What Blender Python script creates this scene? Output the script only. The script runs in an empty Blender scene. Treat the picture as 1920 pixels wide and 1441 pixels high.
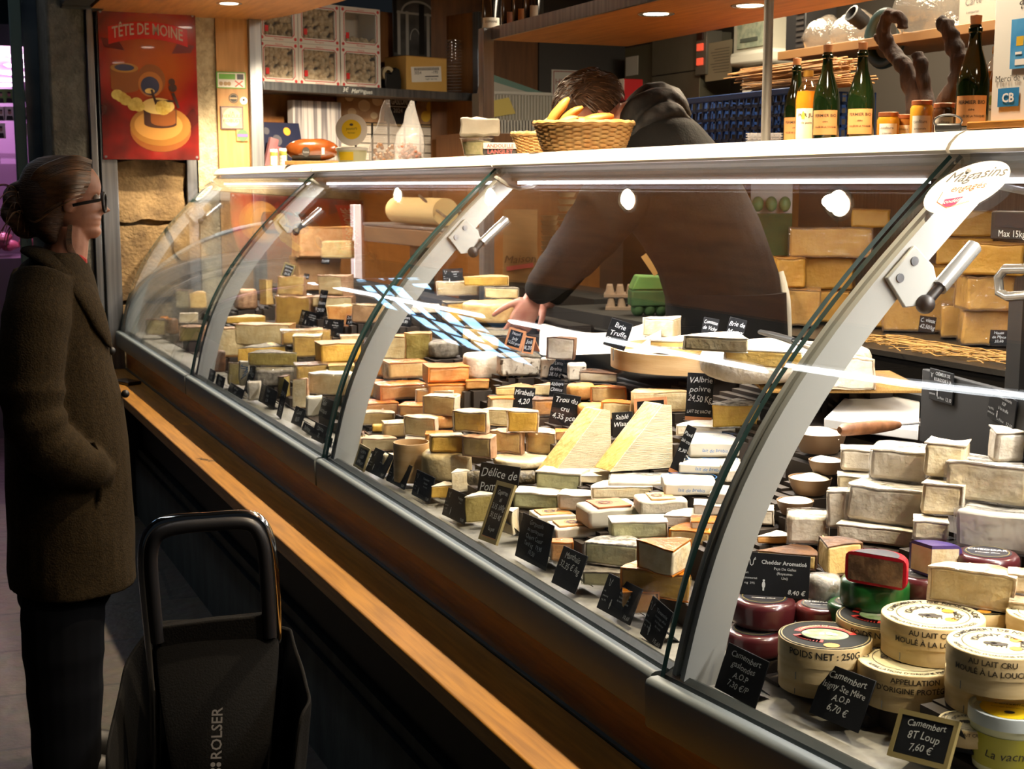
import bpy, bmesh, math, random
from mathutils import Vector, Matrix, noise, Euler
D=bpy.data; SC=bpy.context.scene; COL=SC.collection
pi=math.pi; R=math.radians; sin=math.sin; cos=math.cos
random.seed(7)
# ------------------------------------------------------------------ camera, world, exposure
FPX=2600.0; PIT=R(8.16); YAW=R(24.0); EYE=1.6
cam=D.cameras.new('camera'); cam.sensor_width=36.0; cam.lens=FPX/1920*36; cam.clip_start=.05
camo=D.objects.new('camera',cam); COL.objects.link(camo); SC.camera=camo
camo.location=(0,0,EYE); camo.rotation_euler=(pi/2-PIT,0,-YAW)
cam.dof.use_dof=True; cam.dof.focus_distance=2.5; cam.dof.aperture_fstop=14.0
SC.view_settings.view_transform='Standard'; SC.view_settings.look='None'
SC.view_settings.gamma=1.0; SC.view_settings.use_curve_mapping=False
SC.view_settings.exposure=0.0
W=D.worlds.new('world'); SC.world=W; W.use_nodes=True
W.node_tree.nodes['Background'].inputs[0].default_value=(.30,.36,.42,1)
W.node_tree.nodes['Background'].inputs[1].default_value=.022
SC.cycles.max_bounces=10; SC.cycles.transparent_max_bounces=24; SC.cycles.glossy_bounces=5
SC.cycles.diffuse_bounces=3; SC.cycles.sample_clamp_indirect=4.0
SC.cycles.caustics_reflective=False; SC.cycles.caustics_refractive=False
LIGHT_SPOT=(1.0,.80,.55); LIGHT_LED=(1.0,.92,.86)
def lamp(kind,name,loc,energy,color,rot=(0,0,0),**k):
    l=D.lights.new(name,kind); l.energy=energy; l.color=color
    for a,b in k.items(): setattr(l,a,b)
    o=D.objects.new(name,l); COL.objects.link(o); o.location=loc; o.rotation_euler=rot; return o
# the lamps of the counter: recessed spots of the canopy and of the shelf soffit, LED strips under the ledge
CANOPY_Z=2.44; CANOPY_SPOTS=[(1.50,y) for y in (.68,1.87,3.06,4.23,5.43,6.61)]
SOFFIT_Z=2.15; SOFFIT_SPOTS=[(2.30,4.02),(2.46,3.72),(2.44,3.22),(2.44,2.4),(2.44,1.5)]
for x,y in CANOPY_SPOTS:
    lamp('SPOT','canopy_spot_light',(x,y,CANOPY_Z-.02),130 if y>1.5 else 85,LIGHT_SPOT,spot_size=R(112),spot_blend=.5,shadow_soft_size=.025)
for x,y in SOFFIT_SPOTS:
    lamp('SPOT','soffit_spot_light',(x,y,SOFFIT_Z-.02),38,LIGHT_SPOT,spot_size=R(120),spot_blend=.6,shadow_soft_size=.03)
LED_SEGS=[(5.44,7.05),(3.62,5.24),(1.82,3.44),(.4,1.66)]
for a,b in LED_SEGS:
    lamp('AREA','ledge_strip_light',(1.585,(a+b)/2,1.598),30*(b-a)/1.62,LIGHT_LED,rot=(0,R(6),0),shape='RECTANGLE',size=.03,size_y=b-a)
for _x,_y in ((.75,9.2),(.7,9.9),(.95,10.8),(.75,11.6)): lamp('POINT','butcher_shop_light',(_x,_y,2.2),16,(1.0,.45,.85),shadow_soft_size=.06)
lamp('AREA','workroom_light',(3.3,4.2,2.75),135,(1.0,.84,.62),shape='RECTANGLE',size=.5,size_y=2.5)
lamp('SPOT','niche_spot_light',(1.9,6.2,2.42),420,LIGHT_SPOT,rot=(R(38),0,R(-12)),spot_size=R(90),spot_blend=.7,shadow_soft_size=.05)

lamp('AREA','added_cheese_fill_light',(2.60,2.4,1.655),16,LIGHT_LED,shape='RECTANGLE',size=.03,size_y=2.6)  # added lamp: brightens the hard cheese fronts shaded by the shelf above
# ------------------------------------------------------------------ pixel helpers (photo pixel -> point on a real surface)
def ray(px,py):
    dx=(px-960)/FPX; dy=(py-720.5)/FPX
    fw=cos(PIT)-dy*sin(PIT); dn=sin(PIT)+dy*cos(PIT)
    return Vector((fw*sin(YAW)+dx*cos(YAW), fw*cos(YAW)-dx*sin(YAW), -dn))
def at(px,py,X=None,Y=None,Z=None):
    r=ray(px,py); t=X/r.x if X is not None else Y/r.y if Y is not None else (Z-EYE)/r.z
    return Vector((0,0,EYE))+r*t
def at_plane(px,py,p0,n):
    r=ray(px,py); o=Vector((0,0,EYE)); t=(p0-o).dot(n)/r.dot(n); return o+r*t
def depth(p): # distance along the view axis
    f=p.x*sin(YAW)+p.y*cos(YAW); return f*cos(PIT)-(p.z-EYE)*sin(PIT)
RK=.42; RX0=1.09; RZ0=.874
def ramp(px,py,lift=0.0):
    r=ray(px,py); t=(EYE-RZ0-lift+RK*RX0)/(RK*r.x-r.z)
    p=Vector((0,0,EYE))+r*t
    if p.x<RX0: p=at(px,py,Z=RZ0+lift)
    return p
# ------------------------------------------------------------------ materials
def lin(h):
    h=h.lstrip('#'); o=[]
    for i in (0,2,4):
        c=int(h[i:i+2],16)/255; o.append(c/12.92 if c<=.04045 else ((c+.055)/1.055)**2.4)
    return (*o,1)
MATS={}
def M(name,col='#888888',rough=.5,metal=0,col2=None,ns=8.0,nstretch=None,lo=.35,hi=.65,bump=0,bs=40.0,coat=0,emit=None,es=1.0,sss=0,spec=.5,detail=4,var=0,coords='Object'):
    if name in MATS: return MATS[name]
    m=D.materials.new(name); m.use_nodes=True; nt=m.node_tree; N=nt.nodes; L=nt.links
    b=N['Principled BSDF']; c=lin(col) if isinstance(col,str) else (*col,1)
    b.inputs['Base Color'].default_value=c; b.inputs['Roughness'].default_value=rough; b.inputs['Metallic'].default_value=metal
    b.inputs['Specular IOR Level'].default_value=spec; b.inputs['Coat Weight'].default_value=coat; b.inputs['Coat Roughness'].default_value=.12
    if sss:
        b.inputs['Subsurface Weight'].default_value=sss; b.inputs['Subsurface Scale'].default_value=.01; b.inputs['Subsurface Radius'].default_value=(1,.6,.3)
    if emit:
        b.inputs['Emission Color'].default_value=lin(emit) if isinstance(emit,str) else (*emit,1); b.inputs['Emission Strength'].default_value=es
    tc=None
    if col2 or bump:
        tc=N.new('ShaderNodeTexCoord'); mp=N.new('ShaderNodeMapping'); L.new(tc.outputs[coords],mp.inputs[0])
        if nstretch: mp.inputs['Scale'].default_value=nstretch
    src=None
    if col2:
        nz=N.new('ShaderNodeTexNoise'); nz.inputs['Scale'].default_value=ns; nz.inputs['Detail'].default_value=detail; L.new(mp.outputs[0],nz.inputs['Vector'])
        cr=N.new('ShaderNodeValToRGB'); cr.color_ramp.elements[0].position=lo; cr.color_ramp.elements[1].position=hi
        cr.color_ramp.elements[0].color=c; cr.color_ramp.elements[1].color=lin(col2)
        L.new(nz.outputs['Fac'],cr.inputs[0]); src=cr.outputs[0]; L.new(src,b.inputs['Base Color'])
    if var:
        oi=N.new('ShaderNodeObjectInfo'); hs=N.new('ShaderNodeHueSaturation'); mr=N.new('ShaderNodeMapRange')
        mr.inputs['To Min'].default_value=1-var; mr.inputs['To Max'].default_value=1+var*.6
        L.new(oi.outputs['Random'],mr.inputs[0]); L.new(mr.outputs[0],hs.inputs['Value'])
        if src: L.new(src,hs.inputs['Color'])
        else: hs.inputs['Color'].default_value=c
        L.new(hs.outputs[0],b.inputs['Base Color'])
    if bump:
        n2=N.new('ShaderNodeTexNoise'); n2.inputs['Scale'].default_value=bs; n2.inputs['Detail'].default_value=5; L.new(mp.outputs[0],n2.inputs['Vector'])
        bp=N.new('ShaderNodeBump'); bp.inputs['Strength'].default_value=bump; bp.inputs['Distance'].default_value=.01
        L.new(n2.outputs['Fac'],bp.inputs['Height']); L.new(bp.outputs[0],b.inputs['Normal'])
    MATS[name]=m; return m
def clear_mat(name,tint=(1,1,1),f0=.04,rough=0.0,bump=0,bs=60,haze=0,body=(.9,.9,.9)):
    """thin clear sheet: lets light straight through, mirrors by the angle of view; haze adds a milky share"""
    if name in MATS: return MATS[name]
    m=D.materials.new(name); m.use_nodes=True; nt=m.node_tree; N=nt.nodes; L=nt.links; N.remove(N['Principled BSDF'])
    out=N['Material Output']; tr=N.new('ShaderNodeBsdfTransparent'); tr.inputs[0].default_value=(*tint,1)
    gl=N.new('ShaderNodeBsdfGlossy'); gl.inputs['Roughness'].default_value=rough; gl.inputs[0].default_value=(1,1,1,1)
    lw=N.new('ShaderNodeLayerWeight'); lw.inputs[0].default_value=.5
    pw=N.new('ShaderNodeMath'); pw.operation='POWER'; pw.inputs[1].default_value=4.2; L.new(lw.outputs['Facing'],pw.inputs[0])
    ma=N.new('ShaderNodeMath'); ma.operation='MULTIPLY_ADD'; ma.inputs[1].default_value=1-f0; ma.inputs[2].default_value=f0; L.new(pw.outputs[0],ma.inputs[0])
    mx=N.new('ShaderNodeMixShader'); L.new(ma.outputs[0],mx.inputs[0]); L.new(gl.outputs[0],mx.inputs[2])
    if haze:
        df=N.new('ShaderNodeBsdfDiffuse'); df.inputs[0].default_value=(*body,1); m2=N.new('ShaderNodeMixShader'); m2.inputs[0].default_value=haze
        L.new(tr.outputs[0],m2.inputs[1]); L.new(df.outputs[0],m2.inputs[2]); L.new(m2.outputs[0],mx.inputs[1])
    else: L.new(tr.outputs[0],mx.inputs[1])
    if bump:
        tc=N.new('ShaderNodeTexCoord'); n2=N.new('ShaderNodeTexNoise'); n2.inputs['Scale'].default_value=bs; n2.inputs['Detail'].default_value=3; L.new(tc.outputs['Object'],n2.inputs['Vector'])
        bp=N.new('ShaderNodeBump'); bp.inputs['Strength'].default_value=bump; bp.inputs['Distance'].default_value=.01; L.new(n2.outputs['Fac'],bp.inputs['Height'])
        L.new(bp.outputs[0],gl.inputs['Normal']); L.new(bp.outputs[0],lw.inputs['Normal'])
    L.new(mx.outputs[0],out.inputs[0]); MATS[name]=m; return m
# ------------------------------------------------------------------ tagging
def tag(o,label=None,cat=None,group=None,kind=None):
    if label: o['label']=label
    if cat: o['category']=cat
    if group: o['group']=group
    if kind: o['kind']=kind
    return o
def thing(name,label,cat,loc=(0,0,0),rz=0,group=None,rot=None):
    o=D.objects.new(name,None); COL.objects.link(o); o.location=loc; o.rotation_euler=rot or (0,0,rz); o.empty_display_size=.05
    return tag(o,label,cat,group)
# ------------------------------------------------------------------ mesh builder
class MB:
    def __init__(s): s.bm=bmesh.new(); s.X=Matrix.Identity(4)
    def v(s,p): return s.bm.verts.new(s.X@Vector(p))
    def f(s,vs):
        try: return s.bm.faces.new(vs)
        except ValueError: return None
    def box(s,lo,hi,rz=0,n=1,T=None):
        c=[(a+b)/2 for a,b in zip(lo,hi)]; h=[abs(b-a)/2 for a,b in zip(lo,hi)]
        Q=Matrix.Translation(c)@Matrix.Rotation(rz,4,'Z')
        if T: Q=T@Q
        vs=[s.v(Q@Vector((x*h[0],y*h[1],z*h[2]))) for x in (-1,1) for y in (-1,1) for z in (-1,1)]
        fs=[s.f([vs[i] for i in q]) for q in ((0,1,3,2),(4,6,7,5),(0,4,5,1),(2,3,7,6),(0,2,6,4),(1,5,7,3))]
        if n>1:
            es=list({e for f in fs for e in f.edges}); bmesh.ops.subdivide_edges(s.bm,edges=es,cuts=n-1,use_grid_fill=True)
        return s
    def loft(s,rings,close=True,capa=True,capb=True):
        rs=[[s.v(p) for p in r] for r in rings]
        for a,b in zip(rs,rs[1:]):
            n=len(a)
            for i in range(n if close else n-1):
                j=(i+1)%n; s.f([a[i],a[j],b[j],b[i]])
        if close and capa: s.f(rs[0][::-1])
        if close and capb: s.f(rs[-1])
        return s
    def cyl(s,p0,p1,r0,r1=None,seg=16):
        r1=r0 if r1 is None else r1; p0=Vector(p0);p1=Vector(p1); return s.tube([p0,p1],[r0,r1],seg)
    def tube(s,pts,r,seg=10,flat=1.0,closed=False):
        pts=[Vector(p) for p in pts]; n=len(pts); rr=r if isinstance(r,(list,tuple)) else [r]*n
        up=None; rings=[]
        for i,p in enumerate(pts):
            a=pts[(i-1)%n] if closed else pts[max(0,i-1)]; b=pts[(i+1)%n] if closed else pts[min(n-1,i+1)]
            t=(b-a); t=t.normalized() if t.length>1e-9 else Vector((0,0,1))
            if up is None: up=t.orthogonal().normalized() if abs(t.z)>.9 else Vector((0,0,1))
            up=(up-t*up.dot(t)); up=up.normalized() if up.length>1e-6 else t.orthogonal().normalized()
            sd=t.cross(up)
            rings.append([p+up*cos(2*pi*k/seg)*rr[i]*flat+sd*sin(2*pi*k/seg)*rr[i] for k in range(seg)])
        if closed: rings.append(rings[0]); return s.loft(rings,True,False,False)
        return s.loft(rings)
    def lathe(s,prof,c=(0,0,0),seg=32,a0=0,a1=2*pi,sx=1,sy=1):
        full=abs(a1-a0-2*pi)<1e-6; n=seg if full else seg+1; c=Vector(c)
        cols=[]
        for k in range(n):
            a=a0+(a1-a0)*k/seg
            cols.append([s.v(c+Vector((r*cos(a)*sx,r*sin(a)*sy,z))) for r,z in prof])
        for k in range(seg):
            A=cols[k];B=cols[(k+1)%n]
            for i in range(len(prof)-1):
                if prof[i][0]<1e-7 and prof[i+1][0]<1e-7: continue
                s.f([A[i],B[i],B[i+1],A[i+1]]) if prof[i][0]>1e-7 and prof[i+1][0]>1e-7 else (s.f([A[i],B[i+1],A[i+1]]) if prof[i][0]<1e-7 else s.f([A[i],B[i],A[i+1]]))
        if not full:
            s.f(cols[0]); s.f(cols[-1][::-1])
        return s
    def sector(s,r0,r1,a0,a1,z0,z1,n=14):
        inner=[(r0*cos(a0+(a1-a0)*k/n),r0*sin(a0+(a1-a0)*k/n)) for k in range(n+1)] if r0>1e-6 else [(0,0)]
        outer=[(r1*cos(a0+(a1-a0)*k/n),r1*sin(a0+(a1-a0)*k/n)) for k in range(n+1)]
        return s.prism(outer+inner[::-1],z0,z1)
    def prism(s,poly,z0,z1,T=None):
        T=T or Matrix.Identity(4)
        a=[s.v(T@Vector((x,y,z0))) for x,y in poly]; b=[s.v(T@Vector((x,y,z1))) for x,y in poly]
        s.f(a[::-1]); s.f(b); n=len(poly)
        for i in range(n): s.f([a[i],a[(i+1)%n],b[(i+1)%n],b[i]])
        return s
    def ball(s,c,r,seg=14,rings=8,T=None):
        r=r if isinstance(r,(tuple,list)) else (r,r,r); c=Vector(c); T=T or Matrix.Identity(4)
        top=s.v(T@(c+Vector((0,0,r[2])))); bot=s.v(T@(c-Vector((0,0,r[2])))); rs=[]
        for i in range(1,rings):
            t=pi*i/rings; rs.append([s.v(T@(c+Vector((r[0]*sin(t)*cos(2*pi*k/seg),r[1]*sin(t)*sin(2*pi*k/seg),r[2]*cos(t))))) for k in range(seg)])
        for k in range(seg):
            j=(k+1)%seg; s.f([top,rs[0][k],rs[0][j]]); s.f([bot,rs[-1][j],rs[-1][k]])
            for a,b in zip(rs,rs[1:]): s.f([a[k],b[k],b[j],a[j]])
        return s
    def poly(s,pts): s.f([s.v(p) for p in pts]); return s
    def jitter(s,amp,freq,seed=0):
        o=Vector((seed*3.17,seed*1.31,seed*2.23))
        for v in s.bm.verts:
            n=noise.noise_vector(v.co*freq+o); v.co+=n*amp
        return s
    def build(s,name,mat,parent=None,bevel=0,smooth=40,seg=2,sub=0,remesh=0,smooth_it=0,solid=0,loc=None,rz=None,rot=None,recalc=True,weld=0,**tg):
        if weld: bmesh.ops.remove_doubles(s.bm,verts=s.bm.verts,dist=weld)
        if recalc: bmesh.ops.recalc_face_normals(s.bm,faces=s.bm.faces)
        me=D.meshes.new(name); s.bm.to_mesh(me); s.bm.free()
        if isinstance(mat,(list,tuple)): [me.materials.append(m) for m in mat]
        else: me.materials.append(mat)
        if smooth and len(me.polygons):
            me.polygons.foreach_set('use_smooth',[True]*len(me.polygons)); me.set_sharp_from_angle(angle=R(smooth))
        o=D.objects.new(name,me); COL.objects.link(o)
        if parent: o.parent=parent
        if loc is not None: o.location=loc
        if rot is not None: o.rotation_euler=rot
        elif rz is not None: o.rotation_euler=(0,0,rz)
        if solid: m=o.modifiers.new('s','SOLIDIFY'); m.thickness=solid; m.offset=0
        if remesh: m=o.modifiers.new('r','REMESH'); m.mode='VOXEL'; m.voxel_size=remesh; m.use_smooth_shade=True
        if smooth_it: m=o.modifiers.new('m','SMOOTH'); m.iterations=smooth_it; m.factor=.5
        if bevel: m=o.modifiers.new('b','BEVEL'); m.width=bevel; m.segments=seg; m.limit_method='ANGLE'; m.angle_limit=R(35)
        if sub: m=o.modifiers.new('u','SUBSURF'); m.levels=sub; m.render_levels=sub
        if tg: tag(o,**tg)
        return o
def st(o): o['kind']='structure'; return o
# ------------------------------------------------------------------ lettering
TX={}
def text_geo(s,bold=0):
    k=(s,bold)
    if k not in TX:
        cu=D.curves.new('lettering','FONT'); cu.body=s; cu.resolution_u=2; cu.offset=bold
        ob=D.objects.new('lettering',cu); me=D.meshes.new_from_object(ob)
        vs=[v.co.copy() for v in me.vertices]; fs=[tuple(p.vertices) for p in me.polygons]
        D.meshes.remove(me); D.objects.remove(ob); D.curves.remove(cu)
        xs=[v.x for v in vs] or [0]; TX[k]=(vs,fs,min(xs),max(xs))
    return TX[k]
def put_text(mb,s,T,size,align='C',width=None,hand=0,bold=0,fn=None,seed=0):
    """adds the flat letters of s to mb; T maps text plane (x right, y up) to the part; fn bends (x,y)->Vector"""
    vs,fs,a,b=text_geo(s,bold); w=(b-a)*size
    sx=size*(min(1,width/w) if width and w>width else 1); w=(b-a)*sx
    off={'C':-w/2,'L':0,'R':-w}[align]; out=[]
    for v in vs:
        x=(v.x-a)*sx+off; y=v.y*size
        if hand: x+=y*.18*hand; y+=sin(x/size*2.1+seed)*size*.07*hand; x+=sin(y/size*3+seed*2+x/size)*size*.03*hand
        p=fn(x,y) if fn else Vector((x,y,0)); out.append(mb.v(T@p))
    for f in fs: mb.f([out[i] for i in f])
ZC=[0]
def zs_():
    ZC[0]=(ZC[0]+1)%5; return ZC[0]*.00013
def strokes(mb,T,pts,w,closed=False,z=0):
    """a drawn line of width w in the plane of T"""
    n=len(pts)
    for i in range(n if closed else n-1):
        zz=z+(i%3)*.00016; a=Vector((*pts[i],zz)); b=Vector((*pts[(i+1)%n],zz)); d=(b-a)
        if d.length<1e-9: continue
        d.normalize(); q=Vector((-d.y,d.x,0))*w/2; e=d*w*.3
        mb.f([mb.v(T@p) for p in (a-q-e,b-q+e,b+q+e,a+q-e)])
def circ(c,r,n=20,a0=0,a1=2*pi,ry=None):
    return [(c[0]+r*cos(a0+(a1-a0)*k/n),c[1]+(ry or r)*sin(a0+(a1-a0)*k/n)) for k in range(n+(0 if abs(a1-a0)>6.28 else 1))]
def disc(mb,T,c,r,n=24,ry=None,z=0):
    z+=zs_(); mb.f([mb.v(T@Vector((x,y,z))) for x,y in circ(c,r,n,ry=ry)])
def rect(mb,T,x0,y0,x1,y1,z=0):
    z+=zs_(); mb.f([mb.v(T@Vector(p)) for p in ((x0,y0,z),(x1,y0,z),(x1,y1,z),(x0,y1,z))])
def frame_T(o,xd,yd):
    xd=Vector(xd).normalized(); yd=Vector(yd); yd=(yd-xd*yd.dot(xd)).normalized(); z=xd.cross(yd); T=Matrix((xd,yd,z)).transposed().to_4x4(); T.translation=o; return T
# ================================================================== SETTING
wood=M('wood_oak','#b97f3a',.42,0,'#8f5a22',ns=5,nstretch=(14,1.2,14),bump=.08,bs=30)
wood_pale=M('wood_pale','#b4854a',.5,0,'#9a6c36',ns=4,nstretch=(9,9,1.0),bump=.05,bs=20)
wood_soffit=M('wood_soffit','#b0763a',.45,0,'#96602a',ns=4,nstretch=(10,1,10),bump=.03,bs=25)
steel=M('steel','#9a9c9f',.32,.9,'#7d8085',ns=3,nstretch=(20,20,.6))
steel_dark=M('steel_dark','#2b2c2e',.4,.6)
black=M('black','#0c0b0b',.5)
blackmat=M('black_matt','#121110',.75)
bumperm=M('bumper_grey','#727a7b',.5,.05,spec=.3)
armm=M('arm_grey','#9c9d99',.45,.1)
whiteledge=M('ledge_white','#efece4',.35)
stone=M('rough_stone','#8f7650',.9,0,'#634f34',ns=9,bump=.9,bs=55)
plaster=M('rough_plaster','#b9aa8a',.9,0,'#94866a',ns=30,bump=.8,bs=90)
concrete=M('concrete','#5d5b52',.85,0,'#4a4840',ns=18,bump=.6,bs=70)
counterst=M('counter_stone','#a09c93',.4,0,'#8d8a82',ns=60,bump=.03)
dark=M('dark_panel','#1a1715',.6)
plinthm=M('plinth_slate','#4a5354',.65,0,'#363e40',ns=6,nstretch=(2,2,.6),bump=.1)
glass=clear_mat('counter_glass',tint=(.975,.99,.985),f0=.036)
glassedge=M('glass_edge','#2d4a48',.15,spec=.8)
ledm=M('led_glow','#ffffff',.5,emit=(.93,.88,1.0),es=9)
glow=M('lamp_glow','#ffffff',.5,emit=(1.0,.90,.74),es=22)
# floor of stone slabs
def slab_mat():
    m=D.materials.new('stone_slabs'); m.use_nodes=True; nt=m.node_tree; N=nt.nodes; L=nt.links; b=N['Principled BSDF']
    tc=N.new('ShaderNodeTexCoord'); mp=N.new('ShaderNodeMapping'); mp.inputs['Rotation'].default_value=(0,0,R(5)); L.new(tc.outputs['Object'],mp.inputs[0])
    br=N.new('ShaderNodeTexBrick'); br.inputs['Scale'].default_value=1.0; br.inputs['Brick Width'].default_value=.9; br.inputs['Row Height'].default_value=.45; br.inputs['Mortar Size'].default_value=.008
    br.inputs['Color1'].default_value=lin('#4c443a'); br.inputs['Color2'].default_value=lin('#3f3a33'); br.inputs['Mortar'].default_value=lin('#26231f'); L.new(mp.outputs[0],br.inputs['Vector'])
    nz=N.new('ShaderNodeTexNoise'); nz.inputs['Scale'].default_value=14; nz.inputs['Detail'].default_value=6; L.new(tc.outputs['Object'],nz.inputs['Vector'])
    mx=N.new('ShaderNodeMix'); mx.data_type='RGBA'; mx.blend_type='MULTIPLY'; mx.inputs[0].default_value=.6; L.new(br.outputs[0],mx.inputs[6]); L.new(nz.outputs['Color'],mx.inputs[7]); L.new(mx.outputs[2],b.inputs['Base Color'])
    bp=N.new('ShaderNodeBump'); bp.inputs['Strength'].default_value=.5; bp.inputs['Distance'].default_value=.02; L.new(nz.outputs['Fac'],bp.inputs['Height']); L.new(bp.outputs[0],b.inputs['Normal'])
    b.inputs['Roughness'].default_value=.6; return m
st(MB().box((-6,-2,-.1),(6.5,24,0)).build('floor',slab_mat(),smooth=0))
# --- end wall with its posts
m=MB().box((1.02,7.32,0),(1.50,7.6,2.8)); 
st(m.build('wall_end',stone,smooth=0))
# three big rough stones standing proud of the mortar
for nm,lo,hi,sd in (('stone_block',(1.05,7.25,1.02),(1.36,7.33,1.40),1),('stone_block',(1.05,7.26,1.42),(1.40,7.33,1.72),2),('stone_block',(1.05,7.24,.6),(1.40,7.33,1.0),3)):
    o=MB().box(lo,hi,n=9).jitter(.022,9,sd).build('wall_end_stone',stone,smooth=60); st(o)
st(MB().box((1.455,7.22,0),(1.56,7.6,2.8),n=3).jitter(.006,20).build('wall_end_plaster',plaster,smooth=60))
st(MB().box((.735,7.12,0),(.912,7.6,3.2),n=2).build('wall_end_pillar',concrete,bevel=.012))
st(MB().box((.915,7.1,0),(.947,7.3,2.52)).box((.968,7.16,0),(1.045,7.26,2.52)).box((1.40,7.235,0),(1.455,7.30,1.9)).build('trim_1',steel,bevel=.003))
st(MB().box((.947,7.2,0),(.968,7.3,2.52)).build('trim_2',blackmat))
st(MB().box((.60,7.5,0),(.655,7.56,3.4)).build('trim_3',M('teal_post','#5d7472',.35,.4),bevel=.004))
mir=M('brushed_mirror','#8fa0ad',.22,.95,'#6f7f90',ns=2,nstretch=(.5,.5,3))
st(MB().box((.665,7.56,0),(.74,7.6,3.4)).build('trim_4',mir))
st(MB().box((1.56,7.2,0),(1.722,7.5,2.44)).build('wall_end_panel',wood_pale,smooth=0))
st(MB().box((1.722,7.17,0),(1.79,7.24,2.44)).build('trim_5',steel,bevel=.004))
# --- canopy over the customers' side
st(MB().prism([(.935,7.3),(1.79,7.3),(1.90,6.85),(1.96,6.3),(2.05,5.0),(2.05,-.6),(.935,-.6)],CANOPY_Z,CANOPY_Z+.10).build('ceiling_canopy',wood_soffit,smooth=0))
st(MB().box((.80,-.6,CANOPY_Z+.01),(.93,7.3,CANOPY_Z+.13)).box((.80,7.05,CANOPY_Z-.0),(1.0,7.15,CANOPY_Z+.11)).build('trim_6',blackmat,bevel=.004))
def downlight(x,y,z,label,group):
    t=thing('recessed_spotlight',label,'ceiling light',(x,y,z),group=group)
    MB().lathe([(.040,.0),(.056,-.004),(.060,-.002),(.060,.0)],seg=32).build('trim_ring',M('ring_chrome','#c9c5bd',.25,.8),t)
    MB().lathe([(0,-.0016),(.041,-.0016)],seg=28).build('bulb',glow,t,recalc=False)
for i,(x,y) in enumerate(CANOPY_SPOTS):
    downlight(x,y,CANOPY_Z,'round spotlight recessed in the wooden canopy beside the red poster' if i==5 else 'round spotlight recessed in the wooden canopy, mirrored in the curved glass','spotlights of the canopy')
# --- shelf board hung over the work side (its underside holds spotlights)
t=thing('hanging_shelf','long oak shelf with steel edge hung over the work side, spotlights in its underside','shelf',(0,0,SOFFIT_Z))
MB().box((2.13,-.4,0),(2.73,5.0,.035)).build('board',wood_soffit,t,smooth=0)
MB().box((2.118,-.4,-.004),(2.13,5.0,.042)).build('edge_strip',steel,t)
SL=['round spotlight at the far end of the hanging shelf underside, above the bent seller','round spotlight under the hanging shelf beside the steel pole','round spotlight under the hanging shelf above the cork-topped bottles','round spotlight under the hanging shelf, out toward the customer end','round spotlight under the hanging shelf, out toward the customer end']
for i,(x,y) in enumerate(SOFFIT_SPOTS): downlight(x,y,SOFFIT_Z,SL[i],'spotlights of the hanging shelf')
_pp=at(1437,200,X=1.775)
tag(MB().cyl((_pp.x,_pp.y,1.6865),(_pp.x,_pp.y,CANOPY_Z),.0105,seg=20).lathe([(0,1.6865),(.024,1.6865),(.024,1.691),(.012,1.696),(0,1.696)],(_pp.x,_pp.y,0),20).build('steel_pole',M('pole_steel','#a5a19a',.38,.6)),'thin round steel pole rising from the white ledge to the canopy','pole')
tag(MB().box((2.085,4.95,.9),(2.13,5.0,SOFFIT_Z+.04)).build('steel_upright',steel,bevel=.003),'square steel upright under the far end of the hanging oak shelf','post')
# --- work room behind
greywall=M('wall_grey','#4a4744',.7)
st(MB().box((4.3,-.5,0),(4.4,8.1,2.9)).build('wall_back',M('wall_dark','#3a342c',.7),smooth=0))
st(MB().box((3.70,7.9,0),(4.4,8.0,2.9)).build('wall_far',greywall,smooth=0))
st(MB().box((3.0,7.92,0),(3.70,8.02,2.9)).build('wall_far_panel',M('wood_brown','#7d5128',.5,0,'#6a431f',ns=4,nstretch=(9,9,1)),smooth=0))
st(MB().box((2.05,-.5,2.9),(4.5,9,3.0)).build('ceiling_room',M('ceiling_dark','#3d352c',.8),smooth=0))
# --- shelf niche in the end wall, turned a little away
NP=Vector((1.79,7.2,0)); NE=Vector((.948,.317,0)); NN=Vector((.317,-.948,0))
def np_(px,py,back=0.0): return at_plane(px,py,NP-NN*back,NN)
def NT(px,py,back=0.0): # plane frame with x along the niche, y up
    p=np_(px,py,back); return frame_T(p,NE,(0,0,1))
NZ=(np_(560,159).z+np_(890,178).z)/2
NR=Matrix.Rotation(math.atan2(NE.y,NE.x),4,'Z'); NR.translation=NP
nb=M('niche_wood','#8a5a2c',.55,0,'#7a4e25',ns=4,nstretch=(9,9,1))
NL=(np_(893,170)-NP).dot(NE)
o=st(MB().box((0,.36,0),(NL+.1,.40,2.6)).box((NL,.0,0),(NL+.04,.36,2.6)).build('wall_niche',nb,smooth=0)); o.matrix_world=NR
t=thing('wall_shelf','steel-edged shelf holding the meringue boxes in the wooden niche','shelf',(0,0,0)); t.matrix_world=Matrix.Translation((0,0,NZ))@NR
MB().box((.0,.0,-.028),(NL,.36,.004)).build('board',M('shelf_top','#6b6a68',.5),t)
MB().box((.005,-.012,-.036),(NL-.005,.0,.008)).build('edge_strip',steel,t,bevel=.002)
mb=MB(); put_text(mb,'3€  Meringues',frame_T(Vector(((np_(668,165)-NP).dot(NE),-.0126,-.026)),(1,0,0),(0,0,1)),.034,hand=1.2)
mb.build('lettering',M('chalk','#cfd2cf',.8),t,smooth=0,recalc=False)
st(MB().box((NL-.01,-.03,0),(NL+.035,.02,2.6)).build('trim_7',steel,bevel=.003)).matrix_world=NR
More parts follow.
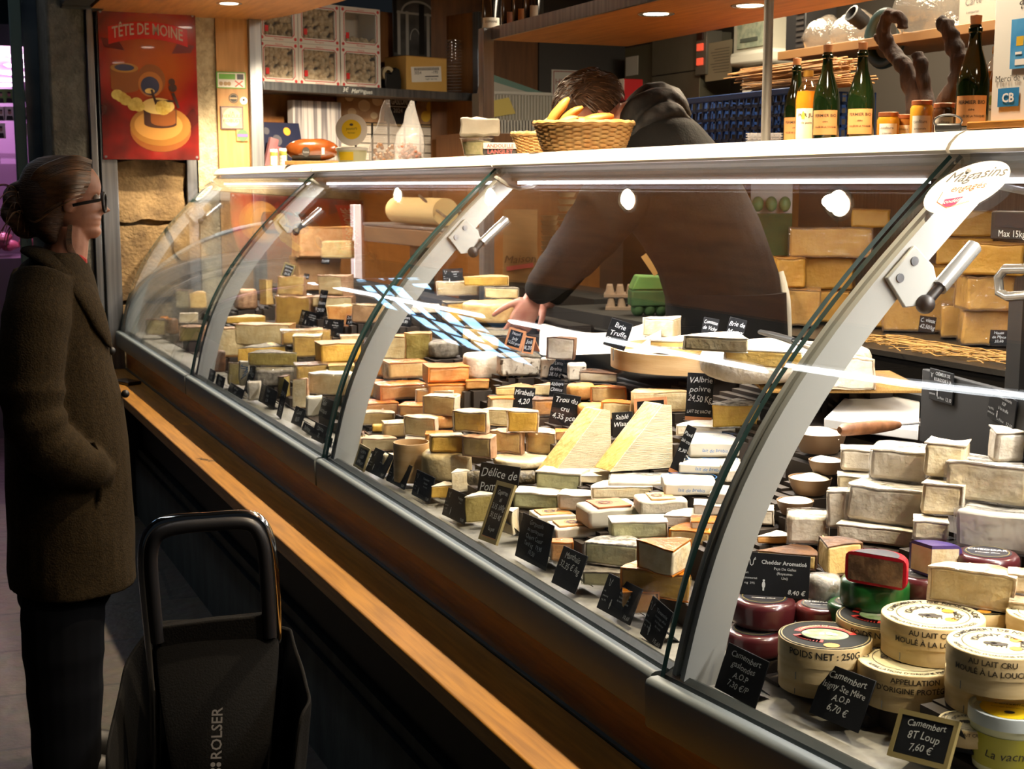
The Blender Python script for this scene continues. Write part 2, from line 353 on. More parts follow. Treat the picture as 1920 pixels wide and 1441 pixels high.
# --- aisle tube lights, skylights of the market hall
tubem=M('tube_glow','#ffffff',.5,emit=(.95,.96,1.0),es=15)
for i,(a,b) in enumerate(((15.8,12.75),(12.5,10.08),(9.45,6.1),(5.7,2.4))):
    f=lambda y:-.26-(y-6.04)*.0316
    t=thing('tube_light','long tube light hanging over the market aisle','ceiling light',((f(a)+f(b))/2,(a+b)/2,4.0),rz=math.atan2(-(f(a)-f(b)),a-b),group='tube lights over the aisle')
    l=(a-b)/2
    MB().box((-.05,-l,.0),(.05,l,.05)).cyl((0,-l*.6,.05),(0,-l*.6,2.6),.006,seg=6).cyl((0,l*.6,.05),(0,l*.6,2.6),.006,seg=6).build('housing',armm,t)
    MB().cyl((0,-l,-.03),(0,l,-.03),.032,seg=12).build('tube',tubem,t)
sky=M('sky_pane','#88aacc',.4,emit=(.34,.60,.86),es=5.5)
k=0
for x0,x1,y0,y1 in ((-1.0,-.08,16.5,20.2),(-2.3,-1.08,17.8,20.2),(-3.4,-1.75,15.9,19.2)):
    k+=1; nx=max(1,round((x1-x0)/.5)); ny=max(2,round((y1-y0)/.85)); mb=MB(); fr=MB()
    mb.box((x0,y0,6.04),(x1,y1,6.05))
    for i in range(nx+1): x=x0+(x1-x0)*i/nx; fr.box((x-.03,y0,5.98),(x+.03,y1,6.08))
    for i in range(ny+1): y=y0+(y1-y0)*i/ny; fr.box((x0,y-.045,5.98),(x1,y+.045,6.08))
    o=st(mb.build('window_%d'%k,sky,smooth=0)); fr.build('window_frame',blackmat,o,smooth=0)
st(MB().box((-6,-2,6.6),(7,24,6.7)).build('ceiling_hall',M('hall_roof','#15171a',.9),smooth=0))
st(MB().box((-6.1,-2,0),(-6,24,6.7)).box((-6,24,0),(7,24.1,6.7)).build('wall_hall',M('hall_wall','#1a1b1d',.9),smooth=0))
# --- butcher's stall beyond the pillar
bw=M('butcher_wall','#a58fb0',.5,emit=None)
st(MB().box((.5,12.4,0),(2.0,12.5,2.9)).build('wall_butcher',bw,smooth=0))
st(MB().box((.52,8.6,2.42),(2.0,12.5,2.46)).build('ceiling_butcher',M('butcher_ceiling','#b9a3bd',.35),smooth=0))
st(MB().box((.5,8.5,2.38),(2.0,8.62,2.50)).build('trim_8',M('fascia_dark','#27242c',.4),smooth=0))
for i,(px,py) in enumerate(((46,104),(38,122),(26,136),(50,137),(14,149),(48,149),(8,158))):
    p=at(px,py,Z=2.42); t=thing('butcher_ceiling_light','round white light in the ceiling of the pink-lit stall','ceiling light',p,group='ceiling lights of the pink stall')
    MB().lathe([(0,-.012),(.09,-.012),(.11,0)],seg=20).build('diffuser',M('butcher_glow','#ffffff',.5,emit=(1,.86,.97),es=5),t)
# ================================================================== COUNTER
JY=[7.14,5.34,3.54,1.73,.25]
PC=[-0.91108832,1.54744278,-0.12737436,0.21765244,1.01534057]
def gx(z,y=5.0):
    d=z-.846; x=0
    for c in PC: x=x*d+c
    if y<1.73: x+=(-.018+(1.73-y)*.11)*max(0,min(1,(1.66-z)/.8))
    return x
GZ=[.846+.802*i/22 for i in range(23)]
CN=['farthest counter section, against the stone wall','second counter section from the stone wall','third section from the stone wall, before the seller','customer-end counter section with the camembert boxes']
ctr=[]
for s in range(4):
    ya,yb=JY[s],JY[s+1]; t=thing('display_counter','curved glass display counter with grey bumper, '+CN[s],'display counter',(0,0,0),group=None); ctr.append(t)
    n=6 if s==3 else 1; ys=[ya-.008+(yb-ya+.016)*i/n for i in range(n+1)]
    # bumper profile
    mb=MB(); rings=[]
    for y in ys:
        b=gx(.846,y); rings.append([Vector((b-.012+dx,y,z)) for dx,z in ((.0,.802),(-.002,.806),(-.004,.868),(-.001,.876),(.006,.879),(.018,.879),(.018,.802))])
    mb.loft(rings).build('bumper',bumperm,t,smooth=50)
    mb=MB(); rings=[[Vector((gx(.846,y)+dx,y,z)) for dx,z in ((.018,.80),(.018,.879),(.030,.885),(.042,.880),(.05,.862),(.05,.80))] for y in ys]
    mb.loft(rings).build('glass_channel',M('channel_dark','#3f423d',.3,.4),t)
    # deck: stone strip and inner floor
    mb=MB().loft([[Vector((gx(.846,y)+dx,y,z)) for dx,z in ((.05,.78),(.05,.868),(.19,.868),(1.0,.868),(1.0,.78))] for y in ys]); mb.build('deck',counterst,t,smooth=0)
    MB().loft([[Vector((x,y,z)) for x,z in ((1.97,.875),(1.97,1.16),(2.0,1.16),(2.0,.70),(1.985,.70))] for y in (ya-.003,yb+.003)]).build('back_panel',blackmat,t,smooth=0)
    # ledge (rounded nose), header, LED strip
    prof=[(1.545,1.6495),(1.518,1.6500),(1.514,1.655),(1.520,1.666),(1.533,1.678),(1.548,1.6845),(1.565,1.686),(1.80,1.686),(1.80,1.6495)]
    g=.004
    MB().loft([[Vector((x,y,z)) for x,z in prof] for y in (ya-g,yb+g)]).build('ledge',whiteledge,t,smooth=30)
    MB().box((1.552,yb+.01,1.612),(1.64,ya-.01,1.6495)).build('header',M('header_grey','#8a8578',.4,.3),t)
    a,b=LED_SEGS[s]; MB().box((1.548,a,1.6035),(1.562,b,1.6115)).build('light_strip',ledm,t)
    # glass pane, 8 mm thick
    mb=MB(); yy=[ya-.012+(yb-ya+.024)*i/n for i in range(n+1)]
    out=[[Vector((gx(z,y),y,z)) for z in GZ] for y in yy]; inn=[[p+Vector((.007,0,-.004)) for p in r] for r in out]
    for S,fl in ((out,0),(inn,1)):
        vs=[[mb.v(p) for p in r] for r in S]
        for A,B in zip(vs,vs[1:]):
            for i in range(len(GZ)-1): mb.f([A[i],B[i],B[i+1],A[i+1]])
    mb.build('glass_pane',glass,t,smooth=180,recalc=False)
    for r0,r1,y in ((out[0],inn[0],yy[0]),(out[-1],inn[-1],yy[-1])):
        mb=MB()
        for i in range(len(GZ)-1): mb.f([mb.v(p) for p in (r0[i],r0[i+1],r1[i+1],r1[i])])
        mb.build('glass_edge',glassedge,t,smooth=0,recalc=False)
def arm_pts(y,off):
    P=[]
    for i,z in enumerate(GZ):
        d=(gx(z+.004,y)-gx(z-.004,y))/.008; n=Vector((1,0,-d)).normalized(); P.append(Vector((gx(z,y),y,z))+n*off(i/22))
    return P
def arm(y,parent,th=.034,w=.062):
    mb=MB(); A=arm_pts(y,lambda u:.014); B=arm_pts(y,lambda u:.014+w*(1-.25*u)+(.012 if u<.06 else 0))
    rings=[]
    for a,b in zip(A,B):
        if b.z<.80: b.z=.80
        g=(b-a).normalized()
        rings.append([a+Vector((0,th/2,0)),a+Vector((0,.006,0)),a+g*.005+Vector((0,.004,0)),a+g*.005-Vector((0,.004,0)),a-Vector((0,.006,0)),a-Vector((0,th/2,0)),b-Vector((0,th/2,0)),b+Vector((0,th/2,0))])
    mb.loft(rings); return mb.build('support_arm',armm,parent,smooth=30)
def bracket(y,parent):
    # hinge plate, two screws, gas strut and hook at the top of an arm
    i=18; p=arm_pts(y,lambda u:.05)[i]; q=arm_pts(y,lambda u:.05)[i+1]; d=(q-p).normalized(); nrm=Vector((d.z,0,-d.x))
    T=frame_T(p+Vector((0,-.021,0)),d,nrm)
    b=MB(); b.X=frame_T(p+Vector((0,-.022,0)),d,nrm); b.prism([(-.035,-.028),(.035,-.028),(.04,.02),(.03,.042),(-.02,.046),(-.04,.03)],-.004,.004)
    pl=b.build('hinge_plate',armm,parent,bevel=.002)
    b=MB(); b.X=frame_T(p+Vector((0,-.026,0)),d,nrm)
    for x in (-.018,.018): b.prism(circ((x,-.012),.007,14),-.002,.002)
    b.build('screw',steel,pl)
    a0=p+nrm*.05-d*.012; a1=a0+d*.135+nrm*.012+Vector((0,-.012,0))
    a0=a0+Vector((0,-.03,0))
    MB().cyl(a0+d*.035,a1,.0125,seg=16).build('gas_strut',M('strut_steel','#9a9a96',.25,.7),parent)
    b=MB().ball(a0,.015).cyl(a0,a0+d*.045,.008,seg=10); b.build('ball_joint',black,parent)
    b=MB().tube([Vector((1.50,y-.03,1.622)),Vector((1.52,y-.07,1.60)),Vector((1.535,y-.11,1.592)),Vector((1.56,y-.14,1.60)),Vector((1.575,y-.155,1.615))],.009,8,flat=.6)
    b.build('hook',armm,parent)
for s,y in ((0,7.115),(1,5.34-.034),(2,3.54-.034),(3,1.73-.034)):
    arm(y,ctr[s]); bracket(y,ctr[s])
# end panel of the far section: clear sheet with a grey rim
rim=[(1.03+.9*sin(a)*1.0, .86+.42*(1-cos(a))*1.0) for a in [pi/2*i/14 for i in range(15)]]
mb=MB(); pts=[(1.04,.87)]+[(1.04+.90*(1-cos(a)),.87+.55*sin(a)) for a in [pi/2*i/16 for i in range(1,17)]]
mb.tube([Vector((x,7.05,z)) for x,z in pts],.011,8); mb.build('panel_rim',bumperm,ctr[0])
mb=MB(); mb.prism([(x,z) for x,z in pts]+[(1.94,.87)],-.003,.003,T=Matrix(((1,0,0,0),(0,0,-1,7.05),(0,1,0,0),(0,0,0,1)))); mb.build('end_panel',clear_mat('end_clear',tint=(.93,.95,.95),f0=.05,haze=.05),ctr[0],smooth=0)
# stickers on the glass: oval white one near, its twin far away
def oval_sticker(px,py,w,h,tilt,y,label,full):
    p=at(px,py); return
def glass_hit(px,py):
    r=ray(px,py); t=.8
    while t<9:
        p=Vector((0,0,EYE))+r*t
        if .85<p.z<1.66 and p.x>=gx(p.z,p.y): return p
        t+=.0015
def sticker(px,py,a,b,rotd,label,full,cat='sticker'):
    p=glass_hit(px,py); d=(gx(p.z+.004,p.y)-gx(p.z-.004,p.y))/.008
    up=Vector((d,0,1)).normalized(); ydir=Vector((0,-1,0)); n=ydir.cross(up).normalized()
    T=frame_T(p+n*.0015,ydir,up)@Matrix.Rotation(R(rotd),4,'Z')
    t=thing('oval_sticker',label,cat,p); Ti=Matrix.Translation(-p)@T
    mb=MB(); disc(mb,Ti,(0,0),a,40,ry=b); mb.build('backing',M('sticker_white','#efece6',.5),t,smooth=0,recalc=False)
    mb=MB(); Z=Ti@Matrix.Translation((0,0,.0006))
    if full:
        put_text(mb,'Magasins',Z@Matrix.Translation((.004,b*.30,0)),b*.55,hand=.9)
        mb.build('lettering',M('ink_grey','#4b4a49',.6),t,smooth=0,recalc=False)
        mb=MB(); put_text(mb,'engagés',Z@Matrix.Translation((.006,-b*.12,0)),b*.36,hand=.9)
        strokes(mb,Z,[(-a*.55,-b*.1),(-a*.5,-b*.5),(-a*.1,-b*.78),(a*.4,-b*.6)],.0012)
        mb.build('lettering',M('ink_orange','#c9643c',.6),t,smooth=0,recalc=False)
        mb=MB(); Q=Z@Matrix.Translation((-a*.08,-b*.55,0)); mb.f([mb.v(Q@Vector((x,y,0))) for x,y in ((-a*.26,b*.12),(a*.22,b*.16),(a*.16,-b*.12),(a*.06,-b*.2),(-a*.1,-b*.2),(-a*.2,-b*.1))])
        mb.build('badge',M('ink_magenta','#c2185b',.6),t,smooth=0,recalc=False)
        mb=MB(); put_text(mb,'écodéfis',Q@Matrix.Translation((0,-b*.06,.0006)),b*.22,hand=.5); mb.build('lettering',M('ink_white','#f4f1ee',.6),t,smooth=0,recalc=False)
    else:
        for k in range(5): rect(mb,Z,-a*.6,b*.5-k*b*.27,a*.6,b*.5-k*b*.27+b*.1)
        mb.build('lettering',M('ink_orange','#c9643c',.6),t,smooth=0,recalc=False)
sticker(1812,352,.074,.058,8,'oval white sticker with red badge on the glass above the customer-end hinge',True)
sticker(383,362,.075,.052,4,'oval white sticker on the glass end beside the stone wall',False)
# --- rail, fascia, body, plinth under the glass
oakr=M('rail_oak','#a8762a',.42,0,'#8a5e1f',ns=6,nstretch=(16,1.0,16),bump=.06,bs=40)
tag(MB().box((.878,.0,.65),(1.034,7.1,.69)).build('bag_rail',oakr,bevel=.004),'long oak bag rail running along the front of the counter','rail')
mb=MB(); put_text(mb,'vert',frame_T(at(378,862,Z=.6906),(0.25,-1,0),(1,.25,0)),.05,hand=1.5); tag(mb.build('scribble',black,smooth=0,recalc=False),'small black pen scribble on the oak bag rail','scribble')
st(MB().box((1.034,.0,.62),(1.042,7.1,.694)).build('trim_9',M('joint_steel','#56646a',.3,.8)))
st(MB().box((1.042,.0,.62),(1.07,7.1,.80)).build('trim_10',oakr))
st(MB().box((1.06,.0,.30),(2.0,7.1,.62)).build('wall_counter',dark,smooth=0))
st(MB().box((1.02,.0,.0),(1.10,7.1,.30)).box((1.035,.0,.28),(1.06,7.1,.34)).build('baseboard_counter',plinthm,smooth=0))
st(MB().box((.97,6.8,.0),(1.06,7.1,.66)).build('trim_11',steel_dark,bevel=.004))
# ================================================================== CHEESES
def cm(name,a,b,ns=30,lo=.4,hi=.62,bump=.32,bs=75,rough=.5,sss=.0,coat=0): return M(name,a,rough,0,b,ns=ns,lo=lo,hi=hi,bump=bump,bs=bs,sss=sss,coat=coat,var=.10)
PASTE=dict(
 cream=cm('paste_cream','#e0c07c','#cfa964'), pale=cm('paste_pale','#ddc796','#c9ae78'), yellow=cm('paste_yellow','#dcb04a','#c4963a'),
 comte=cm('paste_comte','#c9973d','#b9832c',ns=14), orange=cm('paste_orange','#dba05a','#c98440'), white=cm('paste_white','#ded3bf','#cfc0a6'),
 olive=cm('paste_olive','#a39150','#8b783c'), blue=cm('paste_bluegreen','#b9b78a','#8f9272',ns=22), brie=cm('paste_brie','#e3c274','#d2ab58'),
 greyfleck=cm('paste_fleck','#d9cdb8','#5b4d3d',ns=70,lo=.56,hi=.66), ivory=cm('paste_ivory','#e6d7b4','#d6c093'), parm=cm('paste_parm','#d8a874','#c79460'))
RIND=dict(
 pink=cm('rind_pink','#c79f7c','#a5795a',ns=45,bump=.4), brown=cm('rind_brown','#6e4a2c','#4c3220',ns=35,bump=.4), tan=cm('rind_tan','#b98a52','#9a6e3c',bump=.3),
 orange=cm('rind_orange','#d88234','#c06a26',ns=18,bump=.2,rough=.35), white=cm('rind_white','#ddd3c2','#cabca4',ns=50,bump=.4,rough=.75), grey=cm('rind_grey','#8d8474','#5c5346',ns=50,bump=.5,rough=.8),
 ash=cm('rind_ash','#c9c2b4','#6a645a',ns=60,lo=.42,hi=.6,bump=.5,rough=.8), gold=cm('rind_gold','#c8780f','#a85f12',ns=16,bump=.25,rough=.3), cream=cm('rind_cream','#dcbf8c','#c79f66',ns=40,bump=.35),
 herb=cm('rind_herb','#6f6248','#3c3426',ns=90,bump=.7), comte=cm('rind_comte','#a0702e','#80541f',bump=.3), mottled=cm('rind_mottled','#d8c3a4','#9b7a58',ns=26,bump=.5,rough=.75))
WRAP=clear_mat('plastic_film',f0=.05,rough=.06,bump=.6,bs=55,haze=.04)
WRAPW=clear_mat('plastic_film_milky',f0=.06,rough=.10,bump=.7,bs=45,haze=.22)
paperw=M('wax_paper','#d6cfbf',.6,0,'#c6bda8',ns=6,bump=.15,bs=20)
BASES=[]   # (centre, half w, half d, rz, z) of everything standing on the display floor
REG={}
def reg_base(c,hw,hd,rz,z): BASES.append((c.x,c.y,hw,hd,rz,z))
def shape(kind,w,d,h,seed,rinds):
    """returns (paste MB, rind MB or None) around the local origin: x right, y away from the viewer, z up"""
    p=MB(); r=MB(); t=min(.0028,h*.08); hasr=True
    if kind in('brick','slab'):
        x0,x1,y0,y1=-w/2,w/2,0,d
        p.box((x0+t*.4,y0+t*.4,t*.4),(x1-t*.4,y1-t*.4,h-t*.4),n=5)
        if 'T' in rinds: r.box((x0,y0,h-t),(x1,y1,h),n=5)
        if 'D' in rinds: r.box((x0,y0,0),(x1,y1,t),n=5)
        if 'R' in rinds: r.box((x1-t,y0,0),(x1,y1,h),n=5)
        if 'L' in rinds: r.box((x0,y0,0),(x0+t,y1,h),n=5)
        if 'B' in rinds: r.box((x0,y1-t,0),(x1,y1,h),n=5)
        if 'F' in rinds: r.box((x0,y0,0),(x1,y0+t,h),n=5)
        hasr=bool(rinds)
    elif kind in('half','wedge','wedgeL','tip','tipback'):
        a0,a1,R0,off={'half':(0,pi,w/2,(0,0)),'wedge':(0,R(50),w,(-w/2,0)),'wedgeL':(R(130),pi,w,(w/2,0)),'tip':(R(58),R(122),d,(0,0)),'tipback':(R(-122),R(-58),d,(0,d))}[kind]
        n=22 if kind=='half' else 12; sy=d/(w/2) if kind=='half' else 1
        S=Matrix.Translation((off[0],off[1],0))@Matrix.Diagonal((1,sy,1,1)); p.X=S; r.X=S
        p.sector(0,R0-t,a0,a1,t*.6,h-t*.6,n)
        r.sector(R0-t*1.2,R0,a0,a1,0,h,n)
        if 'T' in rinds: r.sector(0,R0-t*.6,a0,a1,h-t,h,n)
        if 'D' in rinds: r.sector(0,R0-t*.6,a0,a1,0,t,n)
        bmesh.ops.subdivide_edges(p.bm,edges=[e for e in p.bm.edges if e.calc_length()>.03],cuts=3,use_grid_fill=True)
        bmesh.ops.subdivide_edges(r.bm,edges=[e for e in r.bm.edges if e.calc_length()>.03],cuts=3,use_grid_fill=True)
    elif kind=='wheel':
        b=min(.012,h*.3); prof=[(0,0)]+[(w/2-b+b*sin(a),b-b*cos(a)) for a in (0,.5,1,pi/2)]+[(w/2-b+b*cos(a),h-b+b*sin(a)) for a in (0,.5,1,pi/2)]+[(w/4,h),(0,h)]
        p.lathe(prof,(0,w/2,0),36); hasr=False
    elif kind=='log':
        q=[Vector((-w/2,h/2,h/2)),Vector((-w/2+.004,h/2,h/2)),Vector((0,h/2,h/2)),Vector((w/2-.004,h/2,h/2)),Vector((w/2,h/2,h/2))]
        p.tube(q,[h*.42,h*.5,h*.5,h*.5,h*.42],18); hasr=False
    p.jitter(min(.006,h*.085),20,seed).jitter(.0014,80,seed+1)
    for v in p.bm.verts:
        if v.co.z<.0005: v.co.z=.0005
    if hasr: r.jitter(min(.006,h*.085),20,seed).jitter(.0014,80,seed+1)
    for v in r.bm.verts:
        if v.co.z<.0004: v.co.z=.0004
    return p,(r if hasr else None)
CN_=[0]
def C(key,kind,px,py,w,h,paste,rind=None,rinds='TDRLB',yaw=0,on=None,d=None,label='',name='cheese_wedge',cat='cheese',group=None,film=0,lift=0,X=None,Z=None,hm=None,tilt=0):
    """a cheese whose front bottom edge centre is at photo pixel (px,py), w x h pixels large"""
    CN_[0]+=1; seed=CN_[0]
    if on: 
        zs=REG[on]['top']+.0015; p=at(px,py,Z=zs); q=REG[on]['p']
        if (p-q).length>REG[on]['d']*.5+.10 or p.x<q.x-.03:
            p=at(px,py,X=q.x+.01); p.z=zs
    elif X is not None: p=at(px,py,X=X)
    elif Z is not None: p=at(px,py,Z=Z)
    else: p=ramp(px,py,lift)
    s=depth(p)/FPX; wm=w*s
    if d is None: dm=min(.09,wm*.8) if kind in('brick','slab','log') else wm*.5 if kind=='half' else wm*.7
    else: dm=d
    hh=max(h*s*.45,h*s-.22*dm) if hm is None else hm
    if kind=='wheel': dm=wm
    base=math.atan2(p.y,p.x)-pi/2; rz=base+R(yaw)
    pm,rm=shape(kind,wm,dm,hh,seed,rinds if rind else '')
    pmat=PASTE.get(paste) or RIND.get(paste) or paste
    o=pm.build(name,pmat,smooth=50,bevel=min(.007,hh*.16) if kind in('brick','slab') else (.004 if kind not in('wheel','log') else 0),loc=p,rot=(R(tilt),0,rz) if tilt else (0,0,rz))
    tag(o,label,cat,group)
    if rm and rind: rm.build('rind',RIND.get(rind) or PASTE.get(rind) or rind,o,smooth=50,bevel=.0013,seg=2)
    elif rm: rm.bm.free()
    if not film and seed%3==0 and rind and kind in('brick','half') and hh>.02 and rind not in('comte','herb'): film=1
    if film:
        fm,_=shape('brick' if kind in('brick','slab') else kind,wm*1.035,dm*1.035,hh*1.03,seed,'')
        if kind in('wedge','wedgeL','half','tip','tipback') : pass
        if _: _.bm.free()
        fm.jitter(.002,35,seed+9).build('plastic_wrap',WRAP if film==1 else WRAPW,o,smooth=80,loc=(0,-dm*.012,-.0004))
    c=p+Matrix.Rotation(rz,3,'Z')@Vector((0,dm/2,0))
    if on is None: reg_base(c,wm/2,dm/2,rz,p.z)
    REG[key]=dict(o=o,p=p,top=p.z+hh,d=dm,w=wm,h=hh,rz=rz,s=s)
    return o
# far section (against the stone wall)
C('s1','brick',398,537,38,36,'pale','cream','RT',yaw=-25,label='cut cream tomme piece standing alone near the clear end panel',name='cheese_piece')
C('s2','wedge',300,585,56,48,'olive','gold','TD',yaw=-12,label='big golden-green cheese wedge nearest the stone wall')
C('s3','brick',292,628,36,36,'olive','brown','TDR',label='dark olive cheese block below the golden-green wedge',name='cheese_block')
C('s4','wheel',308,604,17,13,'gold',label='tiny yellow waxed cheese round beside the dark olive block',name='cheese_round')
C('s5','brick',341,577,28,38,'pale','pink','RT',yaw=-20,label='small pink-rinded cheese block behind the brown upright drum',name='cheese_block')
C('s6','wedge',372,577,30,34,'cream','cream','TD',label='small cream cheese wedge behind the white-rinded half')
C('s8','wheel',323,627,24,45,'brown',label='brown-rinded upright cheese drum in the farthest section',name='cheese_drum',hm=.075)
C('s9','half',354,605,36,22,'ivory','white','TD',yaw=-15,label='white-rinded half cheese on the edge of the farthest section',name='cheese_half')
C('s10','brick',358,640,44,36,'olive','pink','TRL',yaw=-20,label='squat grey-green cheese block below the white-rinded half',name='cheese_block')
C('s11','wheel',461,580,43,38,'pink',label='pink-rinded cheese drum between the glass arm and the tall tomme half',name='cheese_drum',hm=.09)
C('s12','wedge',461,606,74,24,'yellow','cream','T',yaw=8,label='long low yellow cheese wedge in front of the pink drum')
C('s13','tip',500,572,34,52,'cream','tan','TD',label='upright cream wedge behind the foil-wrapped bouquet of cheese',lift=.02)
C('s18b','brick',600,545,84,78,'parm','tan','LT',yaw=14,d=.16,label='big tan hard cheese block under the tall hard cheese chunk',name='hard_cheese_block',X=1.80)
C('s18','brick',612,468,104,52,'parm','tan','LTB',yaw=14,on='s18b',d=.14,label='tall tan hard cheese chunk on top of the back stack',name='hard_cheese_block',hm=.135)
C('s19','brick',630,469,60,38,'cream','parm','B',yaw=-18,on='s18b',d=.05,label='cream crumbly cheese wedge leaning on the tall hard cheese chunk',name='cheese_chunk')
C('s17','brick',622,576,76,30,'pale','pink','TR',yaw=-10,d=.1,label='low pale cheese half hidden behind the narrow price slates',name='cheese_block',lift=.02)
C('s16','brick',618,540,56,46,'pale','pink','RT',yaw=-35,d=.09,on='s17',label='pale cheese with thick pinkish rounded rind set on the back row',name='cheese_block')
C('s14','half',549,608,76,64,'yellow','pink','TD',yaw=-32,d=.12,label='tall yellow tomme half with pinkish rind carrying the tilted cheese',name='cheese_half')
C('s15','half',544,544,58,42,'cream','pink','TD',yaw=-30,on='s14',tilt=-6,label='cream cheese piece tilted on top of the tall tomme half, slate clipped on',name='cheese_half')
C('s20','half',645,606,64,40,'orange','cream','TD',yaw=-6,label='orange-tinted half cheese behind the frame with white chalk words',name='cheese_half')
C('s21','brick',684,606,58,44,'parm','cream','RTB',yaw=-30,label='shiny tan-rinded cheese against the second glass arm',name='cheese_block',film=1)
C('s29','brick',660,642,44,20,'pale','pink','TR',label='pinkish rind piece behind the yellow block at the second arm',name='cheese_piece')
C('s23','brick',492,648,106,50,'pale','tan','RT',yaw=-14,d=.1,label='long pale cheese slab with brown rind end in the second section',name='cheese_block')
C('s26','brick',575,645,90,36,'yellow','tan','TRL',yaw=6,label='yellow cheese block standing behind the bright yellow cut square',name='cheese_block')
C('s22','brick',439,668,74,62,'pale','tan','TD',yaw=8,d=.09,label='big pale square-cut cheese next to the far glass arm',name='cheese_block')
C('s24','wedge',492,680,90,44,'yellow','grey','TD',yaw=6,label='yellow cheese wedge with grey-green edge before the pale slab')
C('s27','brick',576,670,54,50,'yellow','cream','T',yaw=-4,label='bright yellow cut cheese square in the middle of the second section',name='cheese_block')
C('s28','brick',641,680,80,48,'yellow','tan','TD',yaw=16,label='yellow cheese block with brown top below the black slates',name='cheese_block')
C('s31','brick',640,698,50,22,'olive','tan','T',label='flat olive slice below the yellow block with brown top',name='cheese_slice')
C('s30','brick',588,714,66,42,'yellow','brown','TR',yaw=6,label='yellow cheese block with dark rind above the white-crusted half',name='cheese_block')
C('s34','brick',520,724,78,42,'grey',label='grey crusted cheese packed in shiny film under the dark-rinded wedge',name='wrapped_cheese',film=1)
C('s25','wedgeL',512,681,92,32,'olive','grey','TD',yaw=-8,on='s34',d=.06,label='olive cheese wedge with dark grey rind on the film-packed cheese')
C('s32','brick',440,722,24,46,'olive','brown','TR',label='narrow olive cheese slice beside the blue-printed paper wrap',name='cheese_slice')
C('s33','brick',459,724,22,52,paperw,label='slim cheese in white paper with blue print',name='wrapped_cheese')
C('s40','brick',408,698,32,46,'brown',label='dark brown crusted cheese below the big pale square',name='cheese_block')
C('s36','half',616,740,86,52,'pale','white','TD',yaw=-25,d=.10,label='white-crusted half wheel behind the grey price holder',name='cheese_half')
C('s38','tip',533,745,32,44,'olive','brown','TD',label='small olive wedge among the front slates of the second section')
C('s37','wedge',563,764,30,60,'ivory','pink','TD',yaw=-20,d=.05,label='tall narrow ivory wedge with pinkish rind by the front slates')
C('s39','brick',478,752,26,42,'white',label='white cheese in clear film behind the tilted dark slate',name='wrapped_cheese',film=1)
C('s41','brick',590,782,34,46,paperw,label='white paper parcel of cheese below the white-crusted half',name='wrapped_cheese')
# third section, back rows
C('c46','wheel',930,606,128,40,'cream',label='cream cheese wheel in a bark band beneath the crusted cheeses',name='cheese_round',X=1.72,hm=.06)
C('c43','half',858,560,80,34,'pale','mottled','TD',yaw=10,on='c46',d=.07,label='mottled white soft cheese beside the yellow speckled block',name='cheese_half')
C('c45','half',940,560,66,28,'pale','grey','TD',yaw=-12,on='c46',d=.06,label='grey-crusted half cheese just below the hand',name='cheese_half')
C('c44','wedge',912,536,86,24,'yellow','cream','TD',yaw=4,on='c45',d=.05,label='yellow cheese wedge lying on top of the grey-crusted half')
C('c54','slab',795,588,60,26,'white',label='flat white cheese box behind the second arm top',name='cheese_slab')
C('c48','brick',890,640,50,36,'cream','herb','TR',yaw=-10,label='speckled dark-topped cheese under the yellow speckled block',name='cheese_block')
C('c42','brick',867,604,62,58,'yellow','herb','T',yaw=14,on='c48',d=.07,label='tall yellow cheese block with peppercorn top',name='cheese_block',hm=.066)
C('c49','brick',942,630,66,24,'ivory','grey','TR',label='low grey-rinded slab just under the hand',name='cheese_slab')
C('c52a','brick',736,676,66,56,'pale','tan','T',yaw=4,label='tall pale cheese block behind the orange-framed slate',name='cheese_block')
C('c52','half',783,676,52,62,'olive','tan','TD',yaw=-20,d=.07,label='upright olive-green cheese half beside the dark fuzzy wheel',name='cheese_half')
C('c53','wheel',832,672,56,40,'grey',label='dark grey fuzzy cheese wheel behind the price slates',name='cheese_round',hm=.05)
C('c51','wheel',905,712,76,58,'white',label='white-crusted upright cheese drum under the small cream round',name='cheese_drum',hm=.068)
C('c50','wheel',908,658,54,30,'cream',on='c51',label='small cream round cheese set on the white-crusted drum',name='cheese_round',hm=.036)
C('c55','brick',976,706,78,52,'greyfleck','herb','T',yaw=10,label='white cheese block with herb-strewn top, holding two framed slates',name='cheese_block')
C('c55b','brick',1028,709,34,46,'greyfleck',yaw=-10,label='narrow white speckled cheese beside the herb-topped block',name='cheese_block')
C('c57','brick',1082,716,38,42,'greyfleck',label='speckled white cheese stub behind the tilted black slate',name='cheese_block')
C('c56','half',1050,674,60,48,'white','brown','TD',yaw=-30,on='c55b',label='white cheese half with thin brown rind on the speckled blocks',name='cheese_half')
C('c58','brick',1121,716,72,30,'ivory','brown','TR',yaw=-14,label='flat brown-rinded cheese under the wooden hoop edge',name='cheese_block',film=1)
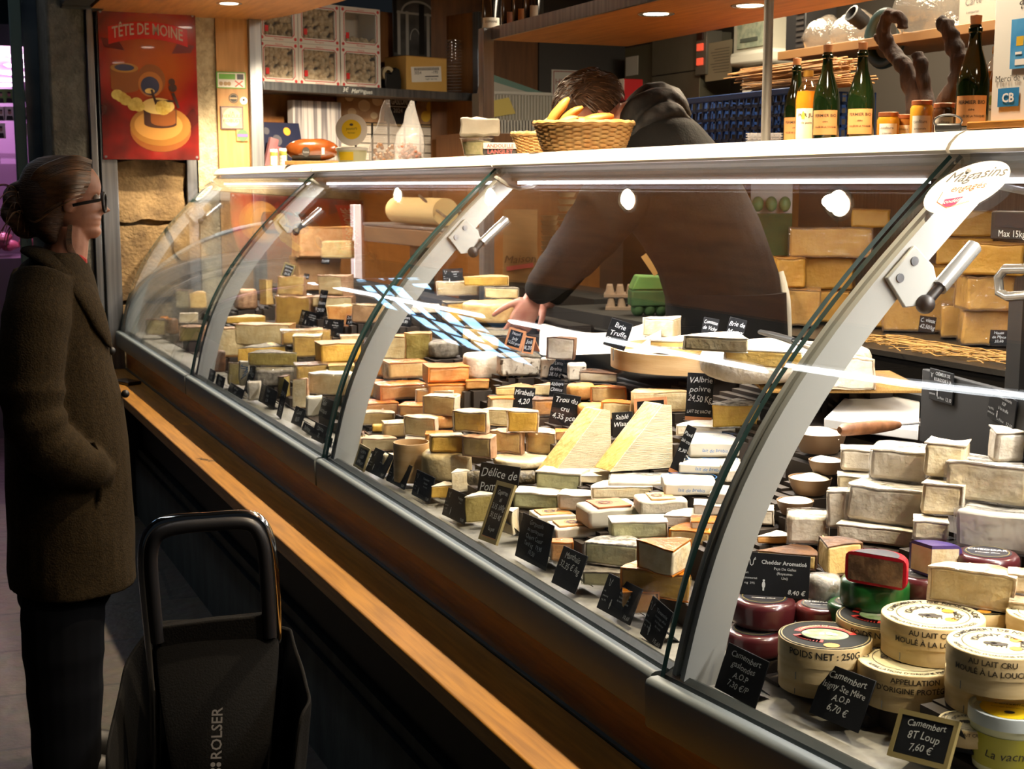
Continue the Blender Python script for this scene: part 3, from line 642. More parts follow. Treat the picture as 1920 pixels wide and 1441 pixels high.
# orange bricks
C('o7','brick',895,730,44,24,'orange','orange','T',label='orange brick half hidden at the end of the orange pile',name='cheese_brick')
C('o4','brick',757,750,90,42,'orange','orange','TL',yaw=14,label='big orange cheese brick at the bottom of the pile by the arm',name='cheese_brick',film=1)
C('o5','brick',703,746,34,38,'orange','orange','T',label='orange brick end squeezed against the glass arm',name='cheese_brick')
C('o6','brick',842,748,78,40,'orange','orange','TR',yaw=8,label='orange cheese brick at the bottom of the pile, away from the arm',name='cheese_brick')
C('o3','brick',716,706,36,30,'orange','orange','T',on='o5',label='deep orange cheese brick end under the framed slate',name='cheese_brick')
C('o1','brick',766,710,76,44,'cream','orange','TB',yaw=16,on='o4',label='topmost pale-orange brick of the pile next to the arm',name='cheese_brick',film=1)
C('o2','brick',842,707,80,44,'orange','orange','TL',yaw=12,on='o6',label='topmost orange brick of the pile beside the black slate',name='cheese_brick')
C('o9','brick',780,784,70,36,'orange','orange','T',yaw=-14,label='low orange cheese behind the soft cut rounds',name='cheese_brick')
C('o8','brick',710,782,76,40,'orange','orange','TR',yaw=10,label='reddish-orange film-wrapped brick against the second arm',name='cheese_brick',film=1)
# washed rind pile
C('w62','half',705,798,70,34,'cream','mottled','TD',yaw=-8,d=.06,label='shiny half round cheese in film beside the second arm',name='cheese_half',film=1)
C('w60','half',814,760,74,36,'cream','mottled','TD',yaw=-20,label='pale soft half round lying behind the cut soft cheese',name='cheese_half')
C('w64b','brick',790,836,60,24,'ivory','white','T',label='pale flat cheese under the whitish mould half',name='cheese_slab')
C('w64','half',786,818,70,44,'pale','mottled','TD',yaw=-35,on='w64b',label='whitish mould half cheese above the bare wooden hoop',name='cheese_half')
C('w63','brick',741,820,42,36,'cream','cream','TR',yaw=10,label='small cream cheese cut beside the whitish mould half',name='cheese_piece')
C('w67','brick',711,810,26,18,'yellow',label='small yellow cheese cube behind the ribbon-tied bag',name='cheese_piece')
C('w61b','wheel',824,805,58,30,'orange',label='orange washed-rind round under the cut soft cheese',name='cheese_round',hm=.035)
C('w61','half',823,778,72,46,'cream','mottled','TD',yaw=-32,d=.07,on='w61b',label='thick soft cheese cut open on top of the washed-rind pile',name='cheese_half')
C('w74','half',930,798,54,36,'pale','cream','TD',yaw=-20,label='pale soft half between the two topmost cut pieces',name='cheese_half')
C('w75','brick',824,838,52,34,'orange','orange','TR',label='orange washed-rind piece behind the banded cheeses',name='cheese_piece')
C('w78','wheel',978,880,108,22,wood_pale if 0 else 'ivory',label='flat pale round under film below the banded cheeses',name='cheese_round',hm=.018,film=0)
C('w77','wheel',838,904,96,62,'pale',label='paper-topped cheese wheel in a pale wooden hoop',name='cheese_round',hm=.062)
C('w73','half',1012,850,64,52,'cream','mottled','TD',yaw=-30,d=.06,on='w78',label='cut washed-rind half nearest the tall cheese triangles',name='cheese_half',film=1)
C('w71','half',947,850,68,52,'cream','pink','TD',yaw=-25,d=.06,on='w78',label='half washed-rind cheese with reed bands, middle of its row',name='cheese_half',film=1)
C('w70','half',894,858,64,50,'cream','pink','TD',yaw=-32,d=.06,lift=.05,label='half washed-rind cheese with reed bands under the shiny cut piece',name='cheese_half',film=1)
C('w69','brick',838,850,62,42,'yellow','mottled','TR',yaw=6,d=.05,on='w77',label='cut yellow cheese standing on the paper-topped wheel',name='cheese_piece')
C('w68','half',880,811,70,50,'yellow','mottled','TD',yaw=-24,d=.06,on='w70',label='shiny yellow cut cheese on top of the banded halves',name='cheese_half',film=1)
C('w72','half',979,811,62,50,'yellow','mottled','TD',yaw=-8,d=.055,on='w71',label='matt yellow cut cheese on top of the banded halves, beside the turquoise slate',name='cheese_half')
C('w65','half',710,845,68,32,'pale','pink','TD',yaw=-8,d=.05,label='pinkish soft half behind the first black slates past the arm',name='cheese_half',film=1)
C('w81','brick',730,888,26,44,'ivory',label='pale box end between the bare hoop and the slates',name='cheese_box')
C('w79','wedge',832,934,48,34,'yellow','white','T',yaw=8,d=.05,label='yellow-green wedge at the foot of the wooden hoop')
C('w80','wedge',864,922,40,48,'ivory','white','TD',yaw=20,d=.05,label='white-rinded wedge under the film beside the nut-coated log')
# middle rows under the brie
C('m102','wedge',966,742,74,28,'cream','tan','T',yaw=6,label='tan wedge with rough top behind the blue-shining slate')
C('m103','wedge',1022,742,48,28,'pale','pink','T',label='pale wedge tucked behind the two slates in the middle')
C('m104','brick',943,770,48,32,'ivory','orange','TDR',yaw=8,label='orange-rinded block beside the blue-shining slate',name='cheese_block')
C('m105','brick',1020,782,40,42,'orange','brown','TR',label='brown-rinded block between the blue-shining slates',name='cheese_block')
C('m106','wheel',1090,752,54,36,'orange',label='orange washed round behind the film-wrapped round',name='cheese_round',hm=.04)
C('m107','half',1140,756,68,38,'cream','orange','TD',yaw=-10,label='film-wrapped round cheese in front of the wooden hoop',name='cheese_half',film=1)
C('m108','wheel',1112,788,62,34,'orange',label='reddish-orange round above the tall cheese triangle',name='cheese_round',hm=.035)
C('m109','half',1160,786,68,40,'pale','orange','TD',yaw=-8,label='orange-rinded half with pale cut face behind the gaperon slate',name='cheese_half')
C('m110','half',1238,772,112,50,'pale','cream','TD',yaw=12,d=.07,label='large cream half wheel under the brie board',name='cheese_half')
C('m111','brick',1064,826,46,26,'orange','orange','T',label='small orange piece at the edge of the tall cheese triangle',name='cheese_piece')
C('m118','half',1330,818,124,36,'white','white','TD',d=.09,label='flat white soft cheese behind the paper-wrapped parcels',name='cheese_half')
C('m117','wedge',1380,803,92,62,'yellow','ash','TD',yaw=8,d=.08,label='ash-crusted wedge with yellow paste beside the tall pepper slate')
C('m114','slab',1198,920,112,36,'white',label='white cheese under film beneath the tall cheese triangles',name='wrapped_cheese',film=2,d=.10)
C('m115','brick',1116,906,58,30,'ivory','white','T',label='pale cheese under the first tall triangle',name='cheese_slab',d=.09)
C('p3','slab',1296,930,100,46,paperw,yaw=6,d=.1,label='lowest white paper parcel with blue print beneath the slim slate',name='wrapped_cheese')
C('p2','slab',1328,889,112,40,paperw,yaw=-4,d=.1,on='p3',label='middle white paper parcel with blue print of the leaning stack',name='wrapped_cheese')
C('p1','slab',1340,858,100,52,paperw,yaw=8,d=.1,on='p2',label='topmost white paper parcel with a blue printed emblem',name='wrapped_cheese')
# front rows
C('f82','log',940,912,126,44,'herb',label='nut-coated cheese log behind the big lettered slate',name='cheese_log',film=0)
C('f83b','brick',1046,940,70,22,'ivory','white','T',label='pale cheese hidden beneath the white-topped green one',name='cheese_slab')
C('f83','brick',1046,921,90,48,'blue','white','TR',yaw=-18,d=.06,on='f83b',label='white-topped cheese with greenish cut face beside the nut-coated log',name='cheese_block')
C('f86','half',1166,936,116,40,'ivory','white','TD',yaw=4,d=.08,label='creamy half round with snowy top below the triangles',name='cheese_half')
C('f85','brick',1082,958,76,42,'white','white','TR',yaw=-12,d=.06,label='white square cheese in film beside the greenish one',name='cheese_block',film=1)
C('f84','brick',1004,956,88,44,'blue','white','TR',yaw=-14,d=.06,label='greenish cut cheese with white top behind the open slates',name='cheese_block')
C('f90','slab',1246,966,94,44,'white',yaw=14,d=.07,label='white soft cheese with an orange labelled top beside the brown-labelled parcel',name='wrapped_cheese')
C('f93b','brick',1330,966,60,30,'white','white','T',label='white cheese against the customer-end arm',name='cheese_block')
C('f92','half',1285,990,84,38,'white','white','TD',yaw=-10,d=.07,label='white crusted half next to the customer-end arm',name='cheese_half')
C('f93','half',1292,1022,80,44,'cream','gold','TD',yaw=-12,d=.07,label='golden-rinded half behind the white-topped wedge at the arm',name='cheese_half',film=1)
C('f89','slab',1155,990,110,56,paperw,yaw=24,d=.075,label='white parcel with a brown label lying among the labelled parcels',name='wrapped_cheese')
C('f87','slab',1046,982,76,30,paperw,yaw=18,d=.07,label='parcel with orange label and flower emblem behind its twin',name='wrapped_cheese')
C('f99','tip',962,1004,46,54,'ivory','white','TD',yaw=10,label='pale wedge standing between the narrow and the wide front slates')
C('f100','wedge',898,980,54,62,'olive','white','TD',yaw=10,d=.05,label='pale green wedge behind the narrow double slate')
C('f88','slab',1090,1010,100,38,paperw,yaw=18,d=.07,label='parcel with orange label and flower emblem in front of its twin',name='wrapped_cheese')
C('f101','brick',1052,1054,44,46,'orange','orange','TR',label='orange piece in film between the two wide front slates',name='wrapped_cheese',film=1)
C('f91b','brick',1232,1040,80,30,'blue','grey','T',label='grey-green cheese beneath the blue-veined block',name='cheese_block')
C('f91','brick',1200,1012,108,48,'blue','white','TR',yaw=8,d=.06,on='f91b',label='green-veined cut cheese with snowy top in the middle of the front',name='cheese_block')
C('f95','brick',1132,1100,82,42,'blue','grey','TR',yaw=-6,d=.06,label='grey-green cheese in film at the very front',name='wrapped_cheese',film=1)
C('f94','half',1146,1062,106,60,'blue','ash','TD',yaw=-14,d=.07,on='f95',label='grey-crusted half with green paste above the front slates',name='cheese_half',film=1)
C('f98','brick',1200,1152,70,56,'orange','gold','TR',label='orange cheese in film behind the first printed front slate',name='wrapped_cheese',film=1)
C('f97','wedgeL',1228,1122,140,74,'yellow','gold','TD',yaw=-22,d=.09,lift=.015,label='large golden-rinded wedge at the foot of the customer-end arm',film=1)
C('f96','tip',1262,1085,100,76,'ivory','gold','TD',yaw=12,d=.09,on='f97',label='white-topped wedge with golden side on the large golden wedge')
# customer-end section: white cheeses
C('r12','wedge',1452,1020,68,30,'orange','white','T',yaw=6,d=.06,label='orange wedge with white top behind the printed slate')
C('i','brick',1516,1022,80,72,'white',label='white cheese cube in film beside the arm',name='cheese_block',film=1)
C('g','brick',1572,990,44,80,'white','white','TR',label='narrow upright white cheese behind the big white bricks',name='cheese_block',lift=.02)
C('h','brick',1640,1022,148,54,'white','white','TR',yaw=-14,d=.08,label='lowest of the white bricks, lying behind the red wax half',name='cheese_brick')
C('f_','brick',1657,984,144,92,'white','white','TR',yaw=-16,d=.08,on='h',label='long white brick in the middle of the white stack',name='cheese_brick',film=1,hm=.062)
C('c_','brick',1682,904,104,78,'white','white','T',yaw=-10,d=.07,on='f_',label='topmost white cube wrapped in film with a lilac sheen',name='cheese_block',film=1)
C('b_','brick',1600,920,60,38,'ivory','white','T',label='cut white cheese under the crumbly-topped one by the bowls',name='cheese_block',lift=.03)
C('a_','brick',1605,885,62,54,'white','white','T',on='b_',label='crumbly-topped white cheese beside the bowls of fresh cheese',name='cheese_block')
C('k_','brick',1744,1014,66,50,'ivory','white','T',label='ivory cheese block under the pinkish-white pair',name='cheese_block',lift=.02)
C('j_','brick',1764,970,80,70,'ivory','white','TR',yaw=-12,on='k_',label='pinkish-white block below its twin in the white group',name='cheese_block',hm=.055)
C('d_','brick',1770,897,76,72,'ivory','white','T',yaw=-8,on='j_',label='upper pinkish-white block of the white group',name='cheese_block',hm=.058)
C('m_','brick',1862,1036,140,98,paperw,yaw=-10,d=.08,label='big cheese wrapped in crinkled white paper',name='wrapped_cheese',film=1)
C('e_','brick',1846,944,150,94,'ivory','white','TR',yaw=-14,d=.075,on='m_',label='large pale rectangular cheese on the paper-wrapped one',name='cheese_brick',film=1)
C('l_','brick',1905,872,80,78,'white','white','T',yaw=14,lift=.09,label='white upright cheese before the black panel at the photo edge',name='cheese_block')
# front of customer-end section
C('t1','wedge',1474,1066,112,48,'cream','brown','TD',yaw=-8,d=.07,label='brown-crusted tomme piece behind the printed cheddar slate',film=0)
C('t3','wheel',1546,1146,62,62,'grey',label='dark film-wrapped drum beside the green wax wheels',name='wrapped_cheese',hm=.05,film=2)
C('t2','tip',1552,1084,62,80,'cream','brown','TD',yaw=-18,d=.07,lift=.03,label='cream wedge with brown side beside the red wax half')
C('q1','slab',1372,948,90,40,paperw,yaw=-10,d=.08,label='white paper parcel pressed against the customer-end arm',name='wrapped_cheese')
C('q2','slab',1392,905,70,44,'white',yaw=8,d=.08,label='white cheese behind the parcels, next to the customer-end arm',name='cheese_slab')
C('q3','brick',1420,985,60,40,'white','white','TR',label='white cheese showing just past the arm beside the bowls',name='cheese_block')
C('q4','brick',1330,1000,70,34,'ivory','gold','T',label='ivory cheese behind the golden half at the arm',name='cheese_block')
# ---- brie board, tall triangles, boxes
bark=M('bark_hoop','#d3b284',.6,0,'#bd9762',ns=5,nstretch=(1,1,9),bump=.1)
def hoop(px,py,w,h,label,key=None,Z=None,X=None,name='wooden_hoop',th=.0025,cat='wooden hoop',fill=None):
    p=at(px,py,X=X) if X else ramp(px,py); s=depth(p)/FPX; r=w*s/2; hh=h*s
    away=Vector((p.x,p.y,0)).normalized(); c=p+away*r
    o=MB().lathe([(r-th,.001),(r,.001),(r,hh),(r-th,hh),(r-th,.001)],seg=48).build(name,bark,smooth=50,loc=c)
    tag(o,label,cat); reg_base(c,r*.72,r*.72,0,p.z)
    if fill: MB().lathe([(0,.002),(r-th,.002),(r-th,.008),(0,.008)],seg=40).build('base_board',bark,o)
    if key: REG[key]=dict(o=o,p=p,top=p.z+hh,d=2*r,w=2*r,h=hh,s=s,c=c,r=r)
    return o
def round_cheese(key,px,py,w,h,mat,label,on=None,X=None,hm=None,name='cheese_round',a=None,rind=None):
    pass
hoop(1292,706,312,38,'pale wooden hoop around the cut truffled brie',key='hoop',X=1.66,fill=1)
q=REG['hoop']
MB().lathe([(0,.009),(q['r']-.006,.009),(q['r']-.004,.03),(q['r']-.012,.042),(0,.044)],seg=40,a0=R(-200),a1=R(90)).jitter(.002,30,3).build('brie_filling',RIND['white'],q['o'],smooth=50)
o=tag(MB().sector(0,.15,R(196),R(254),0,.028,12).jitter(.003,22,5).build('brie_wedge',PASTE['brie'],bevel=.004,loc=(q['c'].x+.01,q['c'].y,q['p'].z+.0465)),'brie wedge with dark truffle line lying inside the wooden hoop','cheese')
MB().sector(0,.151,R(196),R(254),.0275,.031,12).jitter(.003,22,5).build('rind',RIND['white'],o)
MB().sector(0,.1505,R(196),R(254),.012,.016,12).jitter(.003,22,5).build('truffle_line',RIND['ash'],o)
C('b2','tip',1262,636,56,54,'ivory','white','TD',yaw=20,d=.10,label='white brie tip standing on top of the cheeses in the hoop',name='brie_wedge',Z=q['p'].z+.05,hm=.05)
# straw mat with the large folded brie
mp=ramp(1520,742); mp=at(1530,738,X=1.68); s=depth(mp)/FPX
straw=M('straw','#a87f3a',.65,0,'#866026',ns=30,nstretch=(30,2,8),bump=.3,bs=60)
mat=MB()
for k in range(26): mat.cyl((-.12,-.0+.0115*k,.004),(.21,-.0+.0115*k,.004),.004,seg=6)
mc=Vector((mp.x+.02,mp.y,mp.z)); o=tag(mat.build('straw_mat',straw,loc=mc,rz=R(-24)),'small straw mat under the large folded brie','mat'); reg_base(mc+Vector((.06,.17,0)),.15,.15,R(-24),mp.z)
def blob(name,rings,matr,label,cat='cheese',sd=1,amp=.006,freq=14,parent=None,**k):
    o=MB().loft(rings).jitter(amp,freq,sd).build(name,matr,parent,smooth=80,sub=1,**k)
    if not parent: tag(o,label,cat)
    return o
def ell(c,rx,ry,z,n=20,rz=0,pw=1): 
    return [Vector((c[0]+rx*cos(2*pi*i/n)*cos(rz)-ry*sin(2*pi*i/n)*sin(rz),c[1]+rx*cos(2*pi*i/n)*sin(rz)+ry*sin(2*pi*i/n)*cos(rz),z)) for i in range(n)]
bx,by,bz=mc.x,mc.y,mc.z+.012
cc=(bx+.02,by+.17)
blob('large_brie',[ell(cc,.165,.15,bz,28),ell(cc,.19,.17,bz+.012,28),ell(cc,.192,.172,bz+.05,28),ell(cc,.18,.16,bz+.066,28),ell(cc,.1,.09,bz+.07,28)],RIND['white'],'large white brie wheel lying on the straw mat before the seller',sd=4,amp=.012,freq=9)
C('b5','wedgeL',1430,690,150,40,'brie','white','TD',yaw=-10,d=.08,Z=bz+.078,label='half brie with creamy cut face stacked on the large brie, behind the slim slate',name='brie_wedge',hm=.032)
C('b6','tip',1402,663,120,34,'ivory','white','TD',yaw=40,d=.12,Z=bz+.112,label='pale brie wedge on the very top of the large brie',name='brie_wedge',hm=.026)
C('b7','half',1598,731,90,74,'white','mottled','TD',yaw=20,d=.07,Z=bz-.004,X=None,label='thick crusty brie half with veined rind at the edge of the straw mat',name='brie_half')
# parchment
pp=[at(1013,655,X=1.80),at(1110,632,X=1.86),at(1180,626,X=1.86),at(1236,640,X=1.80)]
mb=MB(); rows=[]
for k in range(13):
    u=k/12; px=1008+230*u; lo=at(px,668-8*u,X=1.66); hi=at(px+4,602+26*sin(pi*u)-10*u,X=1.84); rows.append([lo,lo.lerp(hi,.4)+Vector((0,0,-.012)),lo.lerp(hi,.75)+Vector((0,0,-.006)),hi])
vs=[[mb.v(p) for p in r] for r in rows]
for A,B in zip(vs,vs[1:]):
    for i in range(3): mb.f([A[i],B[i],B[i+1],A[i+1]])
tag(mb.build('parchment_sheet',M('parchment','#e9e2d2',.7),smooth=180,sub=1,solid=.0008),'white parchment sheet spread behind the brie hoop','paper')
bb=at(1120,690,X=1.70); tag(MB().box((bb.x-.03,bb.y-.42,bb.z-.03),(bb.x+.25,bb.y+.52,bb.z)).build('black_tray',blackmat,bevel=.004),'black tray board under the parchment behind the brie hoop','tray'); BASES.append((bb.x+.11,bb.y+.05,.14,.47,0,bb.z-.031))
# knife on the brie
k0=at(1426,622,X=1.80);k1=at(1490,638,X=1.74)
t=thing('cheese_knife','cheese knife with black riveted handle lying behind the large brie','knife',k0); dd=(k1-k0)
MB().tube([Vector((0,0,0)),dd*.4,dd],[.007,.0095,.008],10,flat=.8).build('handle',black,t); mb=MB(); T=frame_T(Vector((0,-.009,0)),dd,(0,0,1))
for u in (.25,.5,.75): mb.ball(dd*u+Vector((-.002,-.007,.003)),.0022,8,5)
mb.build('rivet',steel,t); MB().box((0,-.001,-.012),(.14,.001,.006),T=frame_T(dd,dd,(0,0,1))).build('blade',steel,t)
# two tall triangles (thick wedges set on their side)
def triangle(px,py,w,h,label,sd,lean=0):
    w=w*1.1
    p=ramp(px,py); s=depth(p)/FPX; W_=w*s; Hh=h*s; base=math.atan2(p.y,p.x)-pi/2
    poly=[(-W_/2,0),(W_/2,0),(W_/2*.98,Hh),(W_/2*.72,Hh*1.02)]
    T=Matrix(((1,0,0,0),(0,0,1,0),(0,1,0,0),(0,0,0,1)))
    b=MB(); b.prism(poly,.004,.092,T=T); bmesh.ops.subdivide_edges(b.bm,edges=[e for e in b.bm.edges if e.calc_length()>.03],cuts=4,use_grid_fill=True)
    o=b.jitter(.002,40,sd).build('cheese_triangle',PASTE['brie'],bevel=.002,smooth=50,loc=p+Vector((0,0,.0)),rot=(R(-5),0,base+R(24)))
    r=MB(); r.prism(poly,.0,.0045,T=T); bmesh.ops.subdivide_edges(r.bm,edges=[e for e in r.bm.edges if e.calc_length()>.03],cuts=4,use_grid_fill=True)
    r.jitter(.002,40,sd).build('rind',M('rind_ridged','#dcd0b2',.6,0,'#cbbb97',ns=4,nstretch=(3,3,60),bump=.6,bs=12),o,smooth=50)
    q=MB(); q.prism(poly,.092,.096,T=T); q.jitter(.002,40,sd).build('rind',RIND['cream'],o,smooth=50)
    tag(o,label,'cheese'); reg_base(p+Vector((p.x,p.y,0)).normalized()*.045,W_/2*.8,.03,base,p.z)
triangle(1092,888,112,116,'tall triangular cheese with ridged rind, partly behind its twin, beside the washed-rind halves',41)
triangle(1204,880,116,118,'tall triangular cheese with ridged rind in front of the gaperon slate',42)
# wooden hoops, ribbon bag
hoop(772,907,68,74,'empty round bark cheese box standing open behind the front slates',name='bark_box',th=.002,cat='cheese box')
mb=MB(); q0=ramp(772,907)
C('w66','wheel',676,842,36,34,'pale',label='small pale cheese pouch with dark ribbon by the second arm',name='cheese_pouch',hm=.035)
q=REG['w66']; mb=MB()
for k in range(6): a=k*1.05; mb.tube([Vector((0,.02,.034)),Vector((.012*cos(a),.02+.012*sin(a),.046)),Vector((.024*cos(a),.02+.024*sin(a),.036))],[.004,.005,.002],6,flat=.5)
mb.build('ribbon',RIND['brown'],q['o'])
# emblems on parcels
def top_label(key,mat,fw=.7,fd=.7,logo=True,x=0,txt=None):
    q=REG[key]; o=q['o']; z=q['h']+.0022; w,d=q['w'],q['d']
    T=Matrix.Translation((x,d/2,z)); mb=MB()
    n=6; xs=[-w*fw/2+w*fw*i/n for i in range(n+1)]
    mb.box((-w*fw/2,d/2-d*fd/2,z-.004),(w*fw/2,d/2+d*fd/2,z)); l=mb.build('paper_label',mat,o,bevel=.001,smooth=40)
    if logo:
        mb=MB(); Z=Matrix.Translation((-w*.08,d/2,z+.0006))
        r=min(w,d)*.2
        for k in range(8): a=k*pi/4; disc(mb,Z@Matrix.Translation((r*.62*cos(a),r*.62*sin(a),0)),(0,0),r*.26,10)
        strokes(mb,Z,circ((0,0),r*1.1,24),r*.07,True)
        if txt: put_text(mb,txt,Z@Matrix.Translation((w*.22,-r*.3,0)),r*.6,hand=1)
        mb.build('emblem',M('emblem_brown','#5b3a1e',.6),l,smooth=0,recalc=False)
for k in ('f87','f88'): top_label(k,M('label_orange','#d79a52',.5),.8,.7,txt='fin')
top_label('f89',M('label_brown','#bd6b3c',.5),.62,.9,True,txt='fin'); top_label('f90',M('label_orange2','#e0b478',.5),.5,.8,True)
blueink=M('ink_blue','#2a68a8',.7)
for k,f in (('p1',1),('p2',0),('p3',0)):
    q=REG[k]; Z=Matrix.Translation((0,q['d']/2,q['h']+.003)); r=q['d']*.42; mb=MB()
    strokes(mb,Z,circ((0,0),r*1.3,30,ry=r),.0016,True); strokes(mb,Z,circ((0,0),r*1.05,30,ry=r*.8),.0012,True)
    put_text(mb,'Brebis',Z@Matrix.Translation((0,-.004,0)),.013,hand=1)
    F=frame_T(Vector((0,-.0025,q['h']*.35)),(1,0,0),(0,0,1)); put_text(mb,'lait de brebis',F,.010,hand=1)
    mb.build('printing',blueink,q['o'],smooth=0,recalc=False)
q=REG['s33']; mb=MB(); F=frame_T(Vector((0,-.0025,q['h']*.3)),(1,0,0),(0,0,1))
for k in range(4): strokes(mb,F,[(-.012+.006*((i+k)%5),.012*k+.005*i) for i in range(4)],.003)
mb.build('printing',blueink,q['o'],smooth=0,recalc=False)
# log ends: pale cut
# ---- camembert boxes
boxw=M('poplar_box','#dcc495',.6,0,'#cdb17e',ns=4,nstretch=(3,3,30),bump=.06); lidpaper=M('lid_paper','#cfc39a',.6,spec=.2); ink=M('ink_brown','#33281a',.7); inkblk=M('ink_black','#1c1a18',.6)
gold=M('seal_orange','#e0912e',.5); lidblk=M('lid_black','#161511',.7,spec=.2)
def cyl_text(mb,s,r,z,size,a_mid=-pi/2,width=None,**k):
    put_text(mb,s,Matrix.Identity(4),size,width=width,fn=lambda x,y:Vector((r*cos(a_mid+x/r),r*sin(a_mid+x/r),z+y)),**k)
def ring_text(mb,s,r,z,size,a_mid,inward=False,**k):
    if inward: put_text(mb,s,Matrix.Identity(4),size,fn=lambda x,y:Vector(((r-y)*cos(a_mid+x/r),(r-y)*sin(a_mid+x/r),z)),**k)
    else: put_text(mb,s,Matrix.Identity(4),size,fn=lambda x,y:Vector(((r+y)*cos(a_mid-x/r),(r+y)*sin(a_mid-x/r),z)),**k)
def cam_box(key,px,py,w,kind,label,side,on=None,yaw=0,hm=.040,lift=0):
    p=at(px,py,Z=REG[on]['top']+.0012) if on else ramp(px,py,lift)
    s=depth(p)/FPX; r=w*s/2; c=p+Vector((p.x,p.y,0)).normalized()*r; rz=math.atan2(p.y,p.x)-pi/2+R(yaw); h=hm*r/.058
    t=thing('camembert_box',label,'cheese box',c,rz=rz)
    MB().lathe([(0,0),(r-.0015,0),(r-.0012,h*.62),(0,h*.62)],seg=44).build('box_base',boxw,t)
    l=MB().lathe([(0,h),(r-.0006,h),(r,h-.0012),(r,h*.44),(r-.002,h*.44)],seg=44).build('lid',boxw,t)
    pm=lidblk if kind=='black' else lidpaper
    MB().lathe([(0,h+.0005),(r*.975,h+.0005)],seg=44).build('lid_paper',pm,l,recalc=False,smooth=0)
    z=h+.0010; mb=MB()
    if kind=='cream':
        ring_text(mb,'CAMEMBERT DE NORMANDIE',r*.76,z,r*.18,pi/2,bold=.022); ring_text(mb,"APPELLATION D'ORIGINE PROTÉGÉE",r*.90,z,r*.13,-pi/2,inward=True,bold=.02)
        ring_text(mb,'ISIGNY Ste MÈRE',r*.40,z,r*.21,R(75),bold=.02)
        strokes(mb,Matrix.Translation((0,0,z)),circ((0,0),r*.70,40),r*.015,True)
        for dx,dy in ((0,0),(.09,.03),(.2,.0),(-.1,-.03),(.14,-.06),(.03,-.08)): disc(mb,Matrix.Translation((r*dx-r*.1,r*dy-r*.08,z)),(0,0),r*.085,10)
        for i in range(5): strokes(mb,Matrix.Translation((-r*.2+r*.09*i,-r*.14,z)),[(0,0),(r*.01,-r*.13)],r*.03)
        mb.build('lettering',ink,l,smooth=0,recalc=False); mb=MB()
        for dx,dy in ((.28,.28),(.34,-.25)): disc(mb,Matrix.Translation((r*dx,r*dy,z)),(0,0),r*.12,16)
        mb.build('seal',gold,l,smooth=0,recalc=False)
    else:
        G=Matrix.Translation((0,0,z))
        strokes(mb,G,circ((0,.01*r),r*.60,30,R(15),R(165),ry=r*.52),r*.15); strokes(mb,G,circ((0,.02*r),r*.62,30,R(200),R(262),ry=r*.50),r*.17)
        mb.build('label_band',M('band_red','#b3261e',.5),l,smooth=0,recalc=False); mb=MB()
        disc(mb,G,(0,.03*r),r*.50,26,ry=r*.36,z=-.0003); mb.build('label_picture',M('label_scene','#9fb08c',.6,0,'#6e8a4f',ns=60),l,smooth=0,recalc=False); mb=MB()
        for x,y,a,b in ((-.12,.02,.1,.12),(.02,.05,.14,.14),(.16,.0,.1,.1)): rect(mb,G,r*x,r*(y-b/2),r*(x+a),r*(y+b/2)); mb.f([mb.v(G@Vector((r*(x-.02),r*(y+b/2),0))),mb.v(G@Vector((r*(x+a+.02),r*(y+b/2),0))),mb.v(G@Vector((r*(x+a/2),r*(y+b/2+.09),0)))])
        mb.build('label_houses',M('label_stone','#cfc7b4',.6,0,'#a39a86',ns=80),l,smooth=0,recalc=False); mb=MB()
        ring_text(mb,'CAMEMBERT DE NORMANDIE',r*.55,z+.0005,r*.10,pi/2,bold=.01); mb.build('lettering',lidpaper,l,smooth=0,recalc=False); mb=MB()
        disc(mb,G,(r*.14,-r*.72),r*.17,20,ry=r*.14); mb.build('seal',gold,l,smooth=0,recalc=False); mb=MB()
        strokes(mb,G,circ((0,0),r*.93,40),r*.03,True); mb.build('ring_line',M('line_gold','#8d7c4a',.5),l,smooth=0,recalc=False)
    if side:
        mb=MB()
        n=len(side)
        for i,sx in enumerate(side): cyl_text(mb,sx,r+.0004,h*(.74 if n==1 else .80-.24*i)-h*.02,h*(.20 if n>1 else .26),width=r*1.75,bold=.015)
        mb.build('lettering',inkblk if kind=='black' else ink,l,smooth=0,recalc=False)
    mb=MB(); 
    for a in (-2.2,-.7): mb.cyl((r*1.0005*cos(a),r*1.0005*sin(a),h*.05),(r*1.0005*cos(a),r*1.0005*sin(a),h*.25),.0006,seg=6)
    mb.build('staple',steel,t)
    if on is None: reg_base(c,r*.95,r*.95,0,p.z)
    REG[key]=dict(o=t,p=p,top=p.z+h+.001,d=2*r,w=2*r,h=h,s=s)
cam_box('cb0',1540,1312,170,'black','camembert box underneath, carrying the black-lidded box behind the handwritten slate',['CAMEMBERT DE NORMANDIE'],hm=.036,lift=-.03)
cam_box('cb1',1544,1286,178,'black','black-lidded camembert box with red band standing before the maroon wax wheels',['POIDS NET : 250G'],on='cb0',hm=.046)
cam_box('cb2',1652,1240,176,'black','black-lidded camembert box mostly hidden behind the topmost cream-lidded one',['POIDS NET : 250G'],hm=.040)
cam_box('cb3',1700,1340,197,'cream','cream-lidded camembert box of the lower row carrying the topmost box',["APPELLATION","D'ORIGINE PROTÉGÉE"],hm=.044,yaw=8,lift=-.015)
cam_box('cb4',1745,1252,195,'cream','topmost cream-lidded camembert box with horse emblem facing up',['AU LAIT CRU','MOULÉ À LA LOUCHE'],on='cb3',hm=.044)
cam_box('cb5b',1866,1352,196,'cream','lowest cream-lidded camembert box behind the white tub',['AU LAIT CRU'],hm=.040)
cam_box('cb5',1868,1310,196,'cream','cream-lidded camembert box in the stack behind the white tub, on another box',['AU LAIT CRU','MOULÉ À LA LOUCHE'],on='cb5b',hm=.046,yaw=-6)
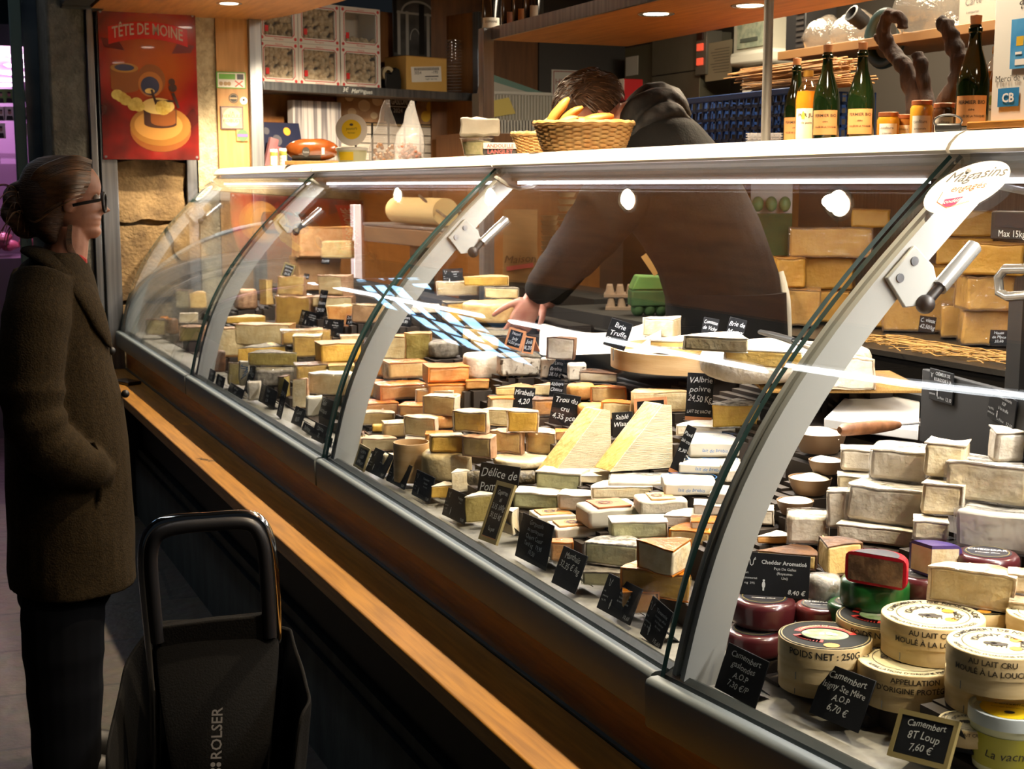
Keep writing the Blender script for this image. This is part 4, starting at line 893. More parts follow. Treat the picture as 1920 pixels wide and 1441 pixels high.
cam_box('cb6',1812,1404,110,'cream','small pale camembert box half hidden by the slate in the wooden frame',['AU LAIT CRU'],hm=.036)
cam_box('cb7',1832,1190,150,'black','black-lidded box under the crusty cream half cheese',None,hm=.03)
cam_box('cb8',1960,1216,150,'cream','cream-lidded camembert box cut by the photo edge',None,hm=.036)
# ---- waxed wheels
def wax(key,px,py,w,h,col,label,on=None,name='waxed_cheese',half=None,paste=None,lab=True,yaw=0,foil=False,lift=0,hm=None):
    p=at(px,py,Z=REG[on]['top']+.001) if on else ramp(px,py,lift); s=depth(p)/FPX; r=w*s/2; hh=hm or h*s*.62
    away=Vector((p.x,p.y,0)).normalized(); rz=math.atan2(p.y,p.x)-pi/2+R(yaw)
    m=M('wax_'+col[1:],col,.28,0,coat=.4,bump=.15 if foil else .03,bs=60 if foil else 30)
    b=min(.010,hh*.25); prof=[(0,0)]+[(r-b+b*sin(a),b-b*cos(a)) for a in (0,.5,1,pi/2)]+[(r-b+b*cos(a),hh-b+b*sin(a)) for a in (0,.5,1,pi/2)]+[(0,hh)]
    t=thing(name,label,'cheese',p if half else p+away*r,rz=rz)
    if half:
        MB().lathe(prof,seg=30,a0=half[0],a1=half[1]).build('wax_coat',m,t,smooth=40)
        ps=PASTE[paste] if paste in PASTE else paste; a,bb=half
        for A,sg in ((half[0],-1),(half[1],1)):
            mb=MB(); n=Vector((-sin(A),cos(A),0))*sg*.0006; u=Vector((cos(A),sin(A),0)); mb.f([mb.v(u*x+Vector((0,0,z))+n) for x,z in ((.0,.004),(r-.005,.004),(r-.005,hh-.005),(.0,hh-.005))])
            mb.build('cut_face',ps,t,smooth=0)
    else: MB().lathe(prof,seg=44).build('wax_coat',m,t,smooth=40)
    if lab:
        l=MB(); 
        if half: l.prism([(0,0)]+[(r*.72*cos(half[0]+(half[1]-half[0])*k/16),r*.72*sin(half[0]+(half[1]-half[0])*k/16)) for k in range(17)],hh,hh+.0006)
        else: l.prism(circ((0,0),r*.74,30),hh,hh+.0006)
        lb=l.build('paper_label',M('label_navy','#1e2230',.45,0,'#35302f',ns=50),t,smooth=0)
        if not half:
            mb=MB(); put_text(mb,'CHEDDAR',Matrix.Translation((0,r*.12,hh+.0012)),r*.26,bold=.01); put_text(mb,'fromage affiné',Matrix.Translation((0,-r*.2,hh+.0012)),r*.13)
            mb.build('lettering',M('ink_white','#f4f1ee',.6),lb,smooth=0,recalc=False)
            mb=MB(); strokes(mb,Matrix.Translation((0,0,hh+.001)),circ((0,0),r*.66,30),r*.03,True); mb.build('ring_line',M('line_gold','#8d7c4a',.5),lb,smooth=0,recalc=False)
    if on is None: reg_base(p+(away*r*(.5 if half else 1)),r*.85,r*(.4 if half else .85),rz,p.z)
    REG[key]=dict(o=t,p=p,top=p.z+hh+.001,d=2*r,w=2*r,h=hh,s=s)
mar='#4a1a1e'
wax('x1',1414,1240,118,64,mar,'maroon waxed cheese wheel at the bottom behind the gaslondes slate',hm=.036)
wax('x2',1430,1187,122,78,mar,'maroon waxed cheese wheel stacked behind the printed cheddar slate',on='x1',hm=.042)
wax('x3',1536,1182,96,48,'#6a2a28','reddish-brown waxed wheel with dark label beside the black-lidded box',hm=.03)
wax('x4b',1600,1176,100,40,'#1f5a24','lower green waxed wheel peeking out under the upper green one',hm=.028)
wax('x4',1638,1154,130,82,'#1d5c25','upper green waxed cheese wheel under the red half',on='x4b',hm=.044)
wax('x5',1640,1098,120,92,'#b0182c','red waxed half cheese with dark marbled cut face on the green wheel',on='x4',half=(R(-8),R(172)),paste=cm('paste_port','#5c4334','#8a6a52',ns=40,lo=.4,hi=.6),yaw=-14,hm=.046)
wax('x6',1725,1130,100,60,mar,'maroon waxed wheel under the purple foil wedge',hm=.034)
wax('x7',1745,1082,116,80,'#4a3a7c','purple foil-wrapped cheese wedge with pale cut face',on='x6',half=(R(20),R(135)),paste='ivory',foil=True,hm=.048,lab=False)
wax('x8',1848,1104,120,82,mar,'maroon waxed wheel with lettered dark label behind the crusty cream half',hm=.044)
C('x9','half',1816,1176,160,92,'pale','mottled','TD',yaw=-14,d=.06,on='cb7',label='crusty cream half cheese leaning by the cream-lidded boxes',name='cheese_half',hm=.05)
C('x10','brick',1918,1176,60,60,'ivory','mottled','TR',label='lower crusty pale cheese at the edge of the photo',name='cheese_piece',film=1)
C('x11','brick',1920,1116,60,50,'ivory','mottled','TR',on='x10',label='upper crusty pale cheese at the edge of the photo',name='cheese_piece',film=1)
# ---- white tub
p=ramp(1886,1470); p=at(1886,1462,Z=.885); s=depth(p)/FPX; r=76*s; t=thing('cheese_tub','white-lidded plastic tub with yellow round label at the front','tub',p+Vector((p.x,p.y,0)).normalized()*r,rz=math.atan2(p.y,p.x)-pi/2); BASES.append((t.location.x,t.location.y,r,r,0,p.z))
MB().lathe([(0,0),(r*.84,0),(r*.95,.062),(0,.062)],seg=40).build('tub_body',M('tub_cream','#d5d6ae',.4),t)
MB().lathe([(r*.846,.004),(r*.942,.05)],seg=40).build('body_label',M('tub_olive','#a9a32c',.45),t,recalc=False)
l=MB().lathe([(0,.072),(r*.88,.072),(r*.90,.076),(r*.99,.076),(r,.073),(r,.060),(r*.96,.060)],seg=44).build('lid',M('tub_lid','#c9d3d6',.35),t)
mb=MB(); disc(mb,Matrix.Translation((0,0,.0728)),(0,0),r*.72,36); lb=mb.build('lid_label',M('label_yellow','#e8c417',.5),l,smooth=0,recalc=False)
mb=MB(); put_text(mb,'Faisselle',Matrix.Translation((0,r*.25,.0734)),r*.22,hand=.8); put_text(mb,'fromage blanc fermier',Matrix.Translation((0,r*.02,.0734)),r*.10); disc(mb,Matrix.Translation((r*.0,-r*.3,.0734)),(0,0),r*.13,16,ry=r*.1); mb.build('lettering',inkblk,lb,smooth=0,recalc=False)
mb=MB(); cyl_text(mb,'La vache',r*.90,.022,.016,hand=1); mb.build('lettering',inkblk,t,smooth=0,recalc=False)
# ---- marble slab, black panel, knife, bowls
A=[(1511,772),(1726,790),(1726,726),(1560,742)]; z=ramp(1620,780).z
P=[at(1545,784,Z=z),at(1722,806,Z=z),at(1726,728,Z=z),at(1590,738,Z=z)]
mb=MB(); top=P; bot=[q-Vector((0,0,.02)) for q in P]; mb.loft([bot,top]); tag(mb.build('marble_board',M('marble_white','#e9e6df',.3,0,'#d3d0c8',ns=5),bevel=.002,smooth=30),'white marble board beside the black panel','board')
cx=sum((q.x for q in P))/4; cy=sum((q.y for q in P))/4; BASES.append((cx,cy,.15,.10,R(-24),z-.03))
k0=at(1574,806,Z=z+.026); k1=at(1686,796,Z=z+.022); dd=k1-k0
t=thing('cheese_knife','cheese knife with worn wooden handle lying at the marble board','knife',k0)
MB().tube([Vector((0,0,0)),dd*.06,dd*.3,dd*.6,dd*.85,dd],[.006,.0115,.012,.0125,.010,.006],12).build('handle',M('walnut','#8b5a35',.5,0,'#6d4426',ns=20,nstretch=(3,3,3)),t)
MB().box((0,-.001,-.007),(.07,.001,.006),T=frame_T(dd,dd,(0,0,1))).build('blade',steel,t)
pa=at(1724,806,X=1.66); pb=at(1724,690,X=1.66); pc=at(1935,745,X=1.585); d=Vector((pc.x-pa.x,pc.y-pa.y,0)).normalized(); L_=(Vector((pc.x,pc.y,0))-Vector((pa.x,pa.y,0))).length+.05
PANT=frame_T(pa,d,(0,0,1)); mb=MB(); mb.X=PANT; mb.box((0,-.02,-.012),(L_,pb.z-pa.z,.0)); tag(mb.build('divider_board',blackmat,bevel=.002),'black divider panel behind the white cheeses, holding printed slates','panel')
clay=M('clay_bowl','#6b5238',.6); curd=M('fresh_curd','#ece3cf',.7,0,'#dccfb3',ns=20,bump=.6,bs=30)
def bowl(px,py,w,label,on=None,sd=1,lift=0):
    p=on if on else ramp(px,py,lift); s=depth(p)/FPX; r=w*s/2; c=p+Vector((p.x,p.y,0)).normalized()*r*.7
    t=thing('clay_bowl',label,'bowl',c); h=r*.75
    MB().lathe([(0,0),(r*.7,0),(r*.9,h*.5),(r,h),(r*.95,h),(r*.84,h*.55),(r*.6,h*.2),(0,h*.15)],seg=32).build('bowl_shell',clay,t)
    MB().lathe([(0,h*1.25),(r*.4,h*1.2),(r*.8,h*.98),(r*.93,h*.85),(r*.84,h*.55),(0,h*.4)],seg=28).jitter(r*.12,34,sd).build('fresh_cheese',curd,t,smooth=80)
    if not on: reg_base(c,r*.7,r*.7,0,p.z)
    return p,h
p,h=bowl(1536,852,100,'upper clay bowl heaped with fresh cheese beside the knife handle',sd=3,lift=.02)
bowl(1548,890,66,'small clay bowl of fresh cheese between the two wider bowls',sd=5,lift=.015)
bowl(1518,930,82,'clay bowl with crusted fresh cheese below the small bowl',sd=8)
bowl(1490,968,70,'lowest clay bowl of fresh cheese right beside the arm',sd=9)
# ---- back counter with the hard cheese wall
t=thing('back_counter','dark counter behind the seller carrying the stacked hard cheeses','counter',(0,0,0))
MB().box((2.55,.6,.0),(3.25,4.25,1.125)).build('body',M('gloss_black','#161412',.18),t,bevel=.004)
MB().box((2.535,.6,1.125),(3.25,4.25,1.14)).build('top',M('top_dark','#2a2724',.3),t)
MB().box((3.22,.6,1.14),(3.25,4.25,1.66)).build('back_panel',M('curtain_wall','#6f6256',.8,0,'#5a4d43',ns=4,nstretch=(1,30,.3)),t,smooth=0)
MB().box((2.585,1.1,1.658),(2.615,3.7,1.666)).build('light_strip',M('added_strip_glow','#ffffff',.5,emit=(1,.93,.85),es=4),t)  # invented glowing strip that goes with the added lamp under this shelf
MB().box((2.55,.6,1.665),(3.22,4.25,1.719)).build('shelf_top',wood_pale,t,bevel=.002)
for y in (.6,4.22): MB().box((2.60,y,1.14),(3.02,y+.03,1.665)).build('side_panel',wood_pale,t)
CZ=1.145
HC=[('k1',1494,581,46,72,'k1'),]
def HCz(key,px,py,w,h,label,on=None,Z=CZ,paste='comte',rinds='TB',yaw=0,film=0,d=.13,hm=None):
    C(key,'brick',px,py,w,h,paste,'comte',rinds,yaw=yaw,on=on,d=d,label=label,name='hard_cheese_block',Z=Z,film=film,hm=h*(REG[on]['s'] if on else depth(at(px,py,Z=Z))/FPX)*.97)
HCz('k2',1502,612,66,71,'film-wrapped hard cheese block right beside the seller apron',film=1)
HCz('k3',1560,606,60,63,'hard cheese block half behind the customer-end arm',paste='comte')
HCz('k4',1482,540,54,58,'hard cheese slab on the film-wrapped block beside the apron',on='k2',yaw=8)
HCz('k5',1552,543,92,62,'wide hard cheese slab in the middle layer beside the arm',on='k3',yaw=-4)
HCz('k6',1556,483,150,56,'broad hard cheese slab under crinkled film, upper layer',on='k5',film=1)
HCz('k7',1632,427,70,36,'topmost hard cheese slab by the arm, below the curtain',on='k6')
HCz('k8',1645,614,30,60,'narrow hard cheese end showing just past the arm')
HCz('k9',1738,622,160,88,'very large film-wrapped hard cheese block over the straw',film=1,yaw=4)
HCz('k10',1786,634,46,66,'film-wrapped hard cheese standing between the large block and the square ones',film=1)
HCz('k11',1852,648,94,68,'square hard cheese block beside the folded straw slate',film=1,yaw=6)
HCz('k12',1930,655,70,92,'hard cheese block cut by the photo edge')
HCz('k13',1698,538,44,20,'thin hard cheese slice lying on the very large block',on='k9')
HCz('k14',1766,536,90,38,'low hard cheese block on the very large block',on='k9')
HCz('k15',1858,583,88,66,'square hard cheese with light stripe stacked on the square block',on='k11',yaw=18,film=1)
HCz('k16',1806,498,100,54,'wide hard cheese layer behind the gas strut',on='k14')
HCz('k17',1860,518,112,62,'bright hard cheese slab under the display screen',on='k15')
HCz('k18',1812,444,104,50,'topmost hard cheese slab beside the round sticker',on='k16')
# straw bed
rs=random.Random(3); mb=MB()
for k in range(240):
    y=rs.uniform(1.9,3.35); x=rs.uniform(2.535,2.66); a=rs.uniform(-.5,.5)+pi/2; l=rs.uniform(.08,.2); z=CZ+rs.uniform(.003,.022)
    mb.tube([Vector((x-cos(a)*l/2,y-sin(a)*l/2,z)),Vector((x,y,z+.004)),Vector((x+cos(a)*l/2,y+sin(a)*l/2,z-rs.uniform(0,.006)))],.0016,4)
tag(mb.build('straw_bed',straw,smooth=0),'loose straw strewn under the hard cheese blocks','straw',kind='stuff')
# ================================================================== price slates
slate=M('slate_black','#0f1013',.6,0,'#15161a',ns=25,spec=.2); chalk=M('chalk_white','#d9dde0',.7); printw=M('print_white','#c3c6c8',.6); framew=M('frame_wood','#c98a5c',.55); frameg=M('frame_gold','#9a8a5a',.5); cutb=M('edge_copper','#b87a4f',.5)
LY=[-1]
def TG(bl,br,tl,lines,label,a=0,frame=None,printed=False,lift=0,X=None,foot=True,foldback=False,base=None,hand=1,name='price_slate',cat='price tag',group=None,Z=None,col=None,stripe=False,spike=0):
    A=at(*bl,X=X) if X else at(*bl,Z=Z) if Z else ramp(*bl,lift)
    n0=Vector((-cos(R(a)),-sin(R(a)),0)); B=at_plane(br[0],br[1],A,n0); u=(B-A); W_=u.length; u.normalize()
    nb=Vector((cos(R(a)),sin(R(a)),0)); nb=(nb-u*nb.dot(u)).normalized(); up=u.cross(nb)*1.0
    if up.z<0: up=-up
    r=ray(*tl); O=Vector((0,0,EYE))-A; m=Matrix((up,nb,-r)).transposed()
    try: al,be,_=m.inverted()@O
    except Exception: al,be=.07,.02
    if a>=25:
        w=(up*cos(R(14))+nb*sin(R(14))); nn=u.cross(w); q=at_plane(tl[0],tl[1],A,nn)-A; al=max(.025,min(.14,q.dot(w)))*cos(R(14)); be=al*math.tan(R(14))
    al=max(.02,al); be=max(-.35*al,min(1.0*al,be)); v=(up*al+nb*be); Hh=v.length; v.normalize()
    T=frame_T(A,u,v); nz=(T.to_3x3()@Vector((0,0,1))) # faces the viewer
    t=thing(name,label,cat,A+u*W_/2,group=group); T0=Matrix.Translation(-(A+u*W_/2))@T
    b=MB(); b.X=T0; b.box((0,0,-.0022),(W_,Hh,0)); b.build('board',col or slate,t,bevel=.0006,seg=1)
    if frame:
        f=min(W_,Hh)*.09; b=MB(); b.X=T0
        b.box((-.001,-.001,-.004),(W_+.001,f,.0014)).box((-.001,Hh-f,-.004),(W_+.001,Hh+.001,.0014)).box((-.001,f,-.004),(f,Hh-f,.0014)).box((W_-f,f,-.004),(W_+.001,Hh-f,.0014)); b.build('frame',framew if frame=='wood' else frameg,t)
    if stripe: b=MB(); b.X=T0; b.box((0,0,.0001),(W_,Hh*.08,.0008)); b.build('edge_strip',cutb,t,smooth=0)
    # easel foot behind
    if foot:
        q0=T0@Vector((W_*.5,Hh*(.9 if foldback else .45),-.002)); q1=Vector((q0.x,q0.y,.0015))+nb*(Hh*.35+.012); q1.z=max(.0015,-.0)
        s_=u*W_*(.5 if foldback else .22); b=MB(); b.loft([[q0-s_,q0+s_,q0+s_+nb*.002,q0-s_+nb*.002],[q1-s_,q1+s_,q1+s_+nb*.002,q1-s_+nb*.002]]); b.build('easel_foot',(framew if frame=='wood' else slate),t,smooth=0)
    if spike: MB().cyl((0,0,0),(0,0,-spike),.0012,seg=6).build('spike',steel,t)
    Z_=T0@Matrix.Translation((0,0,.0006)); mb=MB(); mg=W_*(.12 if frame else .06)
    if printed:
        ti=lines[0].split('\n'); y=Hh*.84
        ts=min(Hh*.13,W_*.14)
        for x in ti: put_text(mb,x,Z_@Matrix.Translation((W_*.62,y-ts*.7,0)),ts,width=W_*.66,bold=.012); y-=ts*1.15
        for x in lines[1:-1]: put_text(mb,x,Z_@Matrix.Translation((W_*.64,y-ts*.5,0)),ts*.66,width=W_*.6); y-=ts*.82
        put_text(mb,lines[-1],Z_@Matrix.Translation((W_*.94,Hh*.08,0)),ts*1.15,align='R',width=W_*.5,hand=.8,bold=.01)
        c=Z_@Matrix.Translation((W_*.15,Hh*.80,0)); k=Hh*.09; lw=Hh*.016
        strokes(mb,c,[(-k,k*.5),(-k*.5,k*.3),(-k*.35,-k*.9),(0,-k*1.2),(k*.35,-k*.9),(k*.5,k*.3),(k,k*.5)],lw); strokes(mb,c,[(-k*.5,k*.3),(-k*.9,k*.9)],lw); strokes(mb,c,[(k*.5,k*.3),(k*.9,k*.9)],lw)
        c=Z_@Matrix.Translation((W_*.34,Hh*.26,0)); disc(mb,c,(0,0),k*.45,10,ry=k*.9); disc(mb,c,(0,k*1.15),k*.3,8); rect(mb,c,-k*.2,-k*1.5,k*.2,-k*.6)
        for i,x in enumerate(('lait','pasteurisé','mg  29%')): put_text(mb,x,Z_@Matrix.Translation((W_*.06,Hh*(.5-.12*i),0)),ts*.55,align='L',width=W_*.28)
    else:
        n=len(lines); tot=sum(s for _,s in lines); y=Hh*(.95 if not frame else .9); avail=Hh*(.86 if not frame else .78); sc=avail/max(tot,.01)/1.12
        for i,(x,s) in enumerate(lines):
            sz=min(sc*s,W_*.5); y-=sc*s*1.06
            put_text(mb,x,Z_@Matrix.Translation((W_/2,y+sz*.22,0)),sz*.95,width=W_-2*mg,hand=hand,seed=i+len(x))
    mb.build('lettering',printw if printed else chalk,t,smooth=0,recalc=False)
    if base is None and Z is None and X is None and not spike and lift<=.03:
        c=A+u*W_/2+nb*.012; BASES.append((c.x,c.y,W_/2,.012,math.atan2(u.y,u.x),A.z))
    return t
F='small front-row price slate '
# second section front row
TG((372,694),(385,701),(378,666),[('Salers',1),('28,50',1)],'small black slate at the foot of the far glass arm')
TG((389,714),(399,720),(394,690),[('Tomme',1),('19 €',1)],'small black slate just past the far glass arm, thin and upright')
TG((403,722),(417,731),(408,700),[('Morbier',1),('21 €',1)],'black slate below the dark brown crusted cheese')
TG((426,734),(452,750),(432,716),[('Abondance',1),('24,90',1)],'low wide black slate before the narrow olive slice')
TG((457,731),(466,740),(472,680),[('Bleu',1),('22',1)],'strongly tilted dark slate beside the blue-printed wrap')
TG((484,751),(513,768),(491,718),[('Ossau',1),('Iraty',1),('27,80',1)],'dark slate with light reflections before the film-packed cheese')
TG((518,777),(526,786),(533,709),[('Laguiole',1),('25',1)],'tall strongly tilted slate among the front slates of the second section')
TG((545,792),(563,801),(555,760),[('Cantal',1),('18,50',1)],'plain dark slate in front of the tall narrow ivory wedge')
TG((565,805),(583,817),(570,790),[('Raclette',1)],'low dark slate between two taller ones, second section')
TG((589,775),(618,788),(597,740),[('Saint',1),('Nectaire',1)],'folded dark slate below the grey price holder')
TG((602,740),(626,742),(602,698),[('Vacherin',1),('',1)],'grey plastic price holder leaning on the white-crusted half',a=40,col=M('holder_grey','#8b8d92',.35),name='price_holder')
TG((583,821),(605,832),(592,790),[('Cabécou',1),('35',1)],'dark slate with 35 at the corner before the second glass arm')
TG((606,830),(620,838),(609,814),[('3,20',1)],'tiny slate at the foot of the second glass arm')
# third section front row
TG((630,846),(654,861),(641,804),['Reblochon','fermier','lait cru','18,20'],'first printed slate after the second glass arm',printed=True)
TG((663,872),(681,883),(676,832),[('Langres',1),('13,85',1),('6,90 pce',1)],'narrow gold-framed slate in the front row of the third section',frame='gold')
TG((684,881),(718,898),(704,838),['Petit','Epoisses','de Bourgogne','9,10'],'printed slate between the gold-framed slate and the livarot slate',printed=True)
TG((723,900),(757,918),(738,857),['Livarot','Normandie','lait cru','8,50'],'printed slate headed Livarot before the bark box',printed=True)
TG((771,926),(804,944),(782,879),['Camembert\nfermier','Normandie','13,80'],'printed slate before the pale wooden hoop',printed=True)
TG((828,964),(870,984),(841,913),['Pouligny','chèvre','10,80'],'printed slate before the white-rinded wedge under film',printed=True)
TG((890,950),(964,962),(906,866),[('Délice de',1.2),('Pommard',1.2),('9,70 pce',.8)],'big slate lettered Délice de Pommard leaning on the nut-coated log',a=30,lift=.015)
TG((898,1009),(930,1021),(933,901),[('Gaperon',.7),('ail',.6),('3,15 100g',.8),('31,55 kg',.8),('',.5),('La pce',.6)],'tall narrow gold-edged double slate in the front row',frame='gold',stripe=True)
TG((965,1041),(1022,1070),(981,960),[('Gorgonzola',.9),('au mascarpone',.8),('Chèvre Coeur',.9),('Tarif kg   19,90',.9),('10,50',.9)],'wide slate crowded with chalk lines in the front row')
TG((1033,1091),(1077,1114),(1057,1022),[('Manthaïs',1),('32,35 € /kg',1),('',1.1)],'slate with 32,35 € price before the grey-green cheese in film')
TG((1118,1138),(1180,1172),(1142,1073),['Murols','PUY DE DÔME','fromage au lait','de vache à croûte','10,60'],'printed slate headed Murols at the front of the third section',printed=True)
TG((1199,1187),(1236,1222),(1224,1115),['Timanoix','fromage affiné','à la liqueur','de noix','15,60'],'printed slate next to the customer-end arm, last of the front row',printed=True)
# slates in the heap
TG((526,517),(545,524),(534,491),[('Bethmale',1),('chèvre',1),('26,50',1)],'small gold-framed slate clipped to the tilted cream cheese',a=35,frame='gold',X=1.585,foot=False)
TG((592,592),(606,594),(605,543),[('Tomme',1),('fleurs',1),('29,50',1)],'narrow tilted slate between tall tomme half and orange-tinted half',a=30,lift=.02)
TG((559,608),(595,617),(567,580),['Le Gaperon\nde Montagne','lait de vache','24,95'],'printed slate in front of the tall tomme half',a=25,printed=True)
TG((603,628),(640,631),(614,597),['Tomme\ndes Bauges','au lait cru','22,00'],'printed slate on the yellow block with brown top',a=25,printed=True)
TG((646,610),(671,613),(643,588),[('Zo BRAVO',1),('1,05 €',1)],'wood-framed slate chalked ZO BRAVO in the second section',a=40,frame='wood')
TG((568,522),(578,524),(566,511),[('Etorki',1)],'tiny slate behind the tilted cream cheese',a=40,X=1.62,foot=False)
TG((602,494),(617,495),(602,483),[('Fourme',1)],'tiny slate on top of the pale cheese with thick rind',a=40,X=1.62,foot=False)
TG((745,610),(769,613),(759,581),[('Fourme',1),('Ambert',1),('19,80',1)],'tilted slate behind the second arm beside the cream wheel',a=30)
TG((712,671),(754,671),(723,642),[('Paris',1),("d'Isigny",1),('0,75 pce',.8)],'wood-framed folding slate on the orange bricks',a=40,frame='wood',foldback=True)
TG((820,668),(840,670),(824,640),[('Bleu',1),('32,50',1)],'slate with 32,50 leaning on the dark fuzzy wheel',a=40)
TG((875,694),(899,710),(885,656),[('Végétarien',1),('fermier',1),('5,10 €/pce',1)],'tilted square slate beside the topmost orange brick',a=30)
TG((946,648),(975,657),(963,615),[('Henri',1),('Joly',1),('12,50 pce',.9)],'wood-framed slate on the herb-topped white block, farther one',a=30,frame='wood',X=1.545,foldback=True)
TG((979,660),(997,663),(992,631),[('Joli',1),('8,20',1)],'wood-framed slate on the herb-topped white block, nearer the seller side',a=35,frame='wood',X=1.54,foldback=True)
TG((950,710),(976,717),(961,674),[('Corse',1),('végétal',1)],'gold-framed folding slate before the herb-topped white block',a=35,frame='gold',foldback=True)
TG((1026,711),(1051,715),(1040,672),[("O'Lente",1),('Brebis',1),('28,10 €',1)],'tilted slate before the narrow speckled cheese',a=35)
TG((961,763),(1000,766),(971,725),[('Mirabelle',1),('4,20',1)],'slate shining blue beside the orange-rinded block',a=40)
TG((1028,750),(1054,752),(1046,712),[('Abbaye',1),('Cîteaux',1),('29',1)],'narrow tilted slate behind the trou du cru slate',a=35)
TG((1028,793),(1079,802),(1040,735),[('Trou du',1),('cru',1),('4,35 pce',1)],'slate chalked Trou du cru in the middle of the heap',a=35,lift=.01)
TG((1192,800),(1252,796),(1194,748),[('gaperon',1.1),('ail',1),('',1)],'wood-framed slate chalked gaperon behind the tall triangles',a=50,frame='wood')
TG((1148,820),(1187,818),(1149,773),[('Sablé',1),('Wisant',1),('',.8)],'slate chalked Sablé between the two tall triangles',a=45)
TG((1130,645),(1170,658),(1156,598),[('Brie',1),('Truffe',1),('52,00 €/kg',.8)],'diamond-tilted slate chalked Brie Truffe above the wooden hoop',a=45,X=1.50,foot=False,spike=.03)
TG((1311,641),(1340,646),(1322,594),[('Comtesse',1),('de Vichy',1),('',.5),('8,50 €',1)],'slate chalked Comtesse de Vichy on the brie',a=50,X=1.66,foot=False,spike=.03)
TG((1349,667),(1381,675),(1381,596),[('Brie de',1),('Meaux',1),('28€50/kg',.9),('',.8),('LAIT DE VACHE',.5)],'tall tilted slate chalked Brie de Meaux',a=45,X=1.58,foot=False,spike=.03,stripe=True)
TG((1284,787),(1334,790),(1294,698),[('VAlbrie',1),('poivre',1),('24,50 Kg',1.1),('',.6),('LAIT DE VACHE',.55)],'tall slate chalked Valbrie poivre beside the ash-crusted wedge',a=55,lift=.02,stripe=True)
TG((1253,883),(1270,891),(1280,791),[('Pavé',.8),('lait cru',.7),('9,30',.9),('',1.4)],'very slim tilted slate before the white paper parcels',a=30,lift=.02,stripe=True)
TG((830,534),(868,532),(835,504),['Vacherin\nfrais','suisse','9,80'],'printed slate at the back behind the mottled white cheese',a=55,printed=True,X=1.82,foot=False)
# customer-end section
TG((1387,1113),(1516,1124),(1392,1033),['Cheddar Aromatisé','Pays De Galles','(Royaume-','Uni)','8,40 €'],'wide printed slate headed Cheddar Aromatisé among the waxed wheels',a=52,printed=True,Z=REG['x2']['top'])
TG((1339,1288),(1415,1329),(1366,1203),[('Camembert',1),('gaslondes',1),('A.O.P',1),('7,30 €/P',1)],'handwritten slate Camembert gaslondes nearest the arm',a=8)
TG((1516,1335),(1608,1374),(1550,1241),[('Camembert',1),('Isigny Ste Mère',.9),('A.O.P',.9),('6,70 €',1)],'handwritten slate Camembert Isigny before the black-lidded box',a=8)
TG((1665,1414),(1775,1443),(1689,1329),[('Camembert',1),('8T Loup',1.2),('7,60 €',1.1)],'handwritten folding slate Camembert Loup in a grey frame before the tub',a=12,frame='gold',foldback=True)
def panel_slate(px,py,w,h,roll,lines,label):
    p=at_plane(px,py,PANT.translation,PANT.to_3x3()@Vector((0,0,1))); s=depth(p)/FPX; n=PANT.to_3x3()@Vector((0,0,1))
    T=PANT.copy(); T.translation=p+n*.004; T=T@Matrix.Rotation(R(roll),4,'Z'); t=thing('price_slate',label,'price tag',T.translation); T0=Matrix.Translation(-T.translation)@T; W_,H_=w*s*1.15,h*s
    b=MB(); b.X=T0; b.box((-W_/2,-H_/2,-.0022),(W_/2,H_/2,0)); b.build('board',slate,t,bevel=.001)
    mb=MB(); Z_=T0@Matrix.Translation((0,0,.0006)); y=H_*.5; ts=H_*.15
    for x in lines[:-1]: y-=ts*1.2; put_text(mb,x,Z_@Matrix.Translation((W_*.08,y,0)),ts,width=W_*.72,bold=.012)
    put_text(mb,lines[-1],Z_@Matrix.Translation((W_*.46,-H_*.42,0)),ts*1.1,align='R',hand=.6); put_text(mb,'La Pièce',Z_@Matrix.Translation((W_*.02,-H_*.40,0)),ts*.8)
    k=H_*.08; c=Z_@Matrix.Translation((-W_*.38,H_*.32,0)); strokes(mb,c,[(-k,k*.5),(-k*.4,k*.2),(0,-k*1.2),(k*.4,k*.2),(k,k*.5)],k*.2)
    c=Z_@Matrix.Translation((-W_*.12,-H_*.26,0)); disc(mb,c,(0,0),k*.4,10,ry=k*1.1); disc(mb,c,(0,k*1.4),k*.35,8)
    for i in range(2): put_text(mb,('mg 40%','pasteurisé')[i],Z_@Matrix.Translation((-W_*.46,-H_*(.18+.14*i),0)),ts*.7,align='L',width=W_*.24)
    mb.build('lettering',printw,t,smooth=0,recalc=False)
panel_slate(1768,724,77,60,0,['CRÉMEUX DE','BOURGOGNE À LA','TRUFFE','13,10'],'printed slate Crémeux de Bourgogne stuck to the black panel')
panel_slate(1882,766,82,60,-9,['Brillat Savarin','IGP','à la truffe','12,50'],'printed slate Brillat Savarin slanting on the black panel')
TG((1721,621),(1752,625),(1734,592),[('C. vieux',1),('42,50/kg',1)],'black slate with 42,50 stuck in the straw before the hard cheeses',a=50,Z=CZ+.012)
TG((1856,647),(1889,648),(1867,618),[('Haute',1),('de Mpce',1),('33,60',1)],'folding black slate on the straw before the square hard cheese',a=50,Z=CZ+.012,foldback=True)
